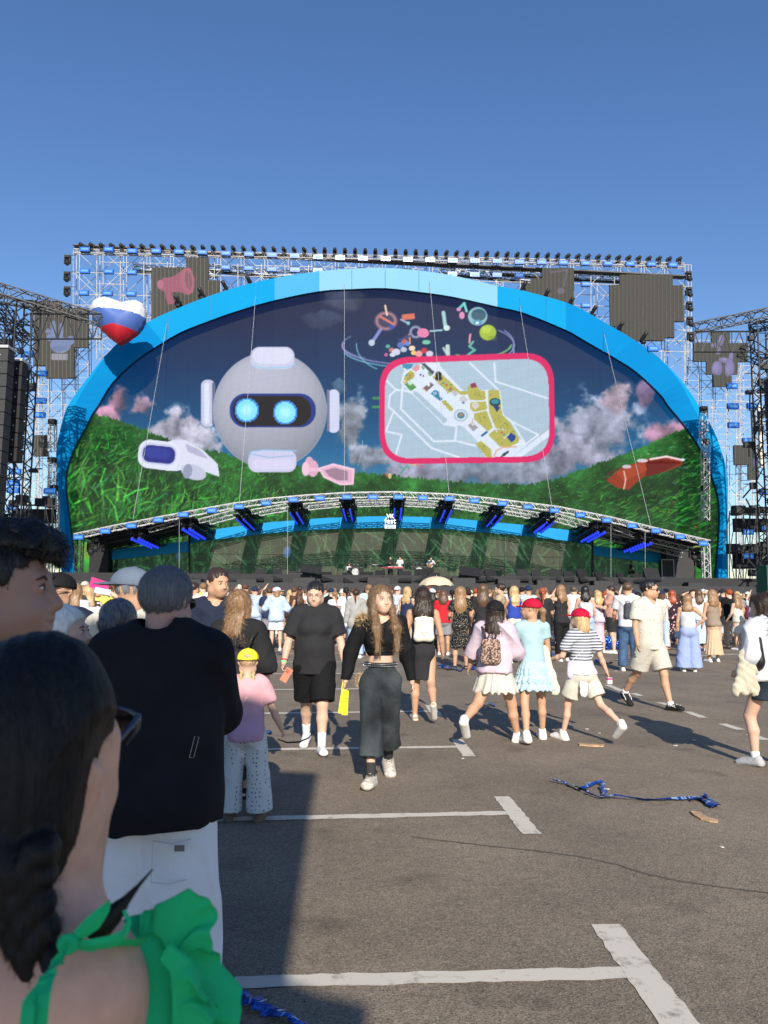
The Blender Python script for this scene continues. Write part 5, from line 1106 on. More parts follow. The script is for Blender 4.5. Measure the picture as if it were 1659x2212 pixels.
def face_parts(hs):
    """extra painted bits of the face in head space"""
    out = []
    def ball(c, r, m, n=10, k=6): mb = MB(); mb.ball(c, r, n, k); out.append((mb.v, mb.f, m))
    for sx in (-1, 1):
        ball((sx*.031,.0855,.104), (.0105,.0105,.0065), 2); ball((sx*.031,.0915,.104), (.0052,.0055,.0056), 3)
        mb = MB(); mb.poly([(sx*.014,.0945,.119),(sx*.03,.0955,.1245),(sx*.047,.086,.119)], [.0022,.003,.0012], 5); out.append((mb.v, mb.f, 4))
        mb = MB(); mb.poly([(sx*.019,.0925,.1075),(sx*.031,.0955,.1115),(sx*.043,.0885,.1065)], [.0012,.0016,.001], 4); out.append((mb.v, mb.f, 3))
    mb = MB(); mb.poly([(-.024,.0865,.0405),(-.007,.0945,.0455),(0,.095,.0445),(.007,.0945,.0455),(.024,.0865,.0405)], [.0015,.004,.0042,.004,.0015], 6); mb.poly([(-.020,.0865,.039),(0,.0935,.0345),(.020,.0865,.039)], [.0015,.0048,.0015], 6); out.append((mb.v, mb.f, 1))
    return out
def xf(v, Mx): v = np.asarray(v, float); return v@np.array(Mx.to_3x3()).T+np.array(Mx.translation)

def hand_parts(w, d, side, s, curl=25, palm=None, m=0, n=6):
    """five fingers and a palm rooted at the wrist; d = direction of the hand"""
    d = Vector(d).normalized(); pn = Vector(palm) if palm is not None else Vector((-side, .25, 0)); pn = (pn-d*pn.dot(d)).normalized(); ac = d.cross(pn).normalized()  # across
    if ac.y < 0: ac = -ac      # thumb side forward
    w = Vector(w); mb = MB()
    kn = w+d*.052*s
    mb.poly([w-d*.012*s, w+d*.012*s, w+d*.035*s, w+d*.055*s], [.0165*s,.0165*s,.019*s,.016*s], 8)
    for v_ in range(len(mb.v)):
        p = Vector(mb.v[v_]); q = p-w; mb.v[v_] = tuple(w+d*q.dot(d)+ac*(q.dot(ac)*1.35)+pn*(q.dot(pn)*.72))
    L = (.038,.044,.041,.033)
    for i in range(4):
        a0 = R(curl*(.8+.12*i)); b0 = kn+ac*((1.5-i)*.0105*s)-d*.006*s; pts = [b0]; ang = a0*.5; dd_ = d
        for j in range(3):
            dir_ = d*math.cos(ang)+pn*math.sin(ang); pts.append(pts[-1]+dir_*(L[i]*(.5,.3,.22)[j]*s*1.15)); ang += a0
        mb.poly(pts, [.0058*s,.0054*s,.0049*s,.0038*s], n)
    t0 = w+d*.014*s+ac*.016*s; td = (d*.75+ac*.6+pn*.35).normalized(); t1 = t0+td*.028*s; td2 = (d*.95+ac*.15+pn*.45).normalized(); mb.poly([t0, t1, t1+td2*.022*s], [.0085*s,.0068*s,.0045*s], n)
    return (mb.v, mb.f, m)

def make_person(sp, root=None, res=.011, hres=.006, low=False):
    """builds one person from a description; returns the root Empty"""
    H = sp['H']; fem = sp.get('fem', True); g = sp.get('g', 1.0); J = skeleton(sp); q = lambda k: np.array(J[k])
    if root is None: root = empty('person', (0,0,0))
    SKN = sp.get('skin', SK_L); T = H; sd0 = sp.get('seed', 1.0)
    ln = R(sp.get('lean', 0)); fl_ = .7
    # ---------- body
    B = []
    if fem: tor = [('pel',.078,.80),('waist',.062,.76),('chest',.070,.74),('uch',.066,.70)]
    else: tor = [('pel',.074,.80),('waist',.070,.76),('chest',.080,.72),('uch',.082,.66)]
    gg = {'pel':g,'waist':1+(g-1)*1.5,'chest':1+(g-1)*1.1,'uch':1+(g-1)*.7}
    def torso(add, lo='pel', names=('pel','waist','chest','uch'), k=.05):
        o = []
        for a, b_ in zip(names[:-1], names[1:]):
            ra = dict((n, (r, f)) for n, r, f in tor)[a]; rb = dict((n, (r, f)) for n, r, f in tor)[b_]
            o.append(pr(q(a), q(b_), (ra[0]*gg[a]+add)*T, (rb[0]*gg[b_]+add)*T, s=(1,(ra[1]+rb[1])/2,1), k=k))
        return o
    B += torso(0)
    def shbar(add): return [pr(q('shL')*.78+q('shR')*.22, q('shR')*.78+q('shL')*.22, (.034+add)*T, s=(1,.9,1), k=.05)]
    def bust(add):
        c = (q('chest')*.55+q('uch')*.45); f_ = np.array((0,.045*T,0)); return [pr(c+f_+np.array((sx*.036*T,0,-.012*T)), ra=(.034*(1+(g-1)*1.5)+add)*T, k=.04) for sx in (-1,1)] if fem and not sp.get('child') else []
    def belly(add): return [pr(q('waist')+np.array((0,.03*T*(g-1)*3,0)), ra=(.062*g+add)*T, k=.05)] if g > 1.08 else []
    B += shbar(0)+bust(0)+belly(0)+[pr(q('neck'), q('head'), .031*T*(1 if fem else 1.15), k=.03), pr(q('neck')-np.array((0,0,.012*T)), ra=.045*T, s=(1.2,.8,.6), k=.03)]
    B += [pr(q('pel')+np.array((sx*.034,-.03,-.02))*T, ra=.052*T*g, k=.04) for sx in (-1,1)]
    lg = sp.get('legg', 1.0)*(1+(g-1)*.8)
    for kk in 'LR':
        h_, k_, a_ = q('hip'+kk), q('knee'+kk), q('ank'+kk); cm = k_*.65+a_*.35; bk = np.array((0,-.012*T,0)); fdv = np.array(J['fd'+kk])
        B += [pr(h_, k_, .052*T*lg, .033*T*lg, k=.035), pr(k_, cm+bk, .031*T*lg, .0315*T*lg, k=.02), pr(cm+bk, a_, .0315*T*lg, .0185*T*(.5+.5*lg), k=.02), pr(a_, q('heel'+kk), .018*T, .016*T, k=.015), pr(q('heel'+kk), q('toe'+kk), .017*T, .015*T, s=(1.15,1,.85), k=.015)]
        s_, e_, w_ = q('sh'+kk), q('el'+kk), q('wr'+kk); B += [pr(s_, e_, .029*T*(.4+.6*g), .0215*T*(.4+.6*g), k=.03), pr(e_, e_*.65+w_*.35, .0215*T*(.4+.6*g), .0225*T*(.4+.6*g), k=.015), pr(e_*.65+w_*.35, w_, .0225*T*(.4+.6*g), .0145*T*(.6+.4*g), s=(1,1,1), k=.015)]
    bv, bf = sdf(B, res)
    hs = sp.get('hs', 1.14)*(.13*H/.225)*(1.0 if not sp.get('child') else 1.0)
    hy, hpch, hr = sp.get('head', (0,0,0)); Mh = Matrix.Translation(J['head'])@Matrix.Rotation(R(hy),4,'Z')@Matrix.Rotation(R(-hpch),4,'X')@Matrix.Rotation(R(hr),4,'Y')@Matrix.Scale(hs,4); Mh = Mh@Matrix.Translation((0,.012,-.005))
    hv, hf = head_mesh(fem, sp.get('fat', 0), hres); parts = [(bv, bf, 0), (xf(hv, Mh), hf, 0)]
    if not low: parts += [(xf(v, Mh), f, m) for v, f, m in face_parts(hs)]
    hc = sp.get('curl', (25, 25))
    for i, (kk, sx) in enumerate((('L',-1),('R',1))): parts.append(hand_parts(J['wr'+kk], J['hd'+kk], sx, T*.62 if not sp.get('child') else T*.6, hc[i], sp.get('palm'+kk), 0, 4 if low else 6))
    bo = parts_mesh('body', parts, [SKN, LIP, EYW, IRI, sp.get('brow', BROW)], root)
    root['_mh'] = 0; sp['_Mh'] = Mh; sp['_J'] = J
    # ---------- shoes
    sh = sp.get('shoe')
    if sh:
        for kk in 'LR':
            a_, he, to = q('ank'+kk), q('heel'+kk), q('toe'+kk); dn = np.array((0,0,-.006*T)); u_ = np.array(J['fd'+kk]); big = sp.get('shoe_big', 1.0)
            low_pts = [pr(he+dn, to+dn+u_*.01*T, .021*T*big, .020*T*big, s=(1.2,1,.85), k=.02)]; bodyp = low_pts+[pr(a_*.5+he*.5, a_*.15+to*.85, .023*T*big, .017*T*big, k=.02)]
            if sp.get('hightop'): bodyp.append(pr(a_*.6+he*.4, a_+np.array((0,0,.015*T)), .023*T*big, .023*T*big, k=.015))
            v, f = sdf(bodyp, res*.75)
            up_dir = np.cross(np.array((1,0,0)), u_); cen = (he+to)/2+dn; dist = ((v[f].mean(1)-cen)@ (up_dir/np.linalg.norm(up_dir)))
            fm = np.where(dist < -.012*T, 1, 0); o = parts_mesh('shoe', [(v, f[fm == 0], 0), (v, f[fm == 1], 1)], [sh, sp.get('sole', MATS['shoe_sole'])], root)
    if sp.get('sock'):
        for kk in 'LR':
            a_ = q('ank'+kk); k_ = q('knee'+kk); e_ = a_+(k_-a_)*sp.get('sockh', .22); v, f = sdf([pr(a_-(k_-a_)*.06, e_, .0225*T, .0265*T, k=.01, caps=[(e_, k_-a_)])], res*.75); parts_mesh('sock', [(v, f, 0)], sp['sock'], root)
    # ---------- bottoms
    bt_ = sp.get('bottom')
    if bt_:
        kind = bt_['kind']; m = bt_['m']; wz = bt_.get('waist', .60); th = .006+bt_.get('loose', 0); C = []
        wpt = q('pel')*(1-(wz-.53)/.08)+q('waist')*((wz-.53)/.08); upc = [(wpt, q('waist')-q('pel')+np.array((0,0,1e-6)))]
        wrinkle = bt_.get('wr', .0035)*2.0
        if kind in ('trousers', 'shorts'):
            C += [dict(p, caps=upc) for p in [pr(q('pel'), q('waist'), .078*g*T+th*T, (.062 if fem else .070)*gg['waist']*T+th*T*1.3, s=(1,.80,1), k=.05, caps=upc)]]
            C += [pr(q('pel')+np.array((sx*.034,-.03,-.02))*T, ra=(.052*g+th)*T, k=.04, caps=upc) for sx in (-1,1)]
            r0 = (.054*lg+th)*T; ln_ = bt_.get('len', 1.0); rh = bt_.get('hem', .045)*T
            for kk in 'LR':
                h_, k_, a_ = q('hip'+kk), q('knee'+kk), q('ank'+kk)
                if ln_ <= .5: e_ = h_+(k_-h_)*ln_*2; C.append(pr(h_, e_, r0, rh, s=(1,1,1), k=.03, caps=[(e_, e_-h_)]))
                else:
                    e_ = k_+(a_-k_)*(ln_-.5)*2; rk = bt_.get('knee', (r0/T*.5+rh/T*.5)) * T; C.append(pr(h_, k_, r0, rk, k=.03)); C.append(pr(k_, e_, rk, rh, k=.02, caps=[(e_, e_-k_)]))
            v, f = sdf(C, res, lambda X, Y, Z: wrinkle*T*wr(X/T, Y/T, Z/T, 22, sd0), upc); ob = parts_mesh('shorts' if kind == 'shorts' else 'trousers', [(v, f, 0)], m, root)
            if kind == 'trousers' and bt_.get('name'): ob.name = bt_['name']
        else:
            tiers = bt_.get('tiers') or [(wz, bt_['hz'], bt_.get('r0', .068), bt_.get('r1', .12))]; npl = bt_.get('pleats', 18); amp = bt_.get('amp', .006)
            for i, (z0, z1_, ra, rb) in enumerate(tiers):
                c0 = np.array((J['pel'].x, J['pel'].y, z0*T)); mid = (q('kneeL')+q('kneeR'))/2; c1 = np.array((J['pel'].x*.5+mid[0]*.5, J['pel'].y*.65+mid[1]*.35, z1_*T)); 
                if z1_ > .42: c1 = np.array((J['pel'].x, J['pel'].y, z1_*T))
                C = [pr(c0+np.array((0,0,.0)), c1, ra*T*g, rb*T, s=(1,bt_.get('fl',.86),1), k=.02, caps=[(c0+np.array((0,0,.004*T)), (0,0,1)), (c1, (0,0,-1))])]
                if i == 0: C += [pr(q('pel')+np.array((sx*.034,-.03,-.02))*T, ra=(.052*g+th)*T, k=.05, caps=[(c1, (0,0,-1))]) for sx in (-1,1)]
                def dsp(X, Y, Z, c0=c0, c1=c1):
                    a = np.arctan2(X-c0[0], Y-c0[1]); t = np.clip((c0[2]-Z)/(c0[2]-c1[2]+1e-6), 0, 1.2); return amp*T*np.sin(a*npl+2.0*np.sin(a*3+sd0)+Z*5)*t+wrinkle*.6*T*wr(X/T, Y/T, Z/T, 20, sd0)
                v, f = sdf(C, res, dsp); parts_mesh('skirt', [(v, f, 0)], m, root)
    # ---------- top
    tp = sp.get('top')
    for tp in ([tp] if isinstance(tp, dict) else (tp or [])):
        m = tp['m']; lo = .009+tp.get('loose', 0); hz = tp.get('hem', .52); C = torso(lo, k=.04); C += shbar(lo*.8)+bust(lo*.7)+belly(lo)
        hemr = tp.get('hemr', .082*g+lo); hc_ = q('pel')*1.0; hp_ = np.array((hc_[0], hc_[1], hz*T)); 
        C.append(pr(q('waist'), np.array((hc_[0], hc_[1], hz*T)), (.070*gg['waist']+lo)*T, hemr*T, s=(1,.8,1), k=.05)) if hz < .62 else None
        if hz < .53: C += [pr(q('pel')+np.array((sx*.034,-.03,-.02))*T, ra=(.052*g+lo)*T, k=.04) for sx in (-1,1)]
        for c_ in C:
            if c_: c_['caps'] = list(c_['caps'])+[(np.array((0,0,hz*T)), np.array((0,0,-1.0)))]
        slv = tp.get('sleeve', .55); sr = tp.get('slr', .034)
        tank = slv <= 0
        if tank: C = [c_ for c_ in C]
        for kk in 'LR':
            s_, e_, w_ = q('sh'+kk), q('el'+kk), q('wr'+kk); r0 = (.030*(.4+.6*g)+lo*.7)*T
            if slv > 0:
                if slv <= 1: t_ = s_+(e_-s_)*slv; C.append(pr(s_*.97+q('uch')*.03, t_, r0, sr*T, k=.03, caps=[(t_, t_-s_)]))
                else: t_ = e_+(w_-e_)*(slv-1); C.append(pr(s_, e_, r0, sr*T, k=.03)); C.append(pr(e_, t_, sr*T, tp.get('cuff', sr)*T, k=.02, caps=[(t_, t_-e_)]))
        nk = q('neck'); nr = tp.get('neckr', .042); C.append(pr(nk+np.array((0,.012*T,.018*T)), nk+np.array((0,.0,.07*T)), nr*T, (nr+.01)*T, k=.01, op='-'))
        if tp.get('vneck'): C.append(pr(nk+np.array((0,.06*T,.02*T)), nk+np.array((0,.085*T,-tp['vneck']*T)), .03*T, .008*T, k=.01, op='-'))
        if tank:
            for sx, kk in ((-1,'L'),(1,'R')): C.append(pr(q('sh'+kk)+np.array((sx*.02*T,0,.02*T)), q('sh'+kk)+np.array((sx*.012*T,0,-.05*T)), .038*T, .03*T, k=.01, op='-'))
            zc = tp.get('topz'); 
        caps = [((0,0,hz*T), (0,0,-1))] if slv <= 1 and hz < .6 else []
        if tp.get('topz'): caps.append(((0,0,tp['topz']*T), (0,0,1)))
        w0 = min(tp.get('wr', .004)*3.0, lo*.6)
        v, f = sdf([c_ for c_ in C if c_], res, lambda X, Y, Z: w0*T*wr(X/T, Y/T, Z/T, 17, sd0+2), caps); ob = parts_mesh(tp.get('name', 'shirt'), [(v, f, 0)], m, root)
        if tp.get('straps'):
            mb = MB()
            for sx in (-1,1):
                a = nk+np.array((sx*.045,.05,-.07))*T; b_ = nk+np.array((sx*.05,-.005,.008))*T; c_ = nk+np.array((sx*.045,-.055,-.07))*T; mb.poly([a,(a+b_)/2+np.array((0,.012*T,.01*T)),b_,(c_+b_)/2+np.array((0,-.012*T,.01*T)),c_], .006*T, 5)
            mb.build('strap', m, ob, True)
        if tp.get('collar'):
            mb = MB(); c0 = nk+np.array((0,.006*T,.016*T)); ths = np.linspace(R(110), R(430), 13)
            ring = [c0+np.array((.043*T*math.cos(t), .043*T*math.sin(t)+(.012*T if i_ in (0,12) else 0), -.020*T*math.sin(t)-(.022*T if i_ in (0,12) else 0))) for i_, t in enumerate(ths)]
            mb.poly(ring, [.008*T]+[.0115*T]*11+[.008*T], 6); mb.build('collar', m, ob, True)
    # ---------- hair
    hrs = sp.get('hair')
    if hrs: make_hair(sp, hrs, Mh, J, root, hs, res)
    cp = sp.get('cap')
    if cp: make_cap(cp, Mh, root, hs)
    if sp.get('glasses'): make_glasses(sp['glasses'], Mh, root)
    return root

def make_hair(sp, hrs, Mh, J, root, hs, res):
    st = hrs['style']; m = hrs['m']; C = []; hh = min(res, .008)/hs if not sp.get('_low') else res/hs
    if sp.get('_low'): hh = .014/hs
    front = [((0,.074,.178), (0,.70,-.64))] if st != 'buzz' else [((0,.07,.17), (0,.75,-.66))]
    vol = hrs.get('vol', 0)-(.007 if sp.get('cap') else 0); low_z = hrs.get('lowz', .03)
    fc = [(np.array((0,.082,.163)), (0,.72,-.62))]; sc = [(np.array((0,0,low_z)), (0,0,-1))]
    C.append(pr((0,-.016,.138), ra=.084+vol, s=(.99,1.2,1.06), k=.015, caps=fc+sc)); 
    tgt = []
    L = hrs.get('len', .3)/hs
    if st == 'long':
        wv = hrs.get('wave', .0)
        C += [pr((0,-.045,.10), (hrs.get('dx',0),-.085,-L*.45), .082, .088*hrs.get('w',1), s=(1.0,.55,1), k=.04, caps=[((0,.02,.17),(0,.72,-.4))]), pr((hrs.get('dx',0),-.085,-L*.4), (hrs.get('dx',0)*1.3,-.095,-L), .088*hrs.get('w',1), .055*hrs.get('w',1), s=(1.15,.42,1), k=.04)]
        for sx in (-1, 1): C.append(pr((sx*.068,-.005,.12), (sx*.072,-.02,-.03), .025, .03, k=.03))
        if hrs.get('front'):
            for sx in (-1, 1): C += [pr((sx*.062,.01,.15), (sx*.078,.03,.02), .020, .026, s=(.9,1,1), k=.02), pr((sx*.078,.03,.02), (sx*.082,.11,-L*.40), .026, .036, s=(1,.8,1), k=.03), pr((sx*.082,.11,-L*.40), (sx*.080,.125,-L*.98), .036, .016, s=(1.1,.7,1), k=.02)]
    if st == 'bob':
        C += [pr((0,-.03,.10), (0,-.04,-.0), .09, .086, s=(1.02,.95,1), k=.03, caps=[((0,.05,.12),(0,.8,-.25)), ((0,0,-.035-L*.2),(0,0,-1))])]
    if st == 'pony': C += [pr((0,-.105,.13), (0,-.135,.10), .025, .03, k=.01), pr((0,-.135,.10), (hrs.get('dx',0),-.125,-L), .03, .014, k=.03)]
    if st == 'bun': C += [pr((0,-.10,.155), ra=.038, k=.01)]
    if st == 'curly': C += [pr((0,-.03,.12), (0,-.07,-L*.6), .10, .105, s=(1.1,.75,1), k=.04, caps=[((0,.035,.12),(0,.85,-.25))]), pr((0,-.07,-L*.5), (0,-.08,-L), .10, .07, s=(1.1,.6,1), k=.04)]
    if st in ('braids', 'braid'):
        cs = [(-.05,-.085,.04,-.062),(.05,-.085,.04,.075)] if st == 'braids' else [(0,-.10,.06,hrs.get('dx',0))]
        nb = int(L/.02)
        for (x, y, z, x2) in cs:
            for i in range(nb):
                t = i/nb; C.append(pr((x+(x2-x)*t+.006*(1 if i % 2 else -1), y-.02*t, z-L*t), (x+(x2-x)*t-.004*(1 if i % 2 else -1), y-.02*t, z-L*t-.012), (.014 if st == 'braids' else .02)*(1-.45*t), k=.004))
            C.append(pr((x2, y-.02, z-L), (x2, y-.02, z-L-.06), .012, .004, k=.006))
    amp = hrs.get('amp', .0035); fq = hrs.get('fq', 60)
    dsp = lambda X, Y, Z: amp*np.sin(np.arctan2(X, Y+.02)*14+3*np.sin(Z*18))*np.sin(X*fq+Z*12)+(hrs.get('wave', 0)*np.sin(Z*46+X*18+2*np.sin(X*30))*np.clip(.1-Z, 0, 1)*4)
    v, f = sdf(C, hh, dsp); o = parts_mesh('hair', [(xf(v, Mh), f, 0)], m, root); 
    n_s = hrs.get('strands', 0)
    if n_s: add_strands(o, n_s, hrs.get('slen', .03), hrs.get('sr', .0006), hrs.get('sup', 0))
    return o
def add_strands(o, n, ln, r, upw=0, seed=3, down=.5, clump=.4):
    """fine hairs standing off an existing hair shape, kept in the same mesh"""
    me = o.data; nv = len(me.vertices); co = np.zeros(nv*3); me.vertices.foreach_get('co', co); co = co.reshape(-1, 3); no = np.zeros(nv*3); me.vertex_normals.foreach_get('vector', no); no = no.reshape(-1, 3)
    rng = np.random.default_rng(seed); idx = rng.integers(0, nv, n); p = co[idx]+rng.normal(0, .002, (n, 3)); nn = no[idx]
    t = np.array((0,0,-1.0))*down+rng.normal(0, clump, (n, 3)); t = t-nn*(t*nn).sum(1)[:, None]; t /= np.linalg.norm(t, axis=1)[:, None]+1e-9
    side_ = np.cross(nn, t); l = ln*rng.uniform(.5, 1.2, n)[:, None]; a = p; b_ = p+t*l*.5+nn*l*(.14+upw); c = p+t*l+nn*l*(.10+upw)+side_*l*rng.normal(0, .25, (n, 1)); w = side_*r
    v = np.stack([a-w, a+w, b_-w*.8, b_+w*.8, c], 1).reshape(-1, 3); k = np.arange(n)[:, None]*5
    q = k+np.array([[0,1,3,2]]); tr = k+np.array([[2,3,4]])
    fo = np.zeros(len(me.loops), np.int32); me.loops.foreach_get('vertex_index', fo); f0 = fo.reshape(-1, 4)
    o2 = parts_mesh('hair', [(np.concatenate([co, v]), np.concatenate([f0, q+nv]), 0), (np.concatenate([co[:1], v]), tr+1, 0)], me.materials[0], None); me2 = o2.data; bpy.data.objects.remove(o2); o.data = me2
def make_cap(cp, Mh, root, hs):
    m = cp['m']; ang = R(cp.get('yaw', 0)); Mc = Mh@Matrix.Translation((0,-.014,.12))@Matrix.Rotation(ang,4,'Z')@Matrix.Rotation(R(cp.get('tilt', 6)),4,'X')
    if cp.get('kind') == 'bucket':
        v, f = sdf([pr((0,0,.03), (0,0,.075), .092, .075, s=(1,1.1,1), k=.01, caps=[((0,0,.03),(0,0,-1))]), pr((0,0,.03),(0,0,.005),.095,.125,s=(1,1.05,1),k=.01,caps=[((0,0,.0),(0,0,-1))])], .009)
        parts_mesh('hat', [(xf(v, Mc), f, 0)], m, root); return
    v, f = sdf([pr((0,0,.02), ra=.097, s=(.99,1.16,.95), k=.01, caps=[((0,0,.012),(0,0,-1))]), pr((0,0,.11), ra=.008, k=.01)], .007 if cp.get('hi') else .01)
    c = parts_mesh('cap', [(xf(v, Mc), f, 0)], m, root)
    v, f = sdf([pr((0,.075,.016), (0,.155,.004), .074, .05, s=(1,1,.09), k=.01, caps=[((0,.07,0),(0,-1,0))])], .006 if cp.get('hi') else .009); parts_mesh('brim', [(xf(v, Mc), f, 0)], cp.get('mb', m), c)
    if cp.get('hole'):
        mb = MB(); mb.ball((0,-.095,.04), (.036,.02,.026), 12, 6); parts_mesh('opening', [(xf(mb.v, Mc), mb.f, 0)], cp['hole'], c); mb = MB(); mb.poly([(-.05,-.1,.016),(0,-.113,.014),(.05,-.1,.016)], .007, 6); parts_mesh('strap', [(xf(mb.v, Mc), mb.f, 0)], m, c)
    if cp.get('text'):
        cu = bpy.data.curves.new('t', 'FONT'); cu.body = cp['text']; cu.size = cp.get('tsize', .035); cu.extrude = .001; cu.align_x = 'CENTER'; t = bpy.data.objects.new('t', cu); col.objects.link(t); bpy.context.view_layer.update(); me = bpy.data.meshes.new_from_object(t.evaluated_get(bpy.context.evaluated_depsgraph_get())); bpy.data.objects.remove(t); 
        o = bpy.data.objects.new('lettering', me); col.objects.link(o); o.parent = c; o.matrix_local = Mc@Matrix.Rotation(R(cp.get('tyaw', 0)),4,'Z')@Matrix.Translation((0,.1,.038))@Matrix.Rotation(R(180),4,'Z')@Matrix.Rotation(R(72),4,'X'); me.materials.append(cp['tm'])
def make_glasses(kind, Mh, root):
    mb = MB(); fr = mat('glasses_frame', (.02,.02,.02), .3) if kind == 'sun' else mat('glasses_metal', (.35,.28,.22), .3, .6)
    for sx in (-1, 1):
        c = Vector((sx*.033,.104,.102)); ring = [c+Vector((.024*math.cos(t),-.003*abs(math.cos(t)),.018*math.sin(t))) for t in np.linspace(0, 2*math.pi, 15)]; mb.poly(ring, .0013 if kind != 'sun' else .0022, 4); mb.poly([c+Vector((sx*.024,-.002,.006)), Vector((sx*.072,.05,.108)), Vector((sx*.082,-.01,.108))], .0014 if kind != 'sun' else .0028, 4)
    mb.poly([(-.01,.106,.106),(.01,.106,.106)], .0015, 4); g_ = parts_mesh('glasses', [(xf(mb.v, Mh), mb.f, 0)], fr, root)
    if kind == 'sun':
        mb = MB()
        for sx in (-1, 1): mb.ball((sx*.033,.103,.102), (.025,.006,.019), 12, 6)
        parts_mesh('dark_lens', [(xf(mb.v, Mh), mb.f, 0)], mat('dark_glass', (.008,.008,.01), .08, 0, 0, spec=.8), g_)
mat('shoe_sole', (.62,.60,.55), .7); SH_W = cloth('shoe_white', (.74,.72,.67), .6, .06, .5, 60); SH_B = cloth('shoe_black', (.02,.02,.02), .6); SH_G = cloth('shoe_grey', (.4,.4,.41), .7, .1)
SOCK = cloth('sock_white', (.75,.75,.75))
def stand(sp, x, y, yaw, Hpx=None):
    """put a person so that the feet centre sits at pixel (x,y) on the ground"""
    g_ = G(x, y); return g_
# ================================================================ people in the foreground
C_BLACK = cloth('cloth_black', (.008,.008,.009), .9, .1); C_NAVY = cloth('cloth_navy', (.018,.024,.045), .85); C_WHITE = cloth('cloth_white', (.56,.56,.58), .85); C_CREAM = cloth('cloth_cream', (.56,.53,.45), .85)
def hero(sp, x, y, yaw, label, group=None, **kw):
    g_ = G(x, y); root = empty('person', (g_.x, g_.y, 0), R(yaw), label, 'person', group); make_person(sp, root, **kw); return root
def jw(root, sp, k, off=(0,0,0)):     # joint in world
    return Matrix.Translation(root.location)@Matrix.Rotation(root.rotation_euler.z, 4, 'Z')@(sp['_J'][k]+Vector(off))

# woman in black T-shirt and shorts walking to the camera
sp = dict(H=1.76, fem=True, g=1.14, seed=1.3, skin=SK_L, legL=(16,0,4,-4), legR=(-18,-1,8,14), armL=(6,16,14,6), armR=(4,17,22,8), head=(-6,10,0), fat=.12, legg=.95, sw=.108,
    top=dict(m=C_BLACK, loose=.022, hem=.445, hemr=.118, sleeve=.82, slr=.056, neckr=.044, wr=.005), bottom=dict(kind='shorts', m=cloth('shorts_black', (.009,.009,.010)), waist=.60, len=.46, loose=.016, hem=.075),
    shoe=mat('clog_white', (.72,.72,.74), .45), shoe_big=1.12, sock=SOCK, sockh=.32, hair=dict(style='pony', m=H_BLACK, lowz=.02, len=.2), glasses='clear', curl=(30,50))
w1 = hero(sp, 676, 1619, 184, 'person in a black oversized T-shirt and black shorts with glasses, walking towards the camera')
J = sp['_J']; mb = MB(); nk = J['neck']; mb.poly([nk+Vector((-.055,.0,.03)), nk+Vector((-.045,.06,-.005)), nk+Vector((-.005,.105,-.075)), nk+Vector((0,.108,-.09)), nk+Vector((.02,.1,-.05)), nk+Vector((.045,.06,-.005)), nk+Vector((.055,0,.03))], .0025, 5); mb.box(nk+Vector((0,.112,-.11)), (.008,.004,.05)); mb.box(nk+Vector((0,.112,-.1)), (.03,.004,.008)); mb.build('necklace', mat('silver', (.7,.68,.62), .25, .8), w1)
for off_, m_ in ((.0, mat('band_green', (.25,.7,.3), .5)), (.022, mat('band_red', (.5,.06,.08), .5))):
    mb = MB(); a = J['wrR']+(J['elR']-J['wrR']).normalized()*(.02+off_); d = (J['elR']-J['wrR']).normalized(); mb.poly([a-d*.008, a+d*.008], .036, 10); mb.build('wristband', m_, w1, True)
def phone(p, rz, m, label, tilt=(20,0)):
    root = empty('phone', tuple(p), rz, label, 'phone'); mb = MB(); Mx = Matrix.Rotation(R(tilt[0]),3,'Y')@Matrix.Rotation(R(tilt[1]),3,'X'); mb.box((0,0,0), (.075,.009,.15), mat=Mx); mb.build('case', m, root); mb = MB()
    for dx_, dz_ in ((-.018,.05),(.0,.05),(-.018,.03),(0,.03)): mb.ball(Mx@Vector((dx_,-.006,dz_)), (.007,.003,.007), 8, 4)
    mb.build('camera_lens', M_LENS, root, True); return root
phone(jw(w1, sp, 'wrR')+Vector((.035,-.03,-.11)), .1, mat('case_orange', (.62,.2,.12), .4), 'phone in an orange case in the hand of the person in black T-shirt and shorts', (30,0))
tk_m = mat('ticket_yellow', (.75,.72,.02), .6, 0, .1, 30); tk_d = mat('ticket_ink', (.15,.13,.02), .7)
def ticket(p, rz, label, n=2, h_=.19):
    root = empty('flyer', tuple(p), rz, label, 'flyer')
    for i in range(n):
        mb = MB(); mb.box((i*.022-.01,-.004*i,-.012*i), (.052,.002,h_), mat=Matrix.Rotation(R(8-6*i),3,'Y')); s_ = mb.build('sheet', tk_m, root); mb = MB()
        for j in range(5): mb.box((i*.022-.01+.002*j,-.004*i-.002,-.012*i-.06+.025*j), (.036,.001,.005), mat=Matrix.Rotation(R(8-6*i),3,'Y'))
        mb.build('print', tk_d, s_)
ticket(jw(w1, sp, 'wrL')+Vector((.02,-.02,-.15)), .1, 'yellow flyer held by the person in black T-shirt and shorts', 1, .2)

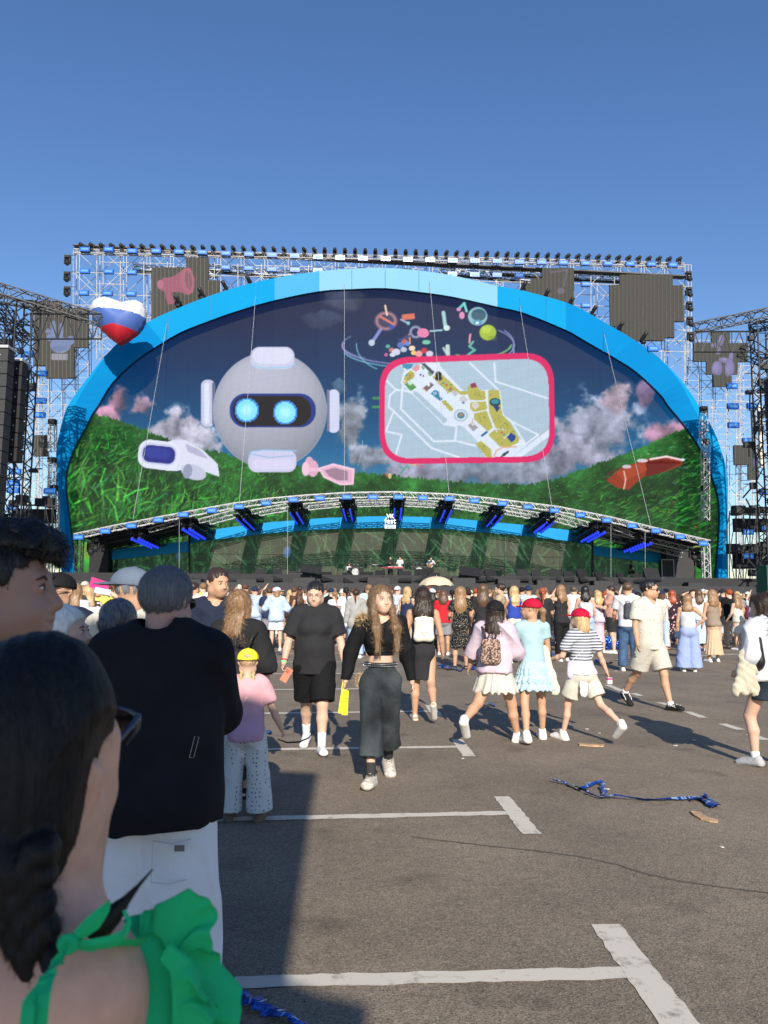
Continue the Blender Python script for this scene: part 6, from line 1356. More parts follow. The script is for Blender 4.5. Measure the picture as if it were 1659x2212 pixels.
# girl in culottes
DEN = mat('denim_washed', (.045,.053,.058), .85, 0, .7, 2.6, bump=.4, bscale=40, spec=.15)
C_JKT = cloth('jacket_black', (.009,.009,.010), .8, .15, .5, 14)
sp = dict(H=1.71, fem=True, g=.92, seed=2.1, skin=SK_L, legL=(-20,-2,8,16), legR=(16,-2,2,-6), armL=(-8,14,10,4), armR=(-4,20,14,10), head=(24,-2,0), legg=.95,
    top=[dict(m=cloth('knit_black', (.010,.010,.012)), loose=.002, hem=.640, sleeve=0, neckr=.05, vneck=.075, hemr=.074, wr=.001, name='knit_top'), dict(m=C_JKT, loose=.012, hem=.655, sleeve=1.93, slr=.042, cuff=.026, neckr=.07, vneck=.17, wr=.006, name='jacket')],
    bottom=dict(kind='trousers', m=DEN, waist=.590, loose=.008, len=.80, knee=.058, hem=.066, wr=.006, name='culottes'), shoe=mat('shoe_beige', (.52,.47,.40), .8, 0, .3, 40), shoe_big=1.35, sock=mat('sock_dark', (.03,.03,.03), .9), sockh=.3,
    brow=BROWB, hair=dict(style='long', m=hairm('chestnut', (.19,.115,.06), .6), strands=3500, slen=.07, sr=.0011, sup=-.06, len=.34, w=.85, front=True, lowz=.02, amp=.003), curl=(20,30))
w2 = hero(sp, 820, 1686, 178, 'person with long honey-brown hair, black cropped jacket and wide washed denim culottes')
J = sp['_J']; sp2 = sp
mb = MB(); c0 = J['pel']; zz = .588*1.71; 
mb.poly([(c0.x+.133*math.cos(t), c0.y+.107*math.sin(t), zz) for t in np.linspace(0, 2*math.pi, 33)], .021, 8); bl_ = mb.build('belt', mat('belt_black', (.012,.012,.012), .4), w2, True); mb = MB()
for t in np.linspace(0, 2*math.pi, 46)[:-1]:
    for dz_ in (-.010,.010): mb.ball((c0.x+.153*math.cos(t), c0.y+.127*math.sin(t), zz+dz_), .005, 6, 4)
mb.build('stud', mat('stud_steel', (.75,.75,.75), .2, .9), bl_, True)
mb = MB(); mb.poly([J['neck']+Vector((0,.088,-.15)), J['chest']+Vector((0,.118,-.02)), J['waist']+Vector((0,.105,.03))], .005, 5); mb.build('zip', mat('zip_steel', (.6,.6,.6), .3, .8), w2, True)
def fur(p, r, m, n, parent, name, sc=(1,1,1), ln=.05, seed=1):
    rng = np.random.default_rng(seed); mb = MB(); mb.ball(p, (r*sc[0]*.7, r*sc[1]*.7, r*sc[2]*.7), 10, 7); d = rng.normal(0, 1, (n, 3)); d /= np.linalg.norm(d, axis=1)[:, None]
    b0 = np.array(p)+d*r*np.array(sc)*.65; tip = b0+(d+rng.normal(0, .35, (n, 3)))*ln*rng.uniform(.5, 1.1, (n, 1)); sd_ = np.cross(d, rng.normal(0, 1, (n, 3))); sd_ /= np.linalg.norm(sd_, axis=1)[:, None]; w = sd_*.0022
    v = np.stack([b0-w, b0+w, tip], 1).reshape(-1, 3); f = np.arange(n*3).reshape(-1, 3); return parts_mesh(name, [(mb.v, mb.f, 0), (v, f, 0)], m, parent)
furm = mat('fur_tan', (.45,.32,.17), .9, 0, .6, 22)
fur(J['shR']+Vector((-.02,.02,.02)), .085, furm, 1500, w2, 'fur_hood', (1.1,.8,.75)); fur(J['neck']+Vector((0,-.12,-.03)), .12, furm, 900, w2, 'fur_hood', (1.2,.5,.8), seed=2)
ticket(jw(w2, sp, 'wrR')+Vector((-.01,-.03,-.17)), .05, 'bundle of two yellow flyers held by the person in denim culottes', 2, .21)
bgm = mat('bag_fur', (.5,.36,.2), .9, 0, .5, 30); bgp = jw(w2, sp, 'pel')+Vector((-.19,.06,-.03)); o = fur((0,0,0), .05, bgm, 500, None, 'fur_bag', (.6,.7,1.4), .03, 5); o.location = bgp; tag(o, 'small furry bag hanging at the hip of the person in denim culottes', 'bag')
mb = MB()
for i, (kk) in enumerate('LR'):
    a = Vector(J['ank'+kk]); t_ = Vector(J['toe'+kk])
    for j in range(5): p = a*.75+t_*.25+(t_-a)*(.12*j)+Vector((0,0,.035-.004*j)); mb.poly([p+Vector((-.028,0,0)), p+Vector((0,.006,.008)), p+Vector((.028,0,0))], .005, 5)
mb.build('shoelace', cloth_pattern('lace_spot', 'dots', (.6,.58,.5), (.03,.03,.03), 90, th=.4), w2, True)

# woman in black dress with backpack walking away
sp = dict(H=1.70, fem=True, g=1.02, seed=3.3, skin=SK_M, legL=(4,1,2,-2), legR=(-16,1,42,52), armL=(2,12,10,4), armR=(0,14,12,6), head=(0,0,0),
    top=dict(m=C_BLACK, loose=.0, hem=.55, sleeve=0, neckr=.05, hemr=.082), bottom=dict(kind='skirt', m=C_BLACK, waist=.62, hz=.31, r0=.080, r1=.100, pleats=5, amp=.002), shoe=mat('sandal_cream', (.66,.6,.48), .7), shoe_big=.9, hair=dict(style='long', strands=3000, slen=.07, sr=.0011, sup=-.06, m=H_DARK, len=.19, w=1.15, lowz=.02), curl=(30,30))
w3 = hero(sp, 913, 1556, 2, 'person with long dark hair in a sleeveless black midi dress, walking away'); J = sp['_J']
def backpack(loc, rz, m, label, w=.24, h_=.30, d=.12, flap=True, strapm=None, soft=.04):
    root = empty('backpack', tuple(loc), rz, label, 'backpack'); r = soft
    v, f = sdf([pr((-w/2+r,0,-h_/2+r), (w/2-r,0,-h_/2+r), r*1.1, k=.1), pr((-w/2+r*1.3,0,h_/2-r*1.3), (w/2-r*1.3,0,h_/2-r*1.3), r, k=.1), pr((0,0,-h_*.1), (0,0,h_*.1), w*.42, s=(1,d/w,1), k=.05), pr((-w/2+r,0,-h_/2+r), (-w/2+r*1.3,0,h_/2-r*1.3), r, k=.05), pr((w/2-r,0,-h_/2+r), (w/2-r*1.3,0,h_/2-r*1.3), r, k=.05)], .008, lambda X, Y, Z: .0025*wr(X, Y, Z, 24, 1.0)); parts_mesh('pouch', [(v, f, 0)], m, root)
    if flap:
        v, f = sdf([pr((-w/2+.03,-.02,h_/2-.03), (w/2-.03,-.02,h_/2-.03), .035, k=.02), pr((0,-d*.42,h_*.28), (0,-d*.52,h_*.08), w*.36, w*.30, s=(1,.10,1), k=.02)], .007); fl1 = parts_mesh('flap', [(v, f, 0)], m, root); mb = MB(); mb.box((0,-d*.56,-.02), (.018,.01,.10)); mb.ball((0,-d*.58,-.06), (.012,.008,.014), 8, 5); mb.build('buckle', strapm or m, fl1)
    mb = MB(); mb.poly([(-.04,.02,h_/2-.02),(-.02,.02,h_/2+.04),(.02,.02,h_/2+.04),(.04,.02,h_/2-.02)], .008, 6); mb.build('handle', strapm or m, root, True); mb = MB()
    for sx in (-1, 1): mb.poly([(sx*.05,.03,h_/2),(sx*.075,.06,h_/2+.10),(sx*.095,.12,h_/2+.13)], .012, 6)
    mb.build('strap', strapm or m, root, True); return root
backpack(jw(w3, sp, 'chest', (0,-.155,-.03)), R(2), mat('leather_cream', (.72,.68,.56), .45, 0, .06, 8, bump=.2), 'cream leather backpack on the person in the black midi dress')

# three girls
PINKSH = cloth('shirt_pink', (.56,.44,.50), .85, .05, .5, 14)
sp = dict(H=1.58, fem=True, g=1.02, seed=4.4, skin=SK_M, legL=(-30,9,36,48), legR=(20,9,4,-4), armL=(8,24,6,2), armR=(20,12,40,10), head=(14,0,0), legg=1.08,
    top=dict(m=PINKSH, loose=.03, hem=.50, hemr=.115, sleeve=1.35, slr=.058, cuff=.062, neckr=.045, wr=.009, collar=1), bottom=dict(kind='skirt', m=C_CREAM, waist=.58, hz=.355, r0=.085, r1=.158, pleats=15, amp=.008), shoe=SH_W, shoe_big=1.25, hightop=1, sock=SOCK, sockh=.12, hair=dict(style='long', strands=3000, slen=.07, sr=.0011, sup=-.06, m=H_DARK, len=.27, w=1.1, lowz=.02), cap=dict(m=cloth('cap_black', (.012,.012,.013), .8), yaw=25, hi=1), curl=(25,50))
w4 = hero(sp, 1072, 1606, -28, 'person in a black cap, baggy pink shirt and cream pleated mini skirt, walking away'); J = sp['_J']
backpack(jw(w4, sp, 'chest', (.01,-.19,-.075)), R(-8), cloth_pattern('print_brown', 'mottle', (.10,.055,.045), (.42,.30,.24), 55, th=.5), 'small brown patterned backpack on the person in the black cap', .20, .26, .12, strapm=mat('strap_brown', (.05,.03,.025), .6))
sp = dict(H=1.58, fem=True, g=.96, seed=5.4, skin=SK_M, legL=(-16,6,8,12), legR=(12,6,4,0), armL=(20,14,40,16), armR=(10,8,16,6), head=(62,-4,0), legg=.95,
    top=dict(m=cloth('shirt_mint', (.34,.49,.53), .85, .05, .4, 16), loose=.006, hem=.54, hemr=.088, sleeve=.5, slr=.036, neckr=.036, wr=.005), bottom=dict(kind='skirt', m=cloth_pattern('frill_blue', 'mottle', (.32,.48,.54), (.48,.60,.64), 60, th=.52), tiers=[(.58,.47,.078,.115),(.49,.415,.108,.138),(.43,.36,.128,.155)], pleats=20, amp=.007), shoe=SH_W, shoe_big=1.2, hightop=1, sock=SOCK, sockh=.14, hair=dict(style='pony', m=H_LBR, len=.34, dx=.06, lowz=.03), cap=dict(m=cloth('cap_red', (.42,.008,.035), .75), hi=1, tilt=0), curl=(50,30))
w5 = hero(sp, 1152, 1600, 4, 'person in a red cap looking left, pale blue shirt and blue tiered frilly skirt')
STR = cloth_pattern('stripes_navy', 'stripe', (.54,.55,.57), (.03,.04,.08), 9.5, th=.66)
sp = dict(H=1.49, fem=True, g=.9, seed=6.1, skin=SK_L, legL=(20,6,8,0), legR=(-26,9,34,40), armL=(14,18,58,10), armR=(-8,20,12,-8), head=(24,0,0), legg=.88,
    top=[dict(m=STR, loose=.012, hem=.55, hemr=.095, sleeve=.75, slr=.046, neckr=.042, wr=.004), dict(m=C_WHITE, loose=.018, hem=.50, hemr=.115, sleeve=0, topz=.60, wr=.009, name='tied_jacket')], bottom=dict(kind='shorts', m=C_CREAM, waist=.56, len=.36, hem=.072, loose=.014), shoe=SH_W, shoe_big=1.2, hightop=1, sock=SOCK, sockh=.1, hair=dict(style='bob', m=H_BLOND, len=.34, lowz=.03), cap=dict(m=MATS['cap_red'], yaw=20, hi=1, hole=H_BLOND), curl=(25,55))
w6 = hero(sp, 1260, 1602, 24, 'person in a red cap and navy striped T-shirt, white jacket tied round waist')
J = sp['_J']
for sx, l_ in ((-.5, .24), (.6, .30)):                       # hanging sleeves and body of the tied jacket
    v, f = sdf([pr((sx*.16,-.04,.86), (sx*.24,-.02,.86-l_), .05, .036, s=(1,.6,1), k=.05), pr((sx*.08,-.10,.84), (sx*.14,-.12,.60), .07, .065, s=(1,.35,1), k=.05)], .009, lambda X, Y, Z: .007*wr(X, Y, Z, 26, sx)); parts_mesh('jacket_sleeve', [(v*.93, f, 0)], C_WHITE, w6)
ph = jw(w6, sp, 'wrR')+Vector((.02,-.02,-.09)); root = empty('snack_box', tuple(ph), .3, 'small colourful snack box in the hand of the person in the striped T-shirt', 'box'); mb = MB(); mb.box((0,0,0), (.06,.03,.07), m=0); mb.box((0,0,.02), (.061,.031,.02), m=1); mb.build('carton', [mat('carton_white', (.7,.62,.55), .6), mat('carton_magenta', (.4,.04,.2), .6)], root)
bag = jw(w6, sp, 'pel', (-.17,-.02,.0)); v, f = sdf([pr((0,0,0), (0,0,.08), .055, .045, s=(.8,.5,1.2), k=.02)], .008); o = parts_mesh('shoulder_bag', [(v, f, 0)], cloth_pattern('bag_lilac', 'dots', (.35,.28,.45), (.6,.55,.7), 50, th=.35), None); o.location = bag; tag(o, 'small lilac shoulder bag on the person in the striped T-shirt', 'bag')
mb = MB(); a = jw(w6, sp, 'shR', (-.04,-.05,.04)); mb.poly([a, a+Vector((-.12,-.09,-.2)), bag+Vector((0,0,.12))], .004, 5); st_ = mb.build('strap', C_WHITE, o); st_.matrix_parent_inverse = Matrix.Translation(-Vector(bag))
tot = jw(w5, dict(_J={'pel': Vector((0,0,.86))}), 'pel', (.17,-.02,-.05)); mb = MB(); 
v, f = sdf([pr((-.03,0,.2), (.03,0,-.22), .055, .075, s=(1,.25,1), k=.02), pr((.03,0,-.1), (.09,0,-.26), .05, .04, s=(1,.25,1), k=.02)], .009, lambda X, Y, Z: .006*wr(X, Y, Z, 22, .5)); o = parts_mesh('tote_bag', [(v, f, 0)], C_CREAM, None); o.location = tot; tag(o, 'cream tote bag hanging beside the blue frilly skirt', 'bag')

# man in patterned polo
POLO = cloth_pattern('polo_spotted', 'dots', (.32,.27,.24), (.55,.52,.45), 22, th=.2)
sp = dict(H=1.88, fem=False, g=1.05, seed=7.7, skin=SK_M, legL=(18,4,4,-6), legR=(-20,3,22,30), armL=(-16,8,14,4), armR=(4,10,14,4), head=(38,0,0), legg=.92, fat=.05,
    top=dict(m=POLO, loose=.016, hem=.455, hemr=.110, sleeve=.72, slr=.050, neckr=.046, collar=1, wr=.0035, vneck=.02), bottom=dict(kind='shorts', m=cloth('shorts_sand', (.48,.45,.38)), waist=.58, len=.43, loose=.016, hem=.078), shoe=SH_B, shoe_big=1.05, sock=SOCK, sockh=.1, hair=dict(style='short', m=H_BLACK, lowz=.045), glasses='sun', curl=(30,30))
m1 = hero(sp, 1408, 1531, 200, 'person in sunglasses, pale spotted polo shirt and sand shorts, striding to the right')
J = sp['_J']
for kk, sx in (('L',-1),('R',1)):
    mb = MB(); a, t_ = Vector(J['ank'+kk]), Vector(J['toe'+kk])
    for sgn in (-1, 1):
        for (u0, u1, z0, z1__) in ((.25,.55,-.01,-.045),(.45,.75,-.015,-.045),(.2,.7,-.035,-.02)): p = a.lerp(t_, u0)+Vector((sgn*.052,0,z0+.03)); q_ = a.lerp(t_, u1)+Vector((sgn*.052,0,z1__+.045)); mb.poly([p, q_], .006, 4)
    mb.build('shoe_stripe', mat('stripe_white', (.75,.75,.72), .6), m1)

# right-hand woman
sp = dict(H=1.66, fem=True, g=1.0, seed=8.2, skin=SK_L, legL=(22,2,30,10), legR=(-12,3,16,16), armL=(-6,14,52,10), armR=(10,10,30,10), head=(10,0,0), legg=1.02,
    top=dict(m=cloth('shirt_white', (.55,.56,.58), .85, .06, .6, 12), loose=.030, hem=.50, hemr=.125, sleeve=1.25, slr=.060, cuff=.06, neckr=.045, wr=.010), bottom=dict(kind='skirt', m=cloth('denim_skirt', (.025,.035,.05), .85, .3, .5, 60), waist=.58, hz=.385, r0=.09, r1=.108, pleats=4, amp=.002), shoe=SH_G, shoe_big=1.15, sock=SOCK, sockh=.14, hair=dict(style='long', strands=3000, slen=.08, sr=.0011, sup=-.06, m=H_DARK, len=.38, w=1.05, lowz=.02), curl=(30,30))
w7 = hero(sp, 1668, 1658, 24, 'person with very long dark hair, loose white shirt and dark denim mini skirt')
bg_ = jw(w7, sp, 'waist', (-.19,-.05,.08)); v, f = sdf([pr((0,0,.12), (.0,0,-.06), .07, .10, s=(.6,1,1), k=.04)], .01, lambda X, Y, Z: .006*wr(X, Y, Z, 20, 2)); o = parts_mesh('shoulder_bag', [(v, f, 0)], mat('leather_black', (.012,.012,.014), .5), None); o.location = bg_; tag(o, 'black shoulder bag on the person in the loose white shirt', 'bag')
jk_ = jw(w7, sp, 'pel', (-.30,-.02,.12)); v, f = sdf([pr((.1,0,.22), (0,0,.05), .035, .06, s=(1,.6,1), k=.05), pr((0,0,.08), (-.06,0,-.22), .06, .085, s=(1,.5,1), k=.05), pr((.02,0,.0), (.06,0,-.24), .05, .06, s=(1,.5,1), k=.05)], .01, lambda X, Y, Z: .026*wr(X, Y, Z, 30, 1)+.005*np.sin(X*60+Z*35)*np.sin(Z*48)); o = parts_mesh('jacket', [(v, f, 0)], mat('jacket_cream', (.50,.45,.34), .8), None); o.location = jk_; tag(o, 'crumpled cream jacket carried by the person in the loose white shirt', 'jacket')

# navy polo man, blonde in black, little girl
sp = dict(H=1.84, fem=False, g=1.0, seed=9.1, skin=SK_M, legL=(4,2,0,0), legR=(-4,2,0,0), armL=(4,8,12,4), armR=(2,9,14,4), head=(30,4,0), top=dict(m=C_NAVY, loose=.014, hem=.46, hemr=.105, sleeve=.74, slr=.047, neckr=.046, collar=1, vneck=.02), bottom=dict(kind='trousers', m=C_NAVY, loose=.01, waist=.58, len=.97, hem=.055), shoe=SH_B, hair=dict(style='short', m=H_DARK, lowz=.05), brow=BROW)
m2 = hero(sp, 455, 1668, 192, 'person in a dark navy polo shirt with short dark hair, looking to the right')
sp = dict(H=1.63, fem=True, g=1.0, seed=9.9, skin=SK_L, legL=(0,3,0,0), legR=(0,3,0,0), armL=(14,14,46,10), armR=(6,10,30,10), head=(-10,0,0), top=dict(m=cloth('tunic_black', (.02,.02,.021), .85, .1, .5, 12), loose=.03, hem=.46, hemr=.12, sleeve=1.15, slr=.062, cuff=.07, neckr=.045, wr=.008), bottom=dict(kind='skirt', m=cloth('skirt_grey', (.03,.03,.033)), waist=.58, hz=.10, r0=.09, r1=.13, pleats=10, amp=.006), shoe=SH_B, hair=dict(style='long', strands=3000, slen=.08, sr=.0011, sup=-.06, m=H_LBR, len=.33, w=1.0, lowz=.02))
w8 = hero(sp, 505, 1720, -12, 'person with long straight blond hair in a loose black outfit near the yellow cap')
backpack(jw(w8, sp, 'waist', (.1,-.19,.06)), R(-12), mat('nylon_black', (.02,.019,.018), .6, 0, .2, 10, bump=.3), 'black nylon sling bag on the back of the person with straight blond hair', .2, .24, .1, flap=False)
PJ = cloth_pattern('trousers_dotted', 'dots', (.08,.09,.18), (.54,.57,.58), 34, th=.2)
FADE = cloth_pattern('shirt_pinkfade', 'zfade', (.44,.28,.40), (.62,.34,.37), .74, th=.86)
sp = dict(H=1.19, fem=True, child=True, g=.98, hs=1.2, seed=3.9, skin=SK_L, legL=(2,7,0,0), legR=(0,7,0,0), armL=(24,12,30,10), armR=(6,22,10,0), head=(4,0,0), sw=.095,
    top=dict(m=FADE, loose=.018, hem=.475, hemr=.118, sleeve=.75, slr=.050, neckr=.046, wr=.004), bottom=dict(kind='trousers', m=PJ, waist=.58, loose=.018, len=.97, knee=.066, hem=.082, name='trousers'), shoe=mat('clog_brown', (.14,.09,.07), .6), shoe_big=1.2, hair=dict(style='braids', m=H_BLOND, len=.22, lowz=.02), cap=dict(m=cloth('cap_yellow', (.86,.74,.05), .8, .06, .5, 18), hi=1, tilt=-4, hole=H_BLOND), curl=(25,40))
w9 = hero(sp, 526, 1772, 3, 'child in a yellow cap with two blond braids, pink shirt and dotted wide trousers')
J = sp['_J']; mb = MB(); mb.poly([J['shR']+Vector((-.02,-.04,.03)), J['chest']+Vector((0,-.095,.02)), J['pel']+Vector((-.12,-.07,0))], .008, 5); mb.build('strap', mat('strap_pink', (.8,.5,.45), .6), w9, True)
o = MB(); p = jw(w9, sp, 'pel', (-.13,.02,-.06)); v, f = sdf([pr((0,0,.05), (0,0,-.05), .05, .055, s=(.8,.6,1), k=.02)], .008); o = parts_mesh('shoulder_bag', [(v, f, 0)], mat('bag_grey', (.33,.33,.34), .7), None); o.location = p; tag(o, 'small grey shoulder bag at the hip of the child in the yellow cap', 'bag')
sg = jw(w9, sp, 'wrR')+Vector((.07,0,-.085)); root = empty('sunglasses', tuple(sg), 0, 'thin ribbon wire dangling from the hand of the child in the yellow cap', 'ribbon'); root.name = 'ribbon'; mb = MB(); mb.poly([(-.1,0,.02),(-.03,0,-.005),(.06,0,0),(.13,0,.03),(.17,0,.08)], [.004,.006,.007,.005,.002], 5); mb.build('band', M_BLK2, root, True)

# ---------------------------------------------------------------- people standing close in the shade
# grey-haired man in black shirt and white trousers
WH = mat('linen_white', (.74,.76,.80), .85, 0, .04, 4, bump=1.0, bscale=7, spec=.15)
BKL = cloth('linen_black', (.012,.013,.017), .9, .2, .8, 9)
sp = dict(H=1.705, fem=False, g=1.20, seed=11.0, skin=skin('ruddy', (.48,.27,.22)), legL=(0,4,0,0), legR=(0,5,0,0), armL=('ik', (-.03,.19,.66), (-1,-.4,-.3)), armR=('ik', (.01,.19,.66), (1,-.65,-.35)), head=(-22,4,0), sw=.106, hs=1.08,
    top=dict(m=BKL, loose=.031, hem=.455, hemr=.142, sleeve=1.85, slr=.052, cuff=.036, neckr=.044, wr=.0045), bottom=dict(kind='trousers', m=WH, waist=.52, loose=.018, len=.97, knee=.078, hem=.085, wr=.010), shoe=SH_B, hair=dict(style='short', m=H_GREY, lowz=.035, vol=.006, strands=22000, slen=.014, sr=.0007, sup=.05), glasses='sun')
g1 = G(318, 2240); root = empty('person', (g1.x, g1.y, 0), R(3), 'person with short grey hair, black long-sleeved shirt and white trousers, back turned', 'person'); make_person(sp, root, res=.008, hres=.005); m3 = root; SP3 = sp
J = sp['_J']; mb = MB()
lb_ = MB(); pl_ = [(.16,-.155,1.03),(.175,-.15,1.03),(.185,-.14,1.105),(.17,-.148,1.11)]; mb = MB()
mb.poly([(.150,-.170,1.03),(.165,-.166,1.03),(.180,-.158,1.10),(.166,-.164,1.105),(.150,-.170,1.03)], .0012, 4); mb.build('logo_stitch', mat('thread_gold', (.4,.36,.28), .6), root)
mb = MB(); mb.box((.125,-.165,.715), (.035,.006,.02)); mb.build('pocket_label', mat('label_taupe', (.16,.14,.13), .6), root)
mb = MB(); mb.poly([(.03,-.160,.74),(.10,-.165,.73),(.16,-.145,.74)], .0025, 4); mb.poly([(.03,-.165,.60),(.09,-.170,.595),(.15,-.14,.60)], .0018, 4); mb.poly([(.03,-.160,.74),(.03,-.165,.60)], .0018, 4); mb.build('pocket_seam', mat('seam_grey', (.5,.52,.56), .8), root)

def bust_person(name_label, x, y, D, Hn, yaw, sp):
    """a person of whom the photo shows the upper part: the head centre goes to pixel (x,y) at distance D"""
    p = V(x, y, D); root = empty('person', (p.x, p.y, 0), R(yaw), name_label, 'person'); sp['H'] = Hn; make_person(sp, root, **sp.get('_kw', {})); return root, p
# man in profile at the left edge
sp = dict(fem=False, g=1.0, seed=1.9, skin=skin('dusk', (.36,.205,.155)), armL=(4,8,10), armR=(4,8,10), head=(0,-4,0), hs=1.12, _kw=dict(res=.010, hres=.0028), top=dict(m=cloth('shirt_dusk', (.05,.05,.06)), loose=.02, hem=.47, sleeve=.8, slr=.05, neckr=.045), bottom=dict(kind='trousers', m=C_NAVY, loose=.01, len=.97, hem=.06), shoe=SH_B,
    hair=dict(style='short', m=H_BLACK, lowz=.05, vol=.001, amp=.003, strands=14000, slen=.014, sr=.0006, sup=-.04))
pm_, _ = bust_person('young person in profile with tousled dark hair at the left edge of the view', -22, 1235, 1.60, 1.735, -82, sp); SPM = sp
# quiff
Mh = sp['_Mh']; v, f = sdf([pr((0,.06,.190), (.0,.092,.182), .036, .024, s=(1.4,1,.75), k=.03), pr((0,-.01,.205), (0,.06,.200), .040, .036, s=(1.4,1,.7), k=.03), pr((0,.09,.180), (0,.112,.158), .022, .010, s=(1.8,1,.9), k=.02)], .004, lambda X, Y, Z: .006*np.sin(X*90+20*Y)*np.sin(Y*80+Z*60)+.004*np.sin(X*170+Z*140)); o = parts_mesh('hair_fringe', [(xf(v, Mh), f, 0)], H_BLACK, pm_); add_strands(o, 5000, .024, .0006, .06, seed=8, down=.3, clump=.9); o.name = 'hair_fringe'

sp = dict(fem=True, g=1.0, seed=1.1, skin=SK_D, head=(-60,-10,0), hs=1.05, _kw=dict(res=.012, hres=.006), top=dict(m=C_NAVY, loose=.02, hem=.5, sleeve=.8, slr=.05), bottom=dict(kind='trousers', m=C_NAVY, loose=.01, len=.97, hem=.06), shoe=SH_B, hair=dict(style='bob', m=H_WHITE, lowz=.02, len=.35, vol=.008, strands=5000, slen=.03, sr=.0006, sup=-.06))
bust_person('person with a straight white bob haircut behind the man in profile', 138, 1350, 3.1, 1.56, -30, sp)
sp = dict(fem=True, g=1.0, seed=1.5, skin=SK_M, head=(-4,4,0), hs=1.0, _kw=dict(res=.012, hres=.006), top=dict(m=cloth('shirt_maroon', (.14,.03,.05)), loose=.02, hem=.5, sleeve=.8, slr=.05), bottom=dict(kind='trousers', m=C_NAVY, loose=.01, len=.97, hem=.06), shoe=SH_B, hair=dict(style='pony', m=hairm('salt', (.13,.13,.14), .8), lowz=.03, len=.09, dx=.01, strands=3000, slen=.02, sr=.0006, sup=-.06))
bust_person('person with dark grey-streaked hair in a ponytail left of the grey-haired man', 252, 1338, 3.45, 1.60, -4, sp)
sp = dict(fem=False, g=1.1, seed=1.5, skin=SK_M, head=(-16,0,0), _kw=dict(res=.012, hres=.006), top=dict(m=cloth('shirt_oat', (.55,.5,.42)), loose=.02, hem=.5, sleeve=.8, slr=.05), bottom=dict(kind='trousers', m=C_NAVY, loose=.01, len=.97, hem=.06), shoe=SH_B, hair=dict(style='short', m=H_GREY, lowz=.03), cap=dict(m=cloth('cap_denim', (.12,.15,.2), .85, .2), yaw=150, hi=1))
bust_person('person in a faded denim cap behind the grey-haired man', 283, 1278, 4.6, 1.74, -6, sp)
sp = dict(fem=False, g=1.1, seed=1.5, skin=SK_M, head=(-40,0,0), _kw=dict(res=.014, hres=.006), top=dict(m=C_NAVY, loose=.02, hem=.5, sleeve=.8, slr=.05), bottom=dict(kind='trousers', m=C_NAVY, loose=.01, len=.97, hem=.06), shoe=SH_B, hair=dict(style='short', m=H_BLACK, lowz=.03), glasses='sun', cap=dict(m=cloth('cap_black', (.012,.012,.013)), hi=1, text='VS', tm=M_SIGN, tyaw=0, tsize=.045))
bust_person('person in sunglasses and a black cap with white letters, right of the profile face', 128, 1272, 5.6, 1.73, 208, sp)

# ---- woman in green right in front of the camera
SKF = mat('skin_freckled', (.70,.385,.265), .5, 0, .12, 30, spec=.3)
GREEN = mat('dress_green', (.015,.50,.18), .8, 0, .08, 6, bump=.3, bscale=22, spec=.2)
Dg = .86
root = empty('person', (0,0,0), 0, 'person in a bright green ruffled dress with a dark braid, closest to the camera', 'person')
def W(x, y, d=Dg): return np.array(V(x, y, d))
rs = np.array
B = [pr(W(55,1640,.90), ra=.080, s=(.95,1.1,1.35), k=.03), pr(W(165,1600,.93), W(158,1740,.93), .046, .036, s=(.8,1,1), k=.04), pr(W(212,1600,.955), W(200,1700,.95), .019, .022, k=.03), pr(W(196,1725,.955), W(170,1790,.95), .018, .02, k=.03), pr(W(110,1800,.89), W(110,2030,.89), .048, .058, k=.04), pr(W(150,1830,.95), W(150,1960,.95), .030, .034, k=.04),
     pr(W(-260,2200,.80), W(150,2160,.85), .095, .062, s=(1,.9,1), k=.06), pr(W(165,2160,.84), W(150,2460,.86), .060, .062, k=.05), pr(W(-150,2260,.84), W(-150,2900,.86), .14, .15, s=(1.2,.75,1), k=.05), pr(W(196,1680,.878), W(186,1748,.878), .020, .012, s=(.75,.7,1.1), k=.005), pr(W(197,1688,.862), W(190,1728,.862), .011, .007, s=(.7,.6,1.2), k=.004, op='-')]
v, f = sdf(B, .005); bod = parts_mesh('body', [(v, f, 0)], SKF, root)
lowb = [pr(W(40,2600,.9), W(40,3600,1.0), .16, .14, s=(1.1,.8,1), k=.05)]
base_x = W(40,2600,.9)[0]
B2 = [pr((base_x, .90, 1.0), (base_x, .90, .78), .13, .15, s=(1.1,.8,1), k=.05)]
for sx in (-1, 1): B2 += [pr((base_x+sx*.08,.90,.8), (base_x+sx*.09,.90,.42), .08, .05, k=.04), pr((base_x+sx*.09,.90,.42), (base_x+sx*.09,.89,.06), .05, .03, k=.03), pr((base_x+sx*.09,.89,.03), (base_x+sx*.10,1.02,.02), .03, .022, k=.02)]
v2, f2 = sdf(B2, .012); me_parts = [(v, f, 0), (v2, f2, 0)]; bpy.data.objects.remove(bod); 
hp1 = hand_parts(tuple(W(-150,2900,.8)), (0,0,-1), -1, 1.0, 30); bod = parts_mesh('body', me_parts, SKF, root)
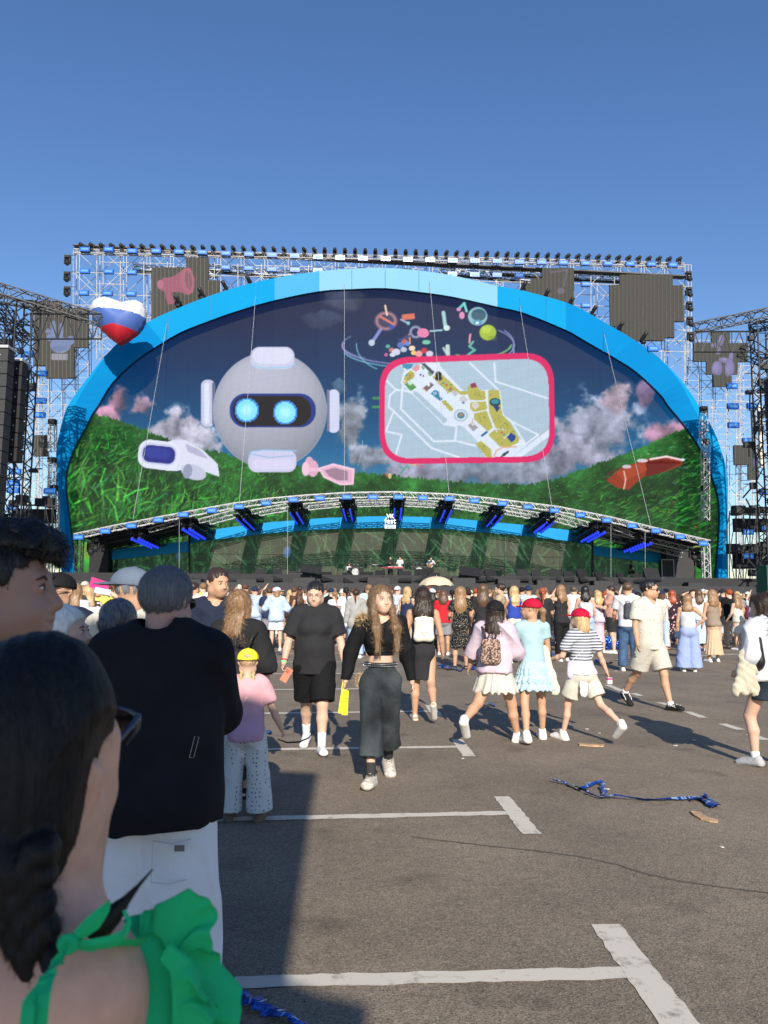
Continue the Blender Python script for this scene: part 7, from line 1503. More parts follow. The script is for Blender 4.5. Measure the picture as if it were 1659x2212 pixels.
# hair: cap of hair and a thick braid
HB = [pr(W(38,1634,.875), ra=.093, s=(1.06,1.02,1.38), k=.03, caps=[(W(174,1660,.9), (1,.0,-.375))]), pr(W(20,1790,.86), ra=.072, s=(1,1,1.2), k=.05), pr(W(120,1600,.89), ra=.055, s=(1,1,1.9), k=.04, caps=[(W(174,1660,.9), (1,.0,-.375))]), pr(W(85,1740,.87), ra=.042, s=(1,1,1.3), k=.04, caps=[(W(174,1660,.9), (1,.0,-.375))])]
npt = 10; bl = lambda i, a: np.interp(i, [0,5,10,16], a)
for i in range(npt):
    y_ = 1830+250*i/(npt-1); cx = np.interp(y_, [1830,1915,1985,2040,2085], [40,38,50,72,100]); wp = np.interp(y_, [1830,1915,1985,2040,2085], [84,76,68,58,34]); p = W(cx, y_, .80); w_ = wp/1660*.8; sg = 1 if i % 2 else -1
    HB += [pr(p+np.array((sg*w_*.52,-.004,.010)), p+np.array((sg*w_*.05,-.018,-.016)), w_*.56, w_*.36, s=(1,1,.8), k=.003), pr(p+np.array((-sg*w_*.55,.002,.0)), ra=w_*.42, k=.003)]
v, f = sdf(HB, .0045, lambda X, Y, Z: .0009*np.sin(X*300+Z*90+6*np.sin(Z*20))); o = parts_mesh('hair', [(v, f, 0)], hairm('raven', (.005,.0045,.005), .35), root); MATS['hair_raven'].node_tree.nodes['Principled BSDF'].inputs['Specular IOR Level'].default_value = .3; MATS['hair_raven'].node_tree.nodes['Principled BSDF'].inputs['Roughness'].default_value = .55; add_strands(o, 12000, .012, .00035, -.12, seed=5, down=.9, clump=.35); o.name = 'hair'
# sunglasses pushed at the temple
fm_ = mat('sunglass_frame', (.03,.04,.06), .25, 0, 0, spec=.7)
mb = MB(); mb.poly([W(192,1660,.93), W(246,1612,.985), W(298,1550,1.03)], [.0028,.004,.005], 6); mb.poly([W(240,1526,1.02), W(272,1534,1.03), W(299,1548,1.035), W(296,1572,1.035), W(272,1610,1.03)], [.003,.003,.0045,.004,.0012], 6); gl = mb.build('glasses', fm_, root, True)
mb = MB(); mb.add([W(243,1529,1.021), W(292,1549,1.031), W(286,1580,1.031), W(262,1612,1.03), W(243,1600,1.03)]+[W(243,1529,1.023), W(292,1549,1.033), W(286,1580,1.033), W(262,1612,1.032), W(243,1600,1.032)], [(0,1,2,3,4),(9,8,7,6,5)]); mb.build('dark_lens', mat('dark_glass', (.008,.008,.01), .08, 0, 0, spec=.8), gl)
mb = MB(); mb.poly([W(172,1810,.915), W(172,1830,.915)], .0015, 5); mb.ball(W(172,1845,.915), (.003,.003,.007), 6, 5); mb.poly([W(165,1866,.915), W(179,1870,.915)], .0016, 5); mb.poly([W(170,1855,.915), W(174,1880,.915)], .0016, 5); mb.build('earring', mat('earring_dark', (.03,.03,.035), .3, .6), root)
# dress body, ruffle, straps, bow
DR = [pr(W(345,2120,.93), W(370,2400,.95), .062, .085, s=(1,.8,1), k=.05), pr(W(290,2050,.90), W(310,2300,.90), .028, .05, s=(1,.8,1), k=.05), pr(W(330,2230,.92), W(300,3200,.95), .05, .2, s=(1,.8,1), k=.06), pr(W(0,2600,.86), W(0,3200,.9), .2, .22, s=(1,.8,1), k=.06)]
v, f = sdf(DR, .006, lambda X, Y, Z: .003*wr(X, Y, Z, 40, 2.0)); dr = parts_mesh('dress', [(v, f, 0)], GREEN, root)
def ruffle(path, wid, amp, nw, name, par, thick=.0035, seed=0, up_=None):
    """gathered frill: path of (inner point, outer point) pairs"""
    n = len(path); k = 150; js = np.linspace(0, n-1, k); inn = np.stack([np.interp(js, range(n), [p[0][i] for p in path]) for i in range(3)], 1); out = np.stack([np.interp(js, range(n), [p[1][i] for p in path]) for i in range(3)], 1)
    rows = 14; V_ = []
    for r_ in range(rows):
        t = r_/(rows-1); ph = js*nw+1.3*np.sin(js*1.7+seed); wv = amp*(t**1.0)*np.sin(ph)+amp*.4*t*np.sin(ph*2.3+1); P_ = inn*(1-t)+out*t; P_ = P_+np.stack([wv*.35, wv, wv*.45*np.cos(ph)], 1)+np.array((0,0,.014))*math.sin(t*math.pi); V_.append(P_)
    V_ = np.stack(V_, 0).reshape(-1, 3); idx = np.arange(rows*k).reshape(rows, k); q_ = np.stack([idx[:-1, :-1], idx[:-1, 1:], idx[1:, 1:], idx[1:, :-1]], -1).reshape(-1, 4); V2 = V_+np.array((0,thick,0)); 
    return parts_mesh(name, [(V_, q_, 0), (V2, q_[:, ::-1], 0)], GREEN, par)
ruffle([(W(300,2020,.88), W(298,1998,.885)), (W(330,2015,.88), W(345,1965,.89)), (W(350,2030,.88), W(420,1912,.90)), (W(362,2060,.88), W(452,1950,.90)), (W(370,2090,.88), W(464,2035,.90)), (W(380,2120,.88), W(462,2095,.91)), (W(385,2160,.88), W(515,2140,.92)), (W(390,2220,.88), W(526,2200,.92)), (W(390,2330,.88), W(528,2320,.92))], .1, .009, 2.6, 'ruffle', dr)
ruffle([(W(345,2075,.85), W(380,2075,.855)), (W(368,2100,.85), W(420,2100,.86)), (W(372,2150,.85), W(450,2160,.86)), (W(372,2200,.85), W(470,2220,.86)), (W(372,2320,.85), W(480,2330,.86))], .1, .007, 3.3, 'ruffle', dr, seed=2)
def ribbon(pts, w, name, par, tw=0):
    pts = [np.array(p) for p in pts]; n = len(pts); k = 30; js = np.linspace(0, n-1, k); c = np.stack([np.interp(js, range(n), [p[i] for p in pts]) for i in range(3)], 1); c[1:-1] = (c[:-2]+c[1:-1]*2+c[2:])/4; t = np.gradient(c, axis=0); t /= np.linalg.norm(t, axis=1)[:, None]; sd_ = np.cross(t, np.array((0,1,.15))); sd_ /= np.linalg.norm(sd_, axis=1)[:, None]+1e-9
    ws = np.interp(js, np.linspace(0, n-1, len(w)), w)[:, None]; up_ = np.cross(sd_, t)*.0008; a = c-sd_*ws+up_; b_ = c+sd_*ws+up_; m_ = c-up_*2.2
    V_ = np.concatenate([a, b_, m_]); i = np.arange(k-1); q_ = np.concatenate([np.stack([i, i+1, 2*k+i+1, 2*k+i], -1), np.stack([2*k+i, 2*k+i+1, k+i+1, k+i], -1), np.stack([i+k, i+1+k, i+1, i], -1)]); return parts_mesh(name, [(V_, q_, 0)], GREEN, par, False)
ribbon([W(146,2040,.78), W(170,2020,.78), W(200,1995,.78), W(226,1965,.78), W(236,1946,.78)], [.003,.006,.008,.005,.001], 'bow', dr)
ribbon([W(146,2040,.78), W(190,2042,.78), W(240,2035,.785), W(268,2018,.785), W(278,1990,.79), W(266,1968,.795)], [.003,.005,.006,.004,.003,.002], 'bow', dr)
ribbon([W(144,2040,.77), W(128,2075,.745), W(100,2110,.72), W(82,2160,.70), W(72,2250,.69)], [.004,.006,.008,.010,.010], 'bow_end', dr)
ribbon([W(142,2044,.765), W(120,2090,.74), W(92,2130,.712), W(60,2170,.692), W(52,2250,.682)], [.003,.004,.005,.006,.006], 'bow_end', dr)
ribbon([W(146,2042,.78), W(210,2046,.79), W(255,2040,.82), W(300,2040,.86)], [.004,.007,.010,.014], 'shoulder_strap', dr)
mb = MB(); mb.ball(W(146,2040,.778), (.011,.006,.010), 10, 7); mb.build('knot', GREEN, dr, True)
# braid tie tip
mb = MB(); mb.poly([W(200,2020,.80), W(215,2005,.80), W(250,1970,.80), W(272,1945,.80), W(300,1912,.81), (W(330,1878,.82))], [.010,.013,.010,.005,.002,.0008], 7); tl_ = mb.build('hair_strand', MATS['hair_raven'], root, True)
# ================================================================ the crowd in front of the stage
CC = {'white':(.56,.555,.55),'cream':(.5,.46,.37),'black':(.009,.009,.010),'grey':(.25,.25,.26),'navy':(.02,.03,.07),'blue':(.18,.30,.55),'pink':(.62,.38,.42),'red':(.55,.02,.03),'green':(.10,.16,.09),'beige':(.42,.33,.23),'lilac':(.52,.44,.58),'light blue':(.42,.52,.68),'brown':(.09,.045,.03),'yellow':(.72,.62,.12),'maroon':(.16,.02,.04),'mint':(.42,.6,.55)}
HC = {'black':(.012,.010,.010),'dark brown':(.035,.022,.015),'brown':(.09,.05,.03),'light brown':(.22,.13,.07),'blond':(.46,.31,.16),'red':(.28,.06,.02)}
MID_I = [0]
def mid(x, y, top_px, yaw, hair, hstyle, topc, bottom, botc, label, **k):
    """a person whose feet stand at pixel (x,y) and whose head reaches pixel row top_px"""
    g_ = G(x, y); Y = g_.y; r_ = V(x, top_px, Y); H = max(1.5, min(1.92, r_.z/.985)); MID_I[0] += 1; fem = k.get('fem', True); rg_ = random.Random(MID_I[0])
    def cm(c, nm='mid'): return c if not isinstance(c, str) else cloth('cloth_'+c.replace(' ', '_'), CC[c])
    hm = {'black':H_BLACK,'dark brown':H_DARK,'brown':H_BROWN,'light brown':H_LBR,'blond':H_BLOND,'red':H_RED,'grey':H_GREY}[hair]
    sp = dict(H=H, fem=fem, g=k.get('g', 1.0), seed=MID_I[0]*.7, skin=rg_.choice((SK_L, SK_M)), legL=(rg_.uniform(-6,6),3,2,0), legR=(rg_.uniform(-6,6),3,2,0), armL=k.get('armL', (rg_.uniform(0,20),12,rg_.uniform(10,60),10)), armR=k.get('armR', (rg_.uniform(0,20),12,rg_.uniform(10,60),10)), head=(k.get('hy', 0), 0, 0), shoe=SH_W if not k.get('bs') else SH_B, _low=True, hs=1.12,
        hair=dict(style=hstyle, m=hm, len=k.get('hl', .22), lowz=.02, w=1.05, wave=k.get('wave', 0)))
    t = dict(m=cm(topc), loose=k.get('loose', .014), hem=k.get('hem', .50), hemr=k.get('hemr', .095), sleeve=k.get('sl', .7), slr=k.get('slr', .045), neckr=k.get('neckr', .043), wr=.006); t.update(k.get('t', {})); sp['top'] = t
    if bottom == 'skirt': sp['bottom'] = dict(kind='skirt', m=cm(botc), waist=.61, hz=k.get('hz', .3), r0=.072, r1=k.get('r1', .12), pleats=12, amp=.005)
    else: sp['bottom'] = dict(kind='trousers' if bottom == 'trousers' else 'shorts', m=cm(botc), waist=.60, loose=.01, len=.97 if bottom == 'trousers' else k.get('bl', .4), hem=k.get('bh', .052 if bottom == 'trousers' else .07), knee=k.get('bk', .05))
    if k.get('cap'): sp['cap'] = dict(m=cm(k['cap']), yaw=k.get('cy', 0), kind=k.get('ck'))
    if k.get('gl'): sp['glasses'] = k['gl']
    root = empty('person', (g_.x, g_.y, 0), R(yaw), label, 'person', 'people at the near edge of the crowd'); make_person(sp, root, res=.0155, hres=.011, low=False); return root, sp
FLOR = cloth_pattern('dress_floral', 'floral', (.45,.4,.3), (.012,.012,.013), 42, th=.26); JEAN = mat('jeans_blue', (.05,.10,.19), .85, 0, .4, 5, bump=.3, bscale=40); JEANL = mat('jeans_light', (.34,.45,.60), .85, 0, .15, 5, bump=.3)
REDP = cloth_pattern('dress_pattern', 'floral', (.60,.5,.45), (.16,.01,.03), 13, th=.3, c2=(.03,.02,.025)); TRK = cloth('track_black', (.013,.013,.014))
mid(540,1391,1276,30,'brown','short','lilac','trousers',JEAN,'person in a pale lilac hoodie and jeans left of the light blue shirt', sl=1.9, slr=.05, hem=.40, loose=.02, hl=.1)
mid(595,1405,1272,8,'light brown','bob','light blue','shorts','white','person in a white cap, baggy light blue shirt and white shorts', cap='white', cy=-70, sl=1.85, slr=.06, hem=.47, hemr=.12, loose=.035, armL=(10,30,60,10), armR=(10,30,60,10))
mid(624,1390,1277,5,'blond','long',cloth('dress_brown',(.06,.03,.022)),'skirt',cloth('dress_brown',(.06,.03,.022)),'person with long wavy blond hair in a short brown strapless dress', sl=0, hz=.40, r1=.09, t=dict(topz=.745), hl=.26, wave=.01, loose=.004)
mid(556,1374,1268,-6,'brown','short',cloth('shirt_slate',(.10,.12,.12)),'trousers','beige','tall person in a slate grey T-shirt and beige trousers behind the lilac hoodie', fem=False)
mid(514,1370,1267,4,'brown','short','cream','trousers','beige','person in a cream bucket hat and cream shirt behind the blond head', cap='cream', ck='bucket', fem=False)
r_, s_ = mid(646,1370,1262,14,'dark brown','short','white','trousers','grey','person in a white T-shirt with a dark backpack left of the black T-shirt', fem=False); backpack(jw(r_, s_, 'chest', (0,-.17,-.02)), R(14), mat('nylon_black', (.02,.019,.018)), 'dark backpack on a person in white behind the black T-shirt', .26,.36,.14, flap=False)
mid(660,1383,1274,0,'brown','short','white','shorts','white','person in a wide white shirt touching the left arm of the black T-shirt', fem=False, g=1.1)
mid(768,1421,1276,-8,'dark brown','braid',cloth('hoodie_grey',(.33,.33,.31)),'trousers',JEANL,'person in a grey hoodie with one long dark braid between the two front walkers', sl=1.9, slr=.05, hem=.43, loose=.025, hl=.34)
mid(746,1400,1272,14,'black','pony','white','skirt','white','person in a white frilled dress with a black ponytail right of the black T-shirt', hz=.36, r1=.13, hl=.18)
mid(722,1396,1280,24,'light brown','pony','white','shorts','white','person in white with light brown hair close to the black T-shirt', hl=.14)
mid(958,1415,1279,-6,'brown','curly','red','shorts','grey','person in a bright red T-shirt and grey shorts under the umbrella', hl=.08, loose=.02, slr=.055, hemr=.105)
mid(933,1402,1275,4,'black','long','black','trousers','black','person in a white cap and black top left of the red T-shirt', cap='white', cy=40, hl=.2, bs=1)
r_, s_ = mid(995,1446,1272,-4,'light brown','curly',FLOR,'skirt',FLOR,'person with long curly light hair in a black floral midi dress', sl=.6, hz=.26, r1=.13, hl=.30, bs=1, loose=.008)
mid(1044,1440,1266,-2,'brown','curly','black','trousers','black','person with dark curly hair in a black top behind the black cap', hl=.22, sl=.6, bs=1)
mid(1083,1430,1264,66,'dark brown','bun','beige','trousers','black','person in profile with a dark bun and glasses wearing a beige top', gl='clear', sl=.5, bs=1, armL=(20,10,80,10))
mid(1112,1432,1270,16,'blond','long',cloth('top_blue',(.03,.06,.32)),'trousers','cream','person with long blond hair, royal blue sleeveless top and cream trousers', sl=0, hem=.57, hemr=.075, bh=.06, hl=.30, armL=(30,10,60,20))
mid(1174,1428,1273,-6,'red','pony','black','trousers','black','person with a red ponytail in a black T-shirt behind the red caps', hl=.18, g=1.1, bs=1)
r_, s_ = mid(1214,1428,1267,26,'light brown','long','black','trousers',TRK,'person in a black tank top and striped track trousers with one arm raised', sl=0, armL=('ik',(-.06,.10,.87),(-1,.2,-.6)), armR=(6,12,20,6), hl=.2, bh=.058)
mb = MB(); J = s_['_J']
for dx_ in (.012,.024): mb.poly([J['hipL']+Vector((-.10,-.015+dx_,.0)), J['kneeL']+Vector((-.092,-.01+dx_,0)), J['ankL']+Vector((-.095,-.01+dx_,0))], .006, 4)
mb.build('side_stripe', C_WHITE, r_)
mid(1242,1403,1268,-10,'brown','short','white','trousers','grey','broad person in a white T-shirt behind the striped T-shirt', fem=False, g=1.12)
mid(1267,1418,1269,-4,'black','long','white','trousers',JEANL,'person with straight black hair, white strappy top and wide light jeans', sl=0, t=dict(topz=.77, straps=1), hem=.57, hemr=.08, bh=.085, bk=.07, hl=.20)
mid(1295,1410,1280,10,'blond','long','lilac','skirt',cloth('dress_lilac',(.58,.46,.60)),'person with long blond hair in a long tight lilac dress', sl=0, hz=.17, r1=.085, hl=.2, t=dict(topz=.78))
mid(1324,1411,1265,62,'dark brown','short',cloth('shirt_salmon',(.45,.25,.19)),'shorts','black','heavy person in a salmon T-shirt and black shorts looking at a phone', fem=False, g=1.2, armL=(30,6,70,20), armR=(30,6,70,20), hy=6, loose=.02)
r_, s_ = mid(1360,1450,1262,-14,'brown','short','white','trousers',JEAN,'person in a white T-shirt and blue jeans with a dark sling bag', fem=False, g=1.05, loose=.02, slr=.055, bh=.055); backpack(jw(r_, s_, 'chest', (0,-.17,-.05)), R(-14), mat('nylon_grey', (.05,.05,.055), .7), 'dark grey sling bag on the white T-shirt left of the spotted polo', .17,.34,.1, flap=False)
mid(1456,1404,1278,-20,'red','long',REDP,'skirt',REDP,'person with reddish hair in a dark red patterned dress right of the spotted polo', sl=1.2, hz=.2, r1=.11, hl=.2, bs=1)
mid(1490,1451,1288,-14,'light brown','long','white','trousers',cloth('trousers_periwinkle',(.28,.35,.58)),'person in a white sleeveless top and wide periwinkle blue trousers, one hand on the hip', sl=0, hem=.57, hemr=.075, t=dict(topz=.78,straps=1), bh=.105, bk=.085, hl=.24, armR=('ik',(.10,-.01,.60),(1,-.2,0)), armL=(4,10,14,6))
o = MB(); o.box((0,0,0),(.16,.08,.15)); p = G(1490,1451); ob = o.build('shoulder_bag', mat('leather_navy', (.03,.05,.09), .5)); ob.location = (p.x-.27, p.y-.04, .80); ob.rotation_euler = (0,R(6),.3); tag(ob, 'small navy shoulder bag beside the periwinkle blue trousers', 'bag'); bv_ = ob.modifiers.new('bevel', 'BEVEL'); bv_.width = .02; bv_.segments = 3
mid(1514,1406,1277,-8,'brown','long','white','skirt','light blue','person in a white T-shirt and long pale blue skirt behind the periwinkle trousers', hz=.12, r1=.12, hl=.24, armR=('ik',(.04,.04,.96),(1,-.2,.3)))
mid(1544,1430,1278,10,'light brown','curly',cloth('dress_taupe',(.26,.20,.15)),'skirt',cloth('dress_sand',(.55,.40,.26)),'person with curly light brown hair in a long pleated sand dress', sl=0, hz=.1, r1=.13, hl=.12, t=dict(topz=.78), wave=.01)
mid(1566,1388,1275,-20,'black','short','black','shorts','black','person in a black cap and black printed T-shirt behind the sand dress', fem=False, cap='black', cy=-60, bs=1)
mid(1597,1404,1286,20,'light brown','curly','cream','skirt','cream','person with long curly hair in a cream sleeveless dress near the right edge', sl=0, hz=.3, hl=.24, t=dict(topz=.78, straps=1))
mid(412,1450,1262,-30,'dark brown','short','cream','trousers','beige','person in a cream T-shirt between the grey head and the navy polo', fem=False, g=1.15)
r_, s_ = mid(207,1478,1262,176,'black','short','yellow','trousers','black','person in a yellow T-shirt holding a pink sign above the eyes', fem=False, armL=('ik',(-.10,.10,.93),(-1,.2,-.5)), armR=('ik',(.10,.10,.93),(1,.2,-.5)), gl='sun', bs=1)
p = V(214,1268,11.0); root = empty('paper_sign', tuple(p), .15, 'pink and pale blue paper sign held up by the person in yellow', 'sign'); mb = MB(); mb.box((0,0,.03), (.26,.01,.16), mat=Matrix.Rotation(R(18),3,'Y')@Matrix.Rotation(R(25),3,'X')); mb.build('sheet', mat('paper_pink', (.75,.06,.26), .7, 0, .25, 14), root); mb = MB(); mb.box((.05,-.012,-.06), (.22,.01,.08), mat=Matrix.Rotation(R(12),3,'Y')); mb.build('lower_sheet', mat('paper_blue', (.45,.55,.8), .7), root)
mid(152,1500,1266,-6,'light brown','long','white','skirt','maroon','person with long straight light brown hair left of the pink sign', hl=.28, hz=.2)
mid(181,1492,1270,8,'blond','long',cloth_pattern('shirt_patched','floral',(.6,.55,.5),(.05,.02,.03),18,th=.4),'skirt','maroon','person with long blond hair and a patterned top touching the yellow T-shirt', hl=.26, hz=.2)
p = V(205,1375,6.6); root = empty('tote_bag', tuple(p), -.1, 'white tote bag with red lettering behind the ponytail', 'bag'); v, f = sdf([pr((-.05,0,.1),(.03,0,.1),.12,s=(1,.3,1.3),k=.03), pr((0,0,-.08),ra=.17,s=(1,.3,1),k=.03)], .012, lambda X,Y,Z: .005*wr(X,Y,Z,18,1)); parts_mesh('pouch', [(v,f,0)], C_WHITE, root); RL = mat('print_red', (.6,.04,.03), .7); text_obj('lettering', 'URBA', (0,-.066,.03), .075, RL, root, .002, bold=.01); text_obj('lettering', 'NO', (0,-.066,-.06), .12, RL, root, .002, bold=.03)
# ---- umbrella
p = P(943,1266,27); root = empty('umbrella', (p.x,p.y,p.z), .1, 'beige umbrella with a small pattern held up over the crowd', 'umbrella'); UM = cloth_pattern('umbrella_beige','dots',(.52,.42,.27),(.60,.52,.37),30,th=.35); mb = MB(); n = 8; rr_ = .64; tp_ = (0,0,.34); vv = []; ff = []
for j in range(6):
    a = j/5*math.radians(78)
    for i in range(n*4):
        th_ = 2*math.pi*i/(n*4); sc_ = 1-.10*math.sin(math.pi*((i%4)/4))*(j/5)**1.5; vv.append((rr_*math.sin(a)*sc_*math.cos(th_), rr_*math.sin(a)*sc_*math.sin(th_), .42*math.cos(a)-.08+.03*math.sin(math.pi*((i%4)/4))*(j/5)**2))
m_ = n*4; ff = [(j*m_+i, (j+1)*m_+i, (j+1)*m_+(i+1)%m_, j*m_+(i+1)%m_) for j in range(5) for i in range(m_)]; mb.add(vv, ff); cn = mb.build('canopy', UM, root); so_ = cn.modifiers.new('thick','SOLIDIFY'); so_.thickness = .008
mb = MB(); mb.tube((0,0,.38),(0,0,-.45),.012,6); mb.build('shaft', M_SCAF, root)
for i in range(n): mb = MB(); a = 2*math.pi*i/n; mb.tube((0,0,.30),(rr_*.95*math.cos(a),rr_*.95*math.sin(a),.0),.006,4); mb.build('rib', M_SCAF, root)
# ---- the dense crowd: a few builds copied with their own colours
protos_c = []
def cproto(fem, hst, hl, bottom, sl, cap=None, arm=None, **k):
    sp = dict(H=1.0*1.7, fem=fem, g=k.get('g',1.0), seed=len(protos_c)*1.1, skin=OC_SKIN, legL=(4,3,2,0), legR=(-4,3,2,0), armL=arm or (12,12,40,10), armR=k.get('armR') or (10,12,30,10), head=(0,0,0), hs=1.15, _low=True, shoe=None, hair=dict(style=hst, m=OC_HAIR, len=hl, lowz=.02, w=1.05), top=dict(m=OC_CLOTH, loose=.016, hem=.48, hemr=.10, sleeve=sl, slr=.048, neckr=.043, wr=.006))
    sp['bottom'] = dict(kind='skirt', m=OC_CLOTH, waist=.6, hz=.2, r0=.072, r1=.12, pleats=10, amp=.004) if bottom == 'skirt' else dict(kind='trousers', m=OC_CLOTH, waist=.6, loose=.01, len=.97, hem=.052, knee=.05)
    if cap: sp['cap'] = dict(m=OC_CLOTH, kind=cap if cap == 'bucket' else None)
    root = empty('person', (0,0,0)); make_person(sp, root, res=.024, hres=.015, low=True); protos_c.append((root, fem, hst, cap, sl)); return root
cproto(True,'long',.22,'skirt',.6); cproto(True,'long',.30,'trousers',0); cproto(True,'pony',.16,'trousers',.6); cproto(True,'bun',.1,'skirt',0); cproto(True,'curly',.2,'trousers',.8)
cproto(False,'short',.1,'trousers',.75); cproto(False,'short',.1,'trousers',.75,arm=('ik',(-.05,.12,.95),(-1,.1,-.4)),g=1.1); cproto(True,'bob',.15,'trousers',.6,cap='cap'); cproto(False,'short',.1,'trousers',.7,cap='cap'); cproto(True,'long',.25,'trousers',.6,arm=('ik',(-.08,.14,1.08),(-1,.1,-.3))); cproto(True,'bob',.15,'skirt',.6,cap='bucket'); cproto(False,'short',.1,'trousers',1.8)
LM = [(120,'right of the black cap'),(190,'behind the pink sign'),(270,'by the denim cap'),(400,'left of the navy polo'),(480,'above the blond head'),(530,'above the lilac hoodie'),(590,'above the light blue shirt'),(640,'left of the black T-shirt'),(735,'between the front walkers'),(790,'behind the denim culottes'),(860,'left of the cream backpack'),(930,'under the umbrella'),(985,'above the floral dress'),(1050,'behind the black cap'),(1110,'above the royal blue top'),(1160,'behind the light blue frills'),(1220,'above the striped T-shirt'),(1275,'above the light jeans'),(1330,'above the salmon T-shirt'),(1380,'left of the spotted polo'),(1460,'right of the spotted polo'),(1510,'above the periwinkle trousers'),(1560,'above the sand dress'),(1610,'left of the right edge'),(1700,'at the right edge')]
rgc = random.Random(21); people = []
MIDX = (514,540,556,595,624,646,660,722,746,768,905,933,958,995,1044,1083,1112,1174,1214,1242,1267,1295,1324,1360,1456,1490,1514,1544,1566,1597)
rows_ = [(20,13),(22,26),(24,31),(26.5,34),(29.5,36),(33,36),(37,35),(42,34),(47,32),(53,30)]
for Yr, nr_ in rows_:
    for i in range(nr_):
        x = 100+1590*(i+.5+rgc.uniform(-.45,.45))/nr_
        if 292 < x < 408 or x < 118: continue
        if Yr < 21 and not (640 < x < 930 or 1050 < x < 1240 or x > 1400): continue
        Yj = Yr+rgc.uniform(-1.3,1.3)
        if Yj < 24 and min(abs(x-q) for q in MIDX) < 24: continue
        p = V(x, 1290, Yj); people.append((x, Yj, p.x))
people.sort(); meta = []
wts = ['white']*9+['cream']*4+['black']*7+['grey']*3+['navy']*2+['blue','pink','pink','red','green','beige','beige','lilac','light blue','light blue','brown','yellow','maroon','mint']
hw_ = ['black']*3+['dark brown']*6+['brown']*6+['light brown']*4+['blond']*4+['red']
usedp = set()
for x, Yj, X in people:
    k = rgc.choice([0,0,1,1,2,2,3,4,5,5,5,6,7,8,8,9,10,11]); pr_, fem, hst, cap, sl = protos_c[k]; tc_ = rgc.choice(wts); hc_ = rgc.choice(hw_); bc_ = rgc.choice(['black','navy','blue','white','beige','grey','light blue']); capc = rgc.choice(['white','white','cream','black','navy','red'])
    if k not in usedp: o = pr_; usedp.add(k)
    else: o = copy_tree(pr_)
    face = rgc.random() < .07; o.location = (X, Yj, 0); o.rotation_euler = (0,0,R((180 if face else 0)+rgc.uniform(-38,38))); s_ = rgc.uniform(1.0,1.09)*(1.05 if not fem else .99); o.scale = (s_*rgc.uniform(.95,1.12), s_, s_)
    sk_ = rgc.choice([(.58,.37,.26),(.50,.30,.19),(.62,.42,.31),(.45,.26,.17)])
    for c in o.children:
        n_ = c.name.split('.')[0]
        c.color = (*{'body':sk_,'hair':HC[hc_],'shirt':CC[tc_],'skirt':CC[tc_] if sl == 0 or k == 0 else CC[bc_],'trousers':CC[bc_],'cap':CC[capc],'hat':CC[capc]}.get(n_, CC[tc_]), 1)
        for d in c.children: d.color = (*CC[capc], 1)
    tw = {0:'T-shirt',.6:'T-shirt',.75:'T-shirt',.7:'T-shirt',.8:'top',1.8:'long-sleeved top'}[sl] if sl else 'sleeveless top'
    lm = min(LM, key=lambda q: abs(q[0]-x))[1]; hd_ = {'long':'long','pony':'ponytailed','bun':'pinned-up','curly':'curly','short':'short','bob':'bobbed'}[hst]
    meta.append((o, ('%s %s, %s %s hair' % (tc_, tw, hd_, hc_)) if not cap else ('%s %s, %s %s' % (tc_, tw, capc, 'bucket hat' if cap == 'bucket' else 'cap')), lm))
from collections import Counter
cnt = Counter((m[1], m[2]) for m in meta); seen = Counter()
for o, a, lm in meta:
    k = (a, lm); seen[k] += 1; lb_ = 'crowd member, %s, %s' % (a, lm)
    if cnt[k] > 1: lb_ += ', %s from left' % ORD[seen[k]-1]
    o.name = 'person'; tag(o, lb_, 'person', 'crowd standing in front of the stage')
# ---- musicians
def perf(x, Y, yaw, top, bot, label, z=3.22, **k):
    p = P(x, 1240, Y); root = empty('person', (p.x, p.y, z), R(yaw), label, 'person'); sp = dict(H=1.8, fem=False, g=1.0, seed=x*.01, skin=SK_M, legL=k.get('legL',(0,4,0,0)), legR=k.get('legR',(0,4,0,0)), armL=k.get('armL',(30,10,60,20)), armR=k.get('armR',(30,10,60,20)), hair=dict(style='short', m=H_BLACK, lowz=.03), _low=True, top=dict(m=top, loose=.012, hem=.5, sleeve=k.get('sl',1.8), slr=.045, neckr=.043), bottom=dict(kind='trousers' if not k.get('sh') else 'shorts', m=bot, waist=.6, loose=.012, len=.97 if not k.get('sh') else .42, hem=.055 if not k.get('sh') else .075), shoe=SH_B); make_person(sp, root, res=.02, hres=.013, low=True); return root, sp
r_, s_ = perf(931,69.5,186,C_WHITE,C_BLACK,'guitarist in a white shirt and dark waistcoat standing on the stage', armL=(20,30,80,60), armR=(10,30,70,60)); v, f = sdf([pr((0,0,1.02),(0,0,1.42),.15,.165,s=(1,.78,1),k=.03)],.03); parts_mesh('waistcoat',[(v,f,0)],C_NAVY,r_)
gt = empty('guitar', (r_.location.x, r_.location.y-.22, 4.35), 0, 'brown electric guitar held by the guitarist in the dark waistcoat', 'guitar'); v, f = sdf([pr((-.22,0,-.12),ra=.17,s=(1,.2,1),k=.02),pr((0,0,0),ra=.13,s=(1,.2,1),k=.04)],.02); parts_mesh('guitar_body',[(v,f,0)],mat('guitar_wood',(.25,.1,.04),.35),gt); mb = MB(); mb.poly([(.08,0,.04),(.62,0,.34)],.03,6); mb.box((.68,0,.37),(.14,.03,.07)); mb.build('neck', mat('neck_wood',(.18,.1,.05),.4), gt)
perf(843,69,200,C_BLACK,C_BLACK,'musician in black behind the red keyboard, left of the pair'); perf(864,69.2,172,C_WHITE,C_BLACK,'musician in white with a dark waistcoat behind the red keyboard')
perf(753,69.6,215,C_WHITE,C_BLACK,'drummer in a white shirt sitting at the left drum kit', z=2.9, legL=(70,8,80,0), legR=(70,8,80,0))
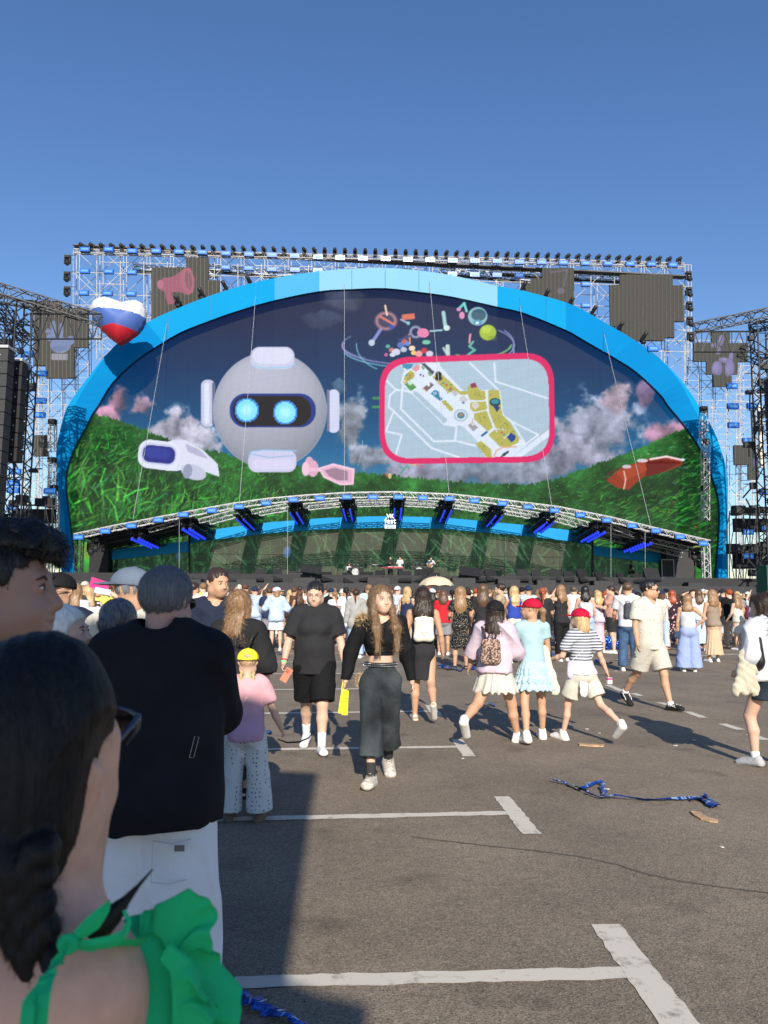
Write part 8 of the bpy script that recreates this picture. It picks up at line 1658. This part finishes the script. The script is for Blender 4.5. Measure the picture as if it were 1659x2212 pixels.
perf(1364,71,70,C_BLACK,C_BLACK,'person in black running along the right side of the stage', sh=1, sl=.7, legL=(38,2,10,0), legR=(-60,2,40,40), armL=(-30,10,70), armR=(40,10,80))
# ---- litter: foil ribbons, cardboard, confetti
FOIL = mat('foil_blue', (.02,.09,.42), .22, .75, .5, 14, bump=.9, bscale=18, spec=.6); FOILP = mat('foil_pale', (.45,.62,.85), .2, .6, .3, 20, bump=.8, bscale=30)
def foil(pts, w, label, z=.012, seed=0, lift=.03, group='blue foil streamers on the asphalt'):
    rng = np.random.default_rng(seed); P3 = [G(*q_) for q_ in pts]; js = np.linspace(0, len(P3)-1, len(P3)*9); c = np.stack([np.interp(js, range(len(P3)), [p[i] for p in P3]) for i in range(3)], 1); c[:, 0] += rng.normal(0, .006, len(c)); c[:, 2] = z+np.abs(np.interp(js, range(len(P3)), rng.uniform(0, 1, len(P3))))*lift
    t = np.gradient(c, axis=0); t /= np.linalg.norm(t, axis=1)[:, None]+1e-9; tw = np.interp(js, range(len(P3)), rng.uniform(-1.2, 1.2, len(P3))); sd_ = np.stack([-t[:, 1], t[:, 0], 0*t[:, 0]], 1)*np.cos(tw)[:, None]+np.array((0,0,1.))*np.sin(tw)[:, None]*.6; ww = w*rng.uniform(.5, 1.2, len(c))[:, None]; a = c+sd_*ws(ww); b_ = c-sd_*ws(ww); a[:, 2] = np.maximum(a[:, 2], .006); b_[:, 2] = np.maximum(b_[:, 2], .006)
    m = len(c); mid_ = c.copy(); mid_[:, 2] += .008; V_ = np.concatenate([a, mid_, b_]); i = np.arange(m-1); q_ = np.concatenate([np.stack([i, i+1, m+i+1, m+i], -1), np.stack([m+i, m+i+1, 2*m+i+1, 2*m+i], -1)]); V2 = V_-np.array((0,0,.003)); fm = (rng.random(len(q_)) < .16).astype(int)
    o = parts_mesh('foil_streamer', [(V_, q_[fm == 0], 0), (V_, q_[fm == 1], 1), (V2, q_[:, ::-1], 0)], [FOIL, FOILP], None, False); tag(o, label, 'streamer', group); return o
ws = lambda a: a
foil([(1193,1692),(1225,1697),(1262,1716),(1295,1727),(1330,1728),(1400,1733),(1470,1730),(1510,1728),(1545,1750)], .03, 'long twisted blue foil streamer lying on the open asphalt', seed=1); foil([(1250,1712),(1285,1698),(1302,1697),(1306,1725)], .022, 'short blue foil loop at the left end of the long streamer', seed=2); foil([(1500,1735),(1525,1722),(1550,1750)], .035, 'crumpled blue foil end beside the piece of cardboard', seed=3)
foil([(512,2172),(545,2182),(580,2196),(625,2212),(660,2230)], .032, 'crumpled blue foil in the bottom shade beside the green dress', seed=4, lift=.025)
for i, (x, y, w_) in enumerate(((455,1640,.05),(510,1716,.03),(460,1665,.02),(575,1585,.05),(592,1412,.14),(608,1416,.1),(640,1405,.1),(565,1398,.12),(955,1446,.12),(980,1449,.12),(1010,1445,.1),(1120,1432,.12),(1150,1437,.1),(1240,1440,.12),(1300,1432,.14),(1345,1428,.14),(1380,1440,.12),(1385,1425,.1),(1420,1418,.1),(1060,1525,.05),(900,1452,.1),(1180,1415,.14),(1530,1405,.14),(700,1425,.1),(665,1412,.1))):
    foil([(x-w_*90,y),(x,y-2),(x+w_*110,y+1),(x+w_*150,y+3)], w_*.5, 'blue foil scrap on the ground, %s from the left' % 'x', seed=20+i, lift=w_*.5)['_x'] = x
fs = sorted([o for o in bpy.data.objects if '_x' in o.keys()], key=lambda o: o['_x'])
for i, o in enumerate(fs): o['label'] = 'small blue foil scrap lying on the asphalt, %s from the left' % ordn(i); o['group'] = 'small blue foil scraps near the crowd'; del o['_x']
gp_ = G(1312,1402); v, f = sdf([pr((0,0,.12),ra=.3,s=(1.2,.8,.9),k=.02),pr((.3,0,.1),ra=.22,k=.02),pr((-.3,.1,.08),ra=.2,k=.02)],.03,lambda X,Y,Z: .03*np.sin(X*30+Z*20)*np.sin(Z*33+Y*25)); o = parts_mesh('foil_heap',[(v,f,0)],[FOIL],None,False); o.location = (gp_.x, gp_.y, 0); tag(o, 'big shiny heap of blue foil beside the salmon T-shirt', 'foil heap')
def shard(pts, m, name, label, cat, th=.012):
    a = [G(*q_)+Vector((0,0,.004)) for q_ in pts]; b_ = [p+Vector((0,0,th)) for p in a]; n = len(a); mb = MB(); mb.add(a+b_, [tuple(range(n-1,-1,-1)), tuple(range(n,2*n))]+[(i,(i+1)%n,n+(i+1)%n,n+i) for i in range(n)]); tag(mb.build(name, m), label, cat)
CB = mat('cardboard', (.46,.30,.17), .85, 0, .35, 20)
shard([(1491,1756),(1512,1759),(1530,1770),(1552,1776),(1550,1780),(1534,1778),(1515,1773),(1500,1765)], CB, 'cardboard_scrap', 'torn orange-brown cardboard scrap near the end of the long blue streamer', 'cardboard')
shard([(1249,1608),(1275,1610),(1306,1611),(1304,1615),(1276,1614),(1252,1612)], CB, 'cardboard_scrap', 'flat cardboard strip under the shoe of the person in the striped T-shirt', 'cardboard')
rgs = random.Random(3)
for i, (x, y) in enumerate(((1313,1706),(1560,1832),(1330,1450),(1345,1442),(905,1532),(1295,1585),(1268,1576),(1500,1600),(1460,1612),(1000,1640))):
    c = G(x, y); r_ = rgs.uniform(.008,.018)*(1+c.y*.1); pts_ = [(r_*math.cos(t)*rgs.uniform(.6,1.2), r_*math.sin(t)*rgs.uniform(.6,1.2)) for t in np.linspace(0, 2*math.pi, 8)[:-1]]; mb = MB(); n = len(pts_); mb.add([(c.x+a, c.y+b_, .004) for a, b_ in pts_]+[(c.x+a, c.y+b_, .009) for a, b_ in pts_], [tuple(range(n-1,-1,-1)), tuple(range(n,2*n))]+[(k,(k+1)%n,n+(k+1)%n,n+k) for k in range(n)]); o = mb.build('paper_scrap', mat('scrap_pale', (.6,.55,.47), .8)); o['_x'] = x
fs = sorted([o for o in bpy.data.objects if '_x' in o.keys()], key=lambda o: o['_x'])
for i, o in enumerate(fs): tag(o, 'tiny pale paper scrap on the asphalt, %s from the left' % ordn(i), 'litter', 'pale scraps of paper on the asphalt'); del o['_x']
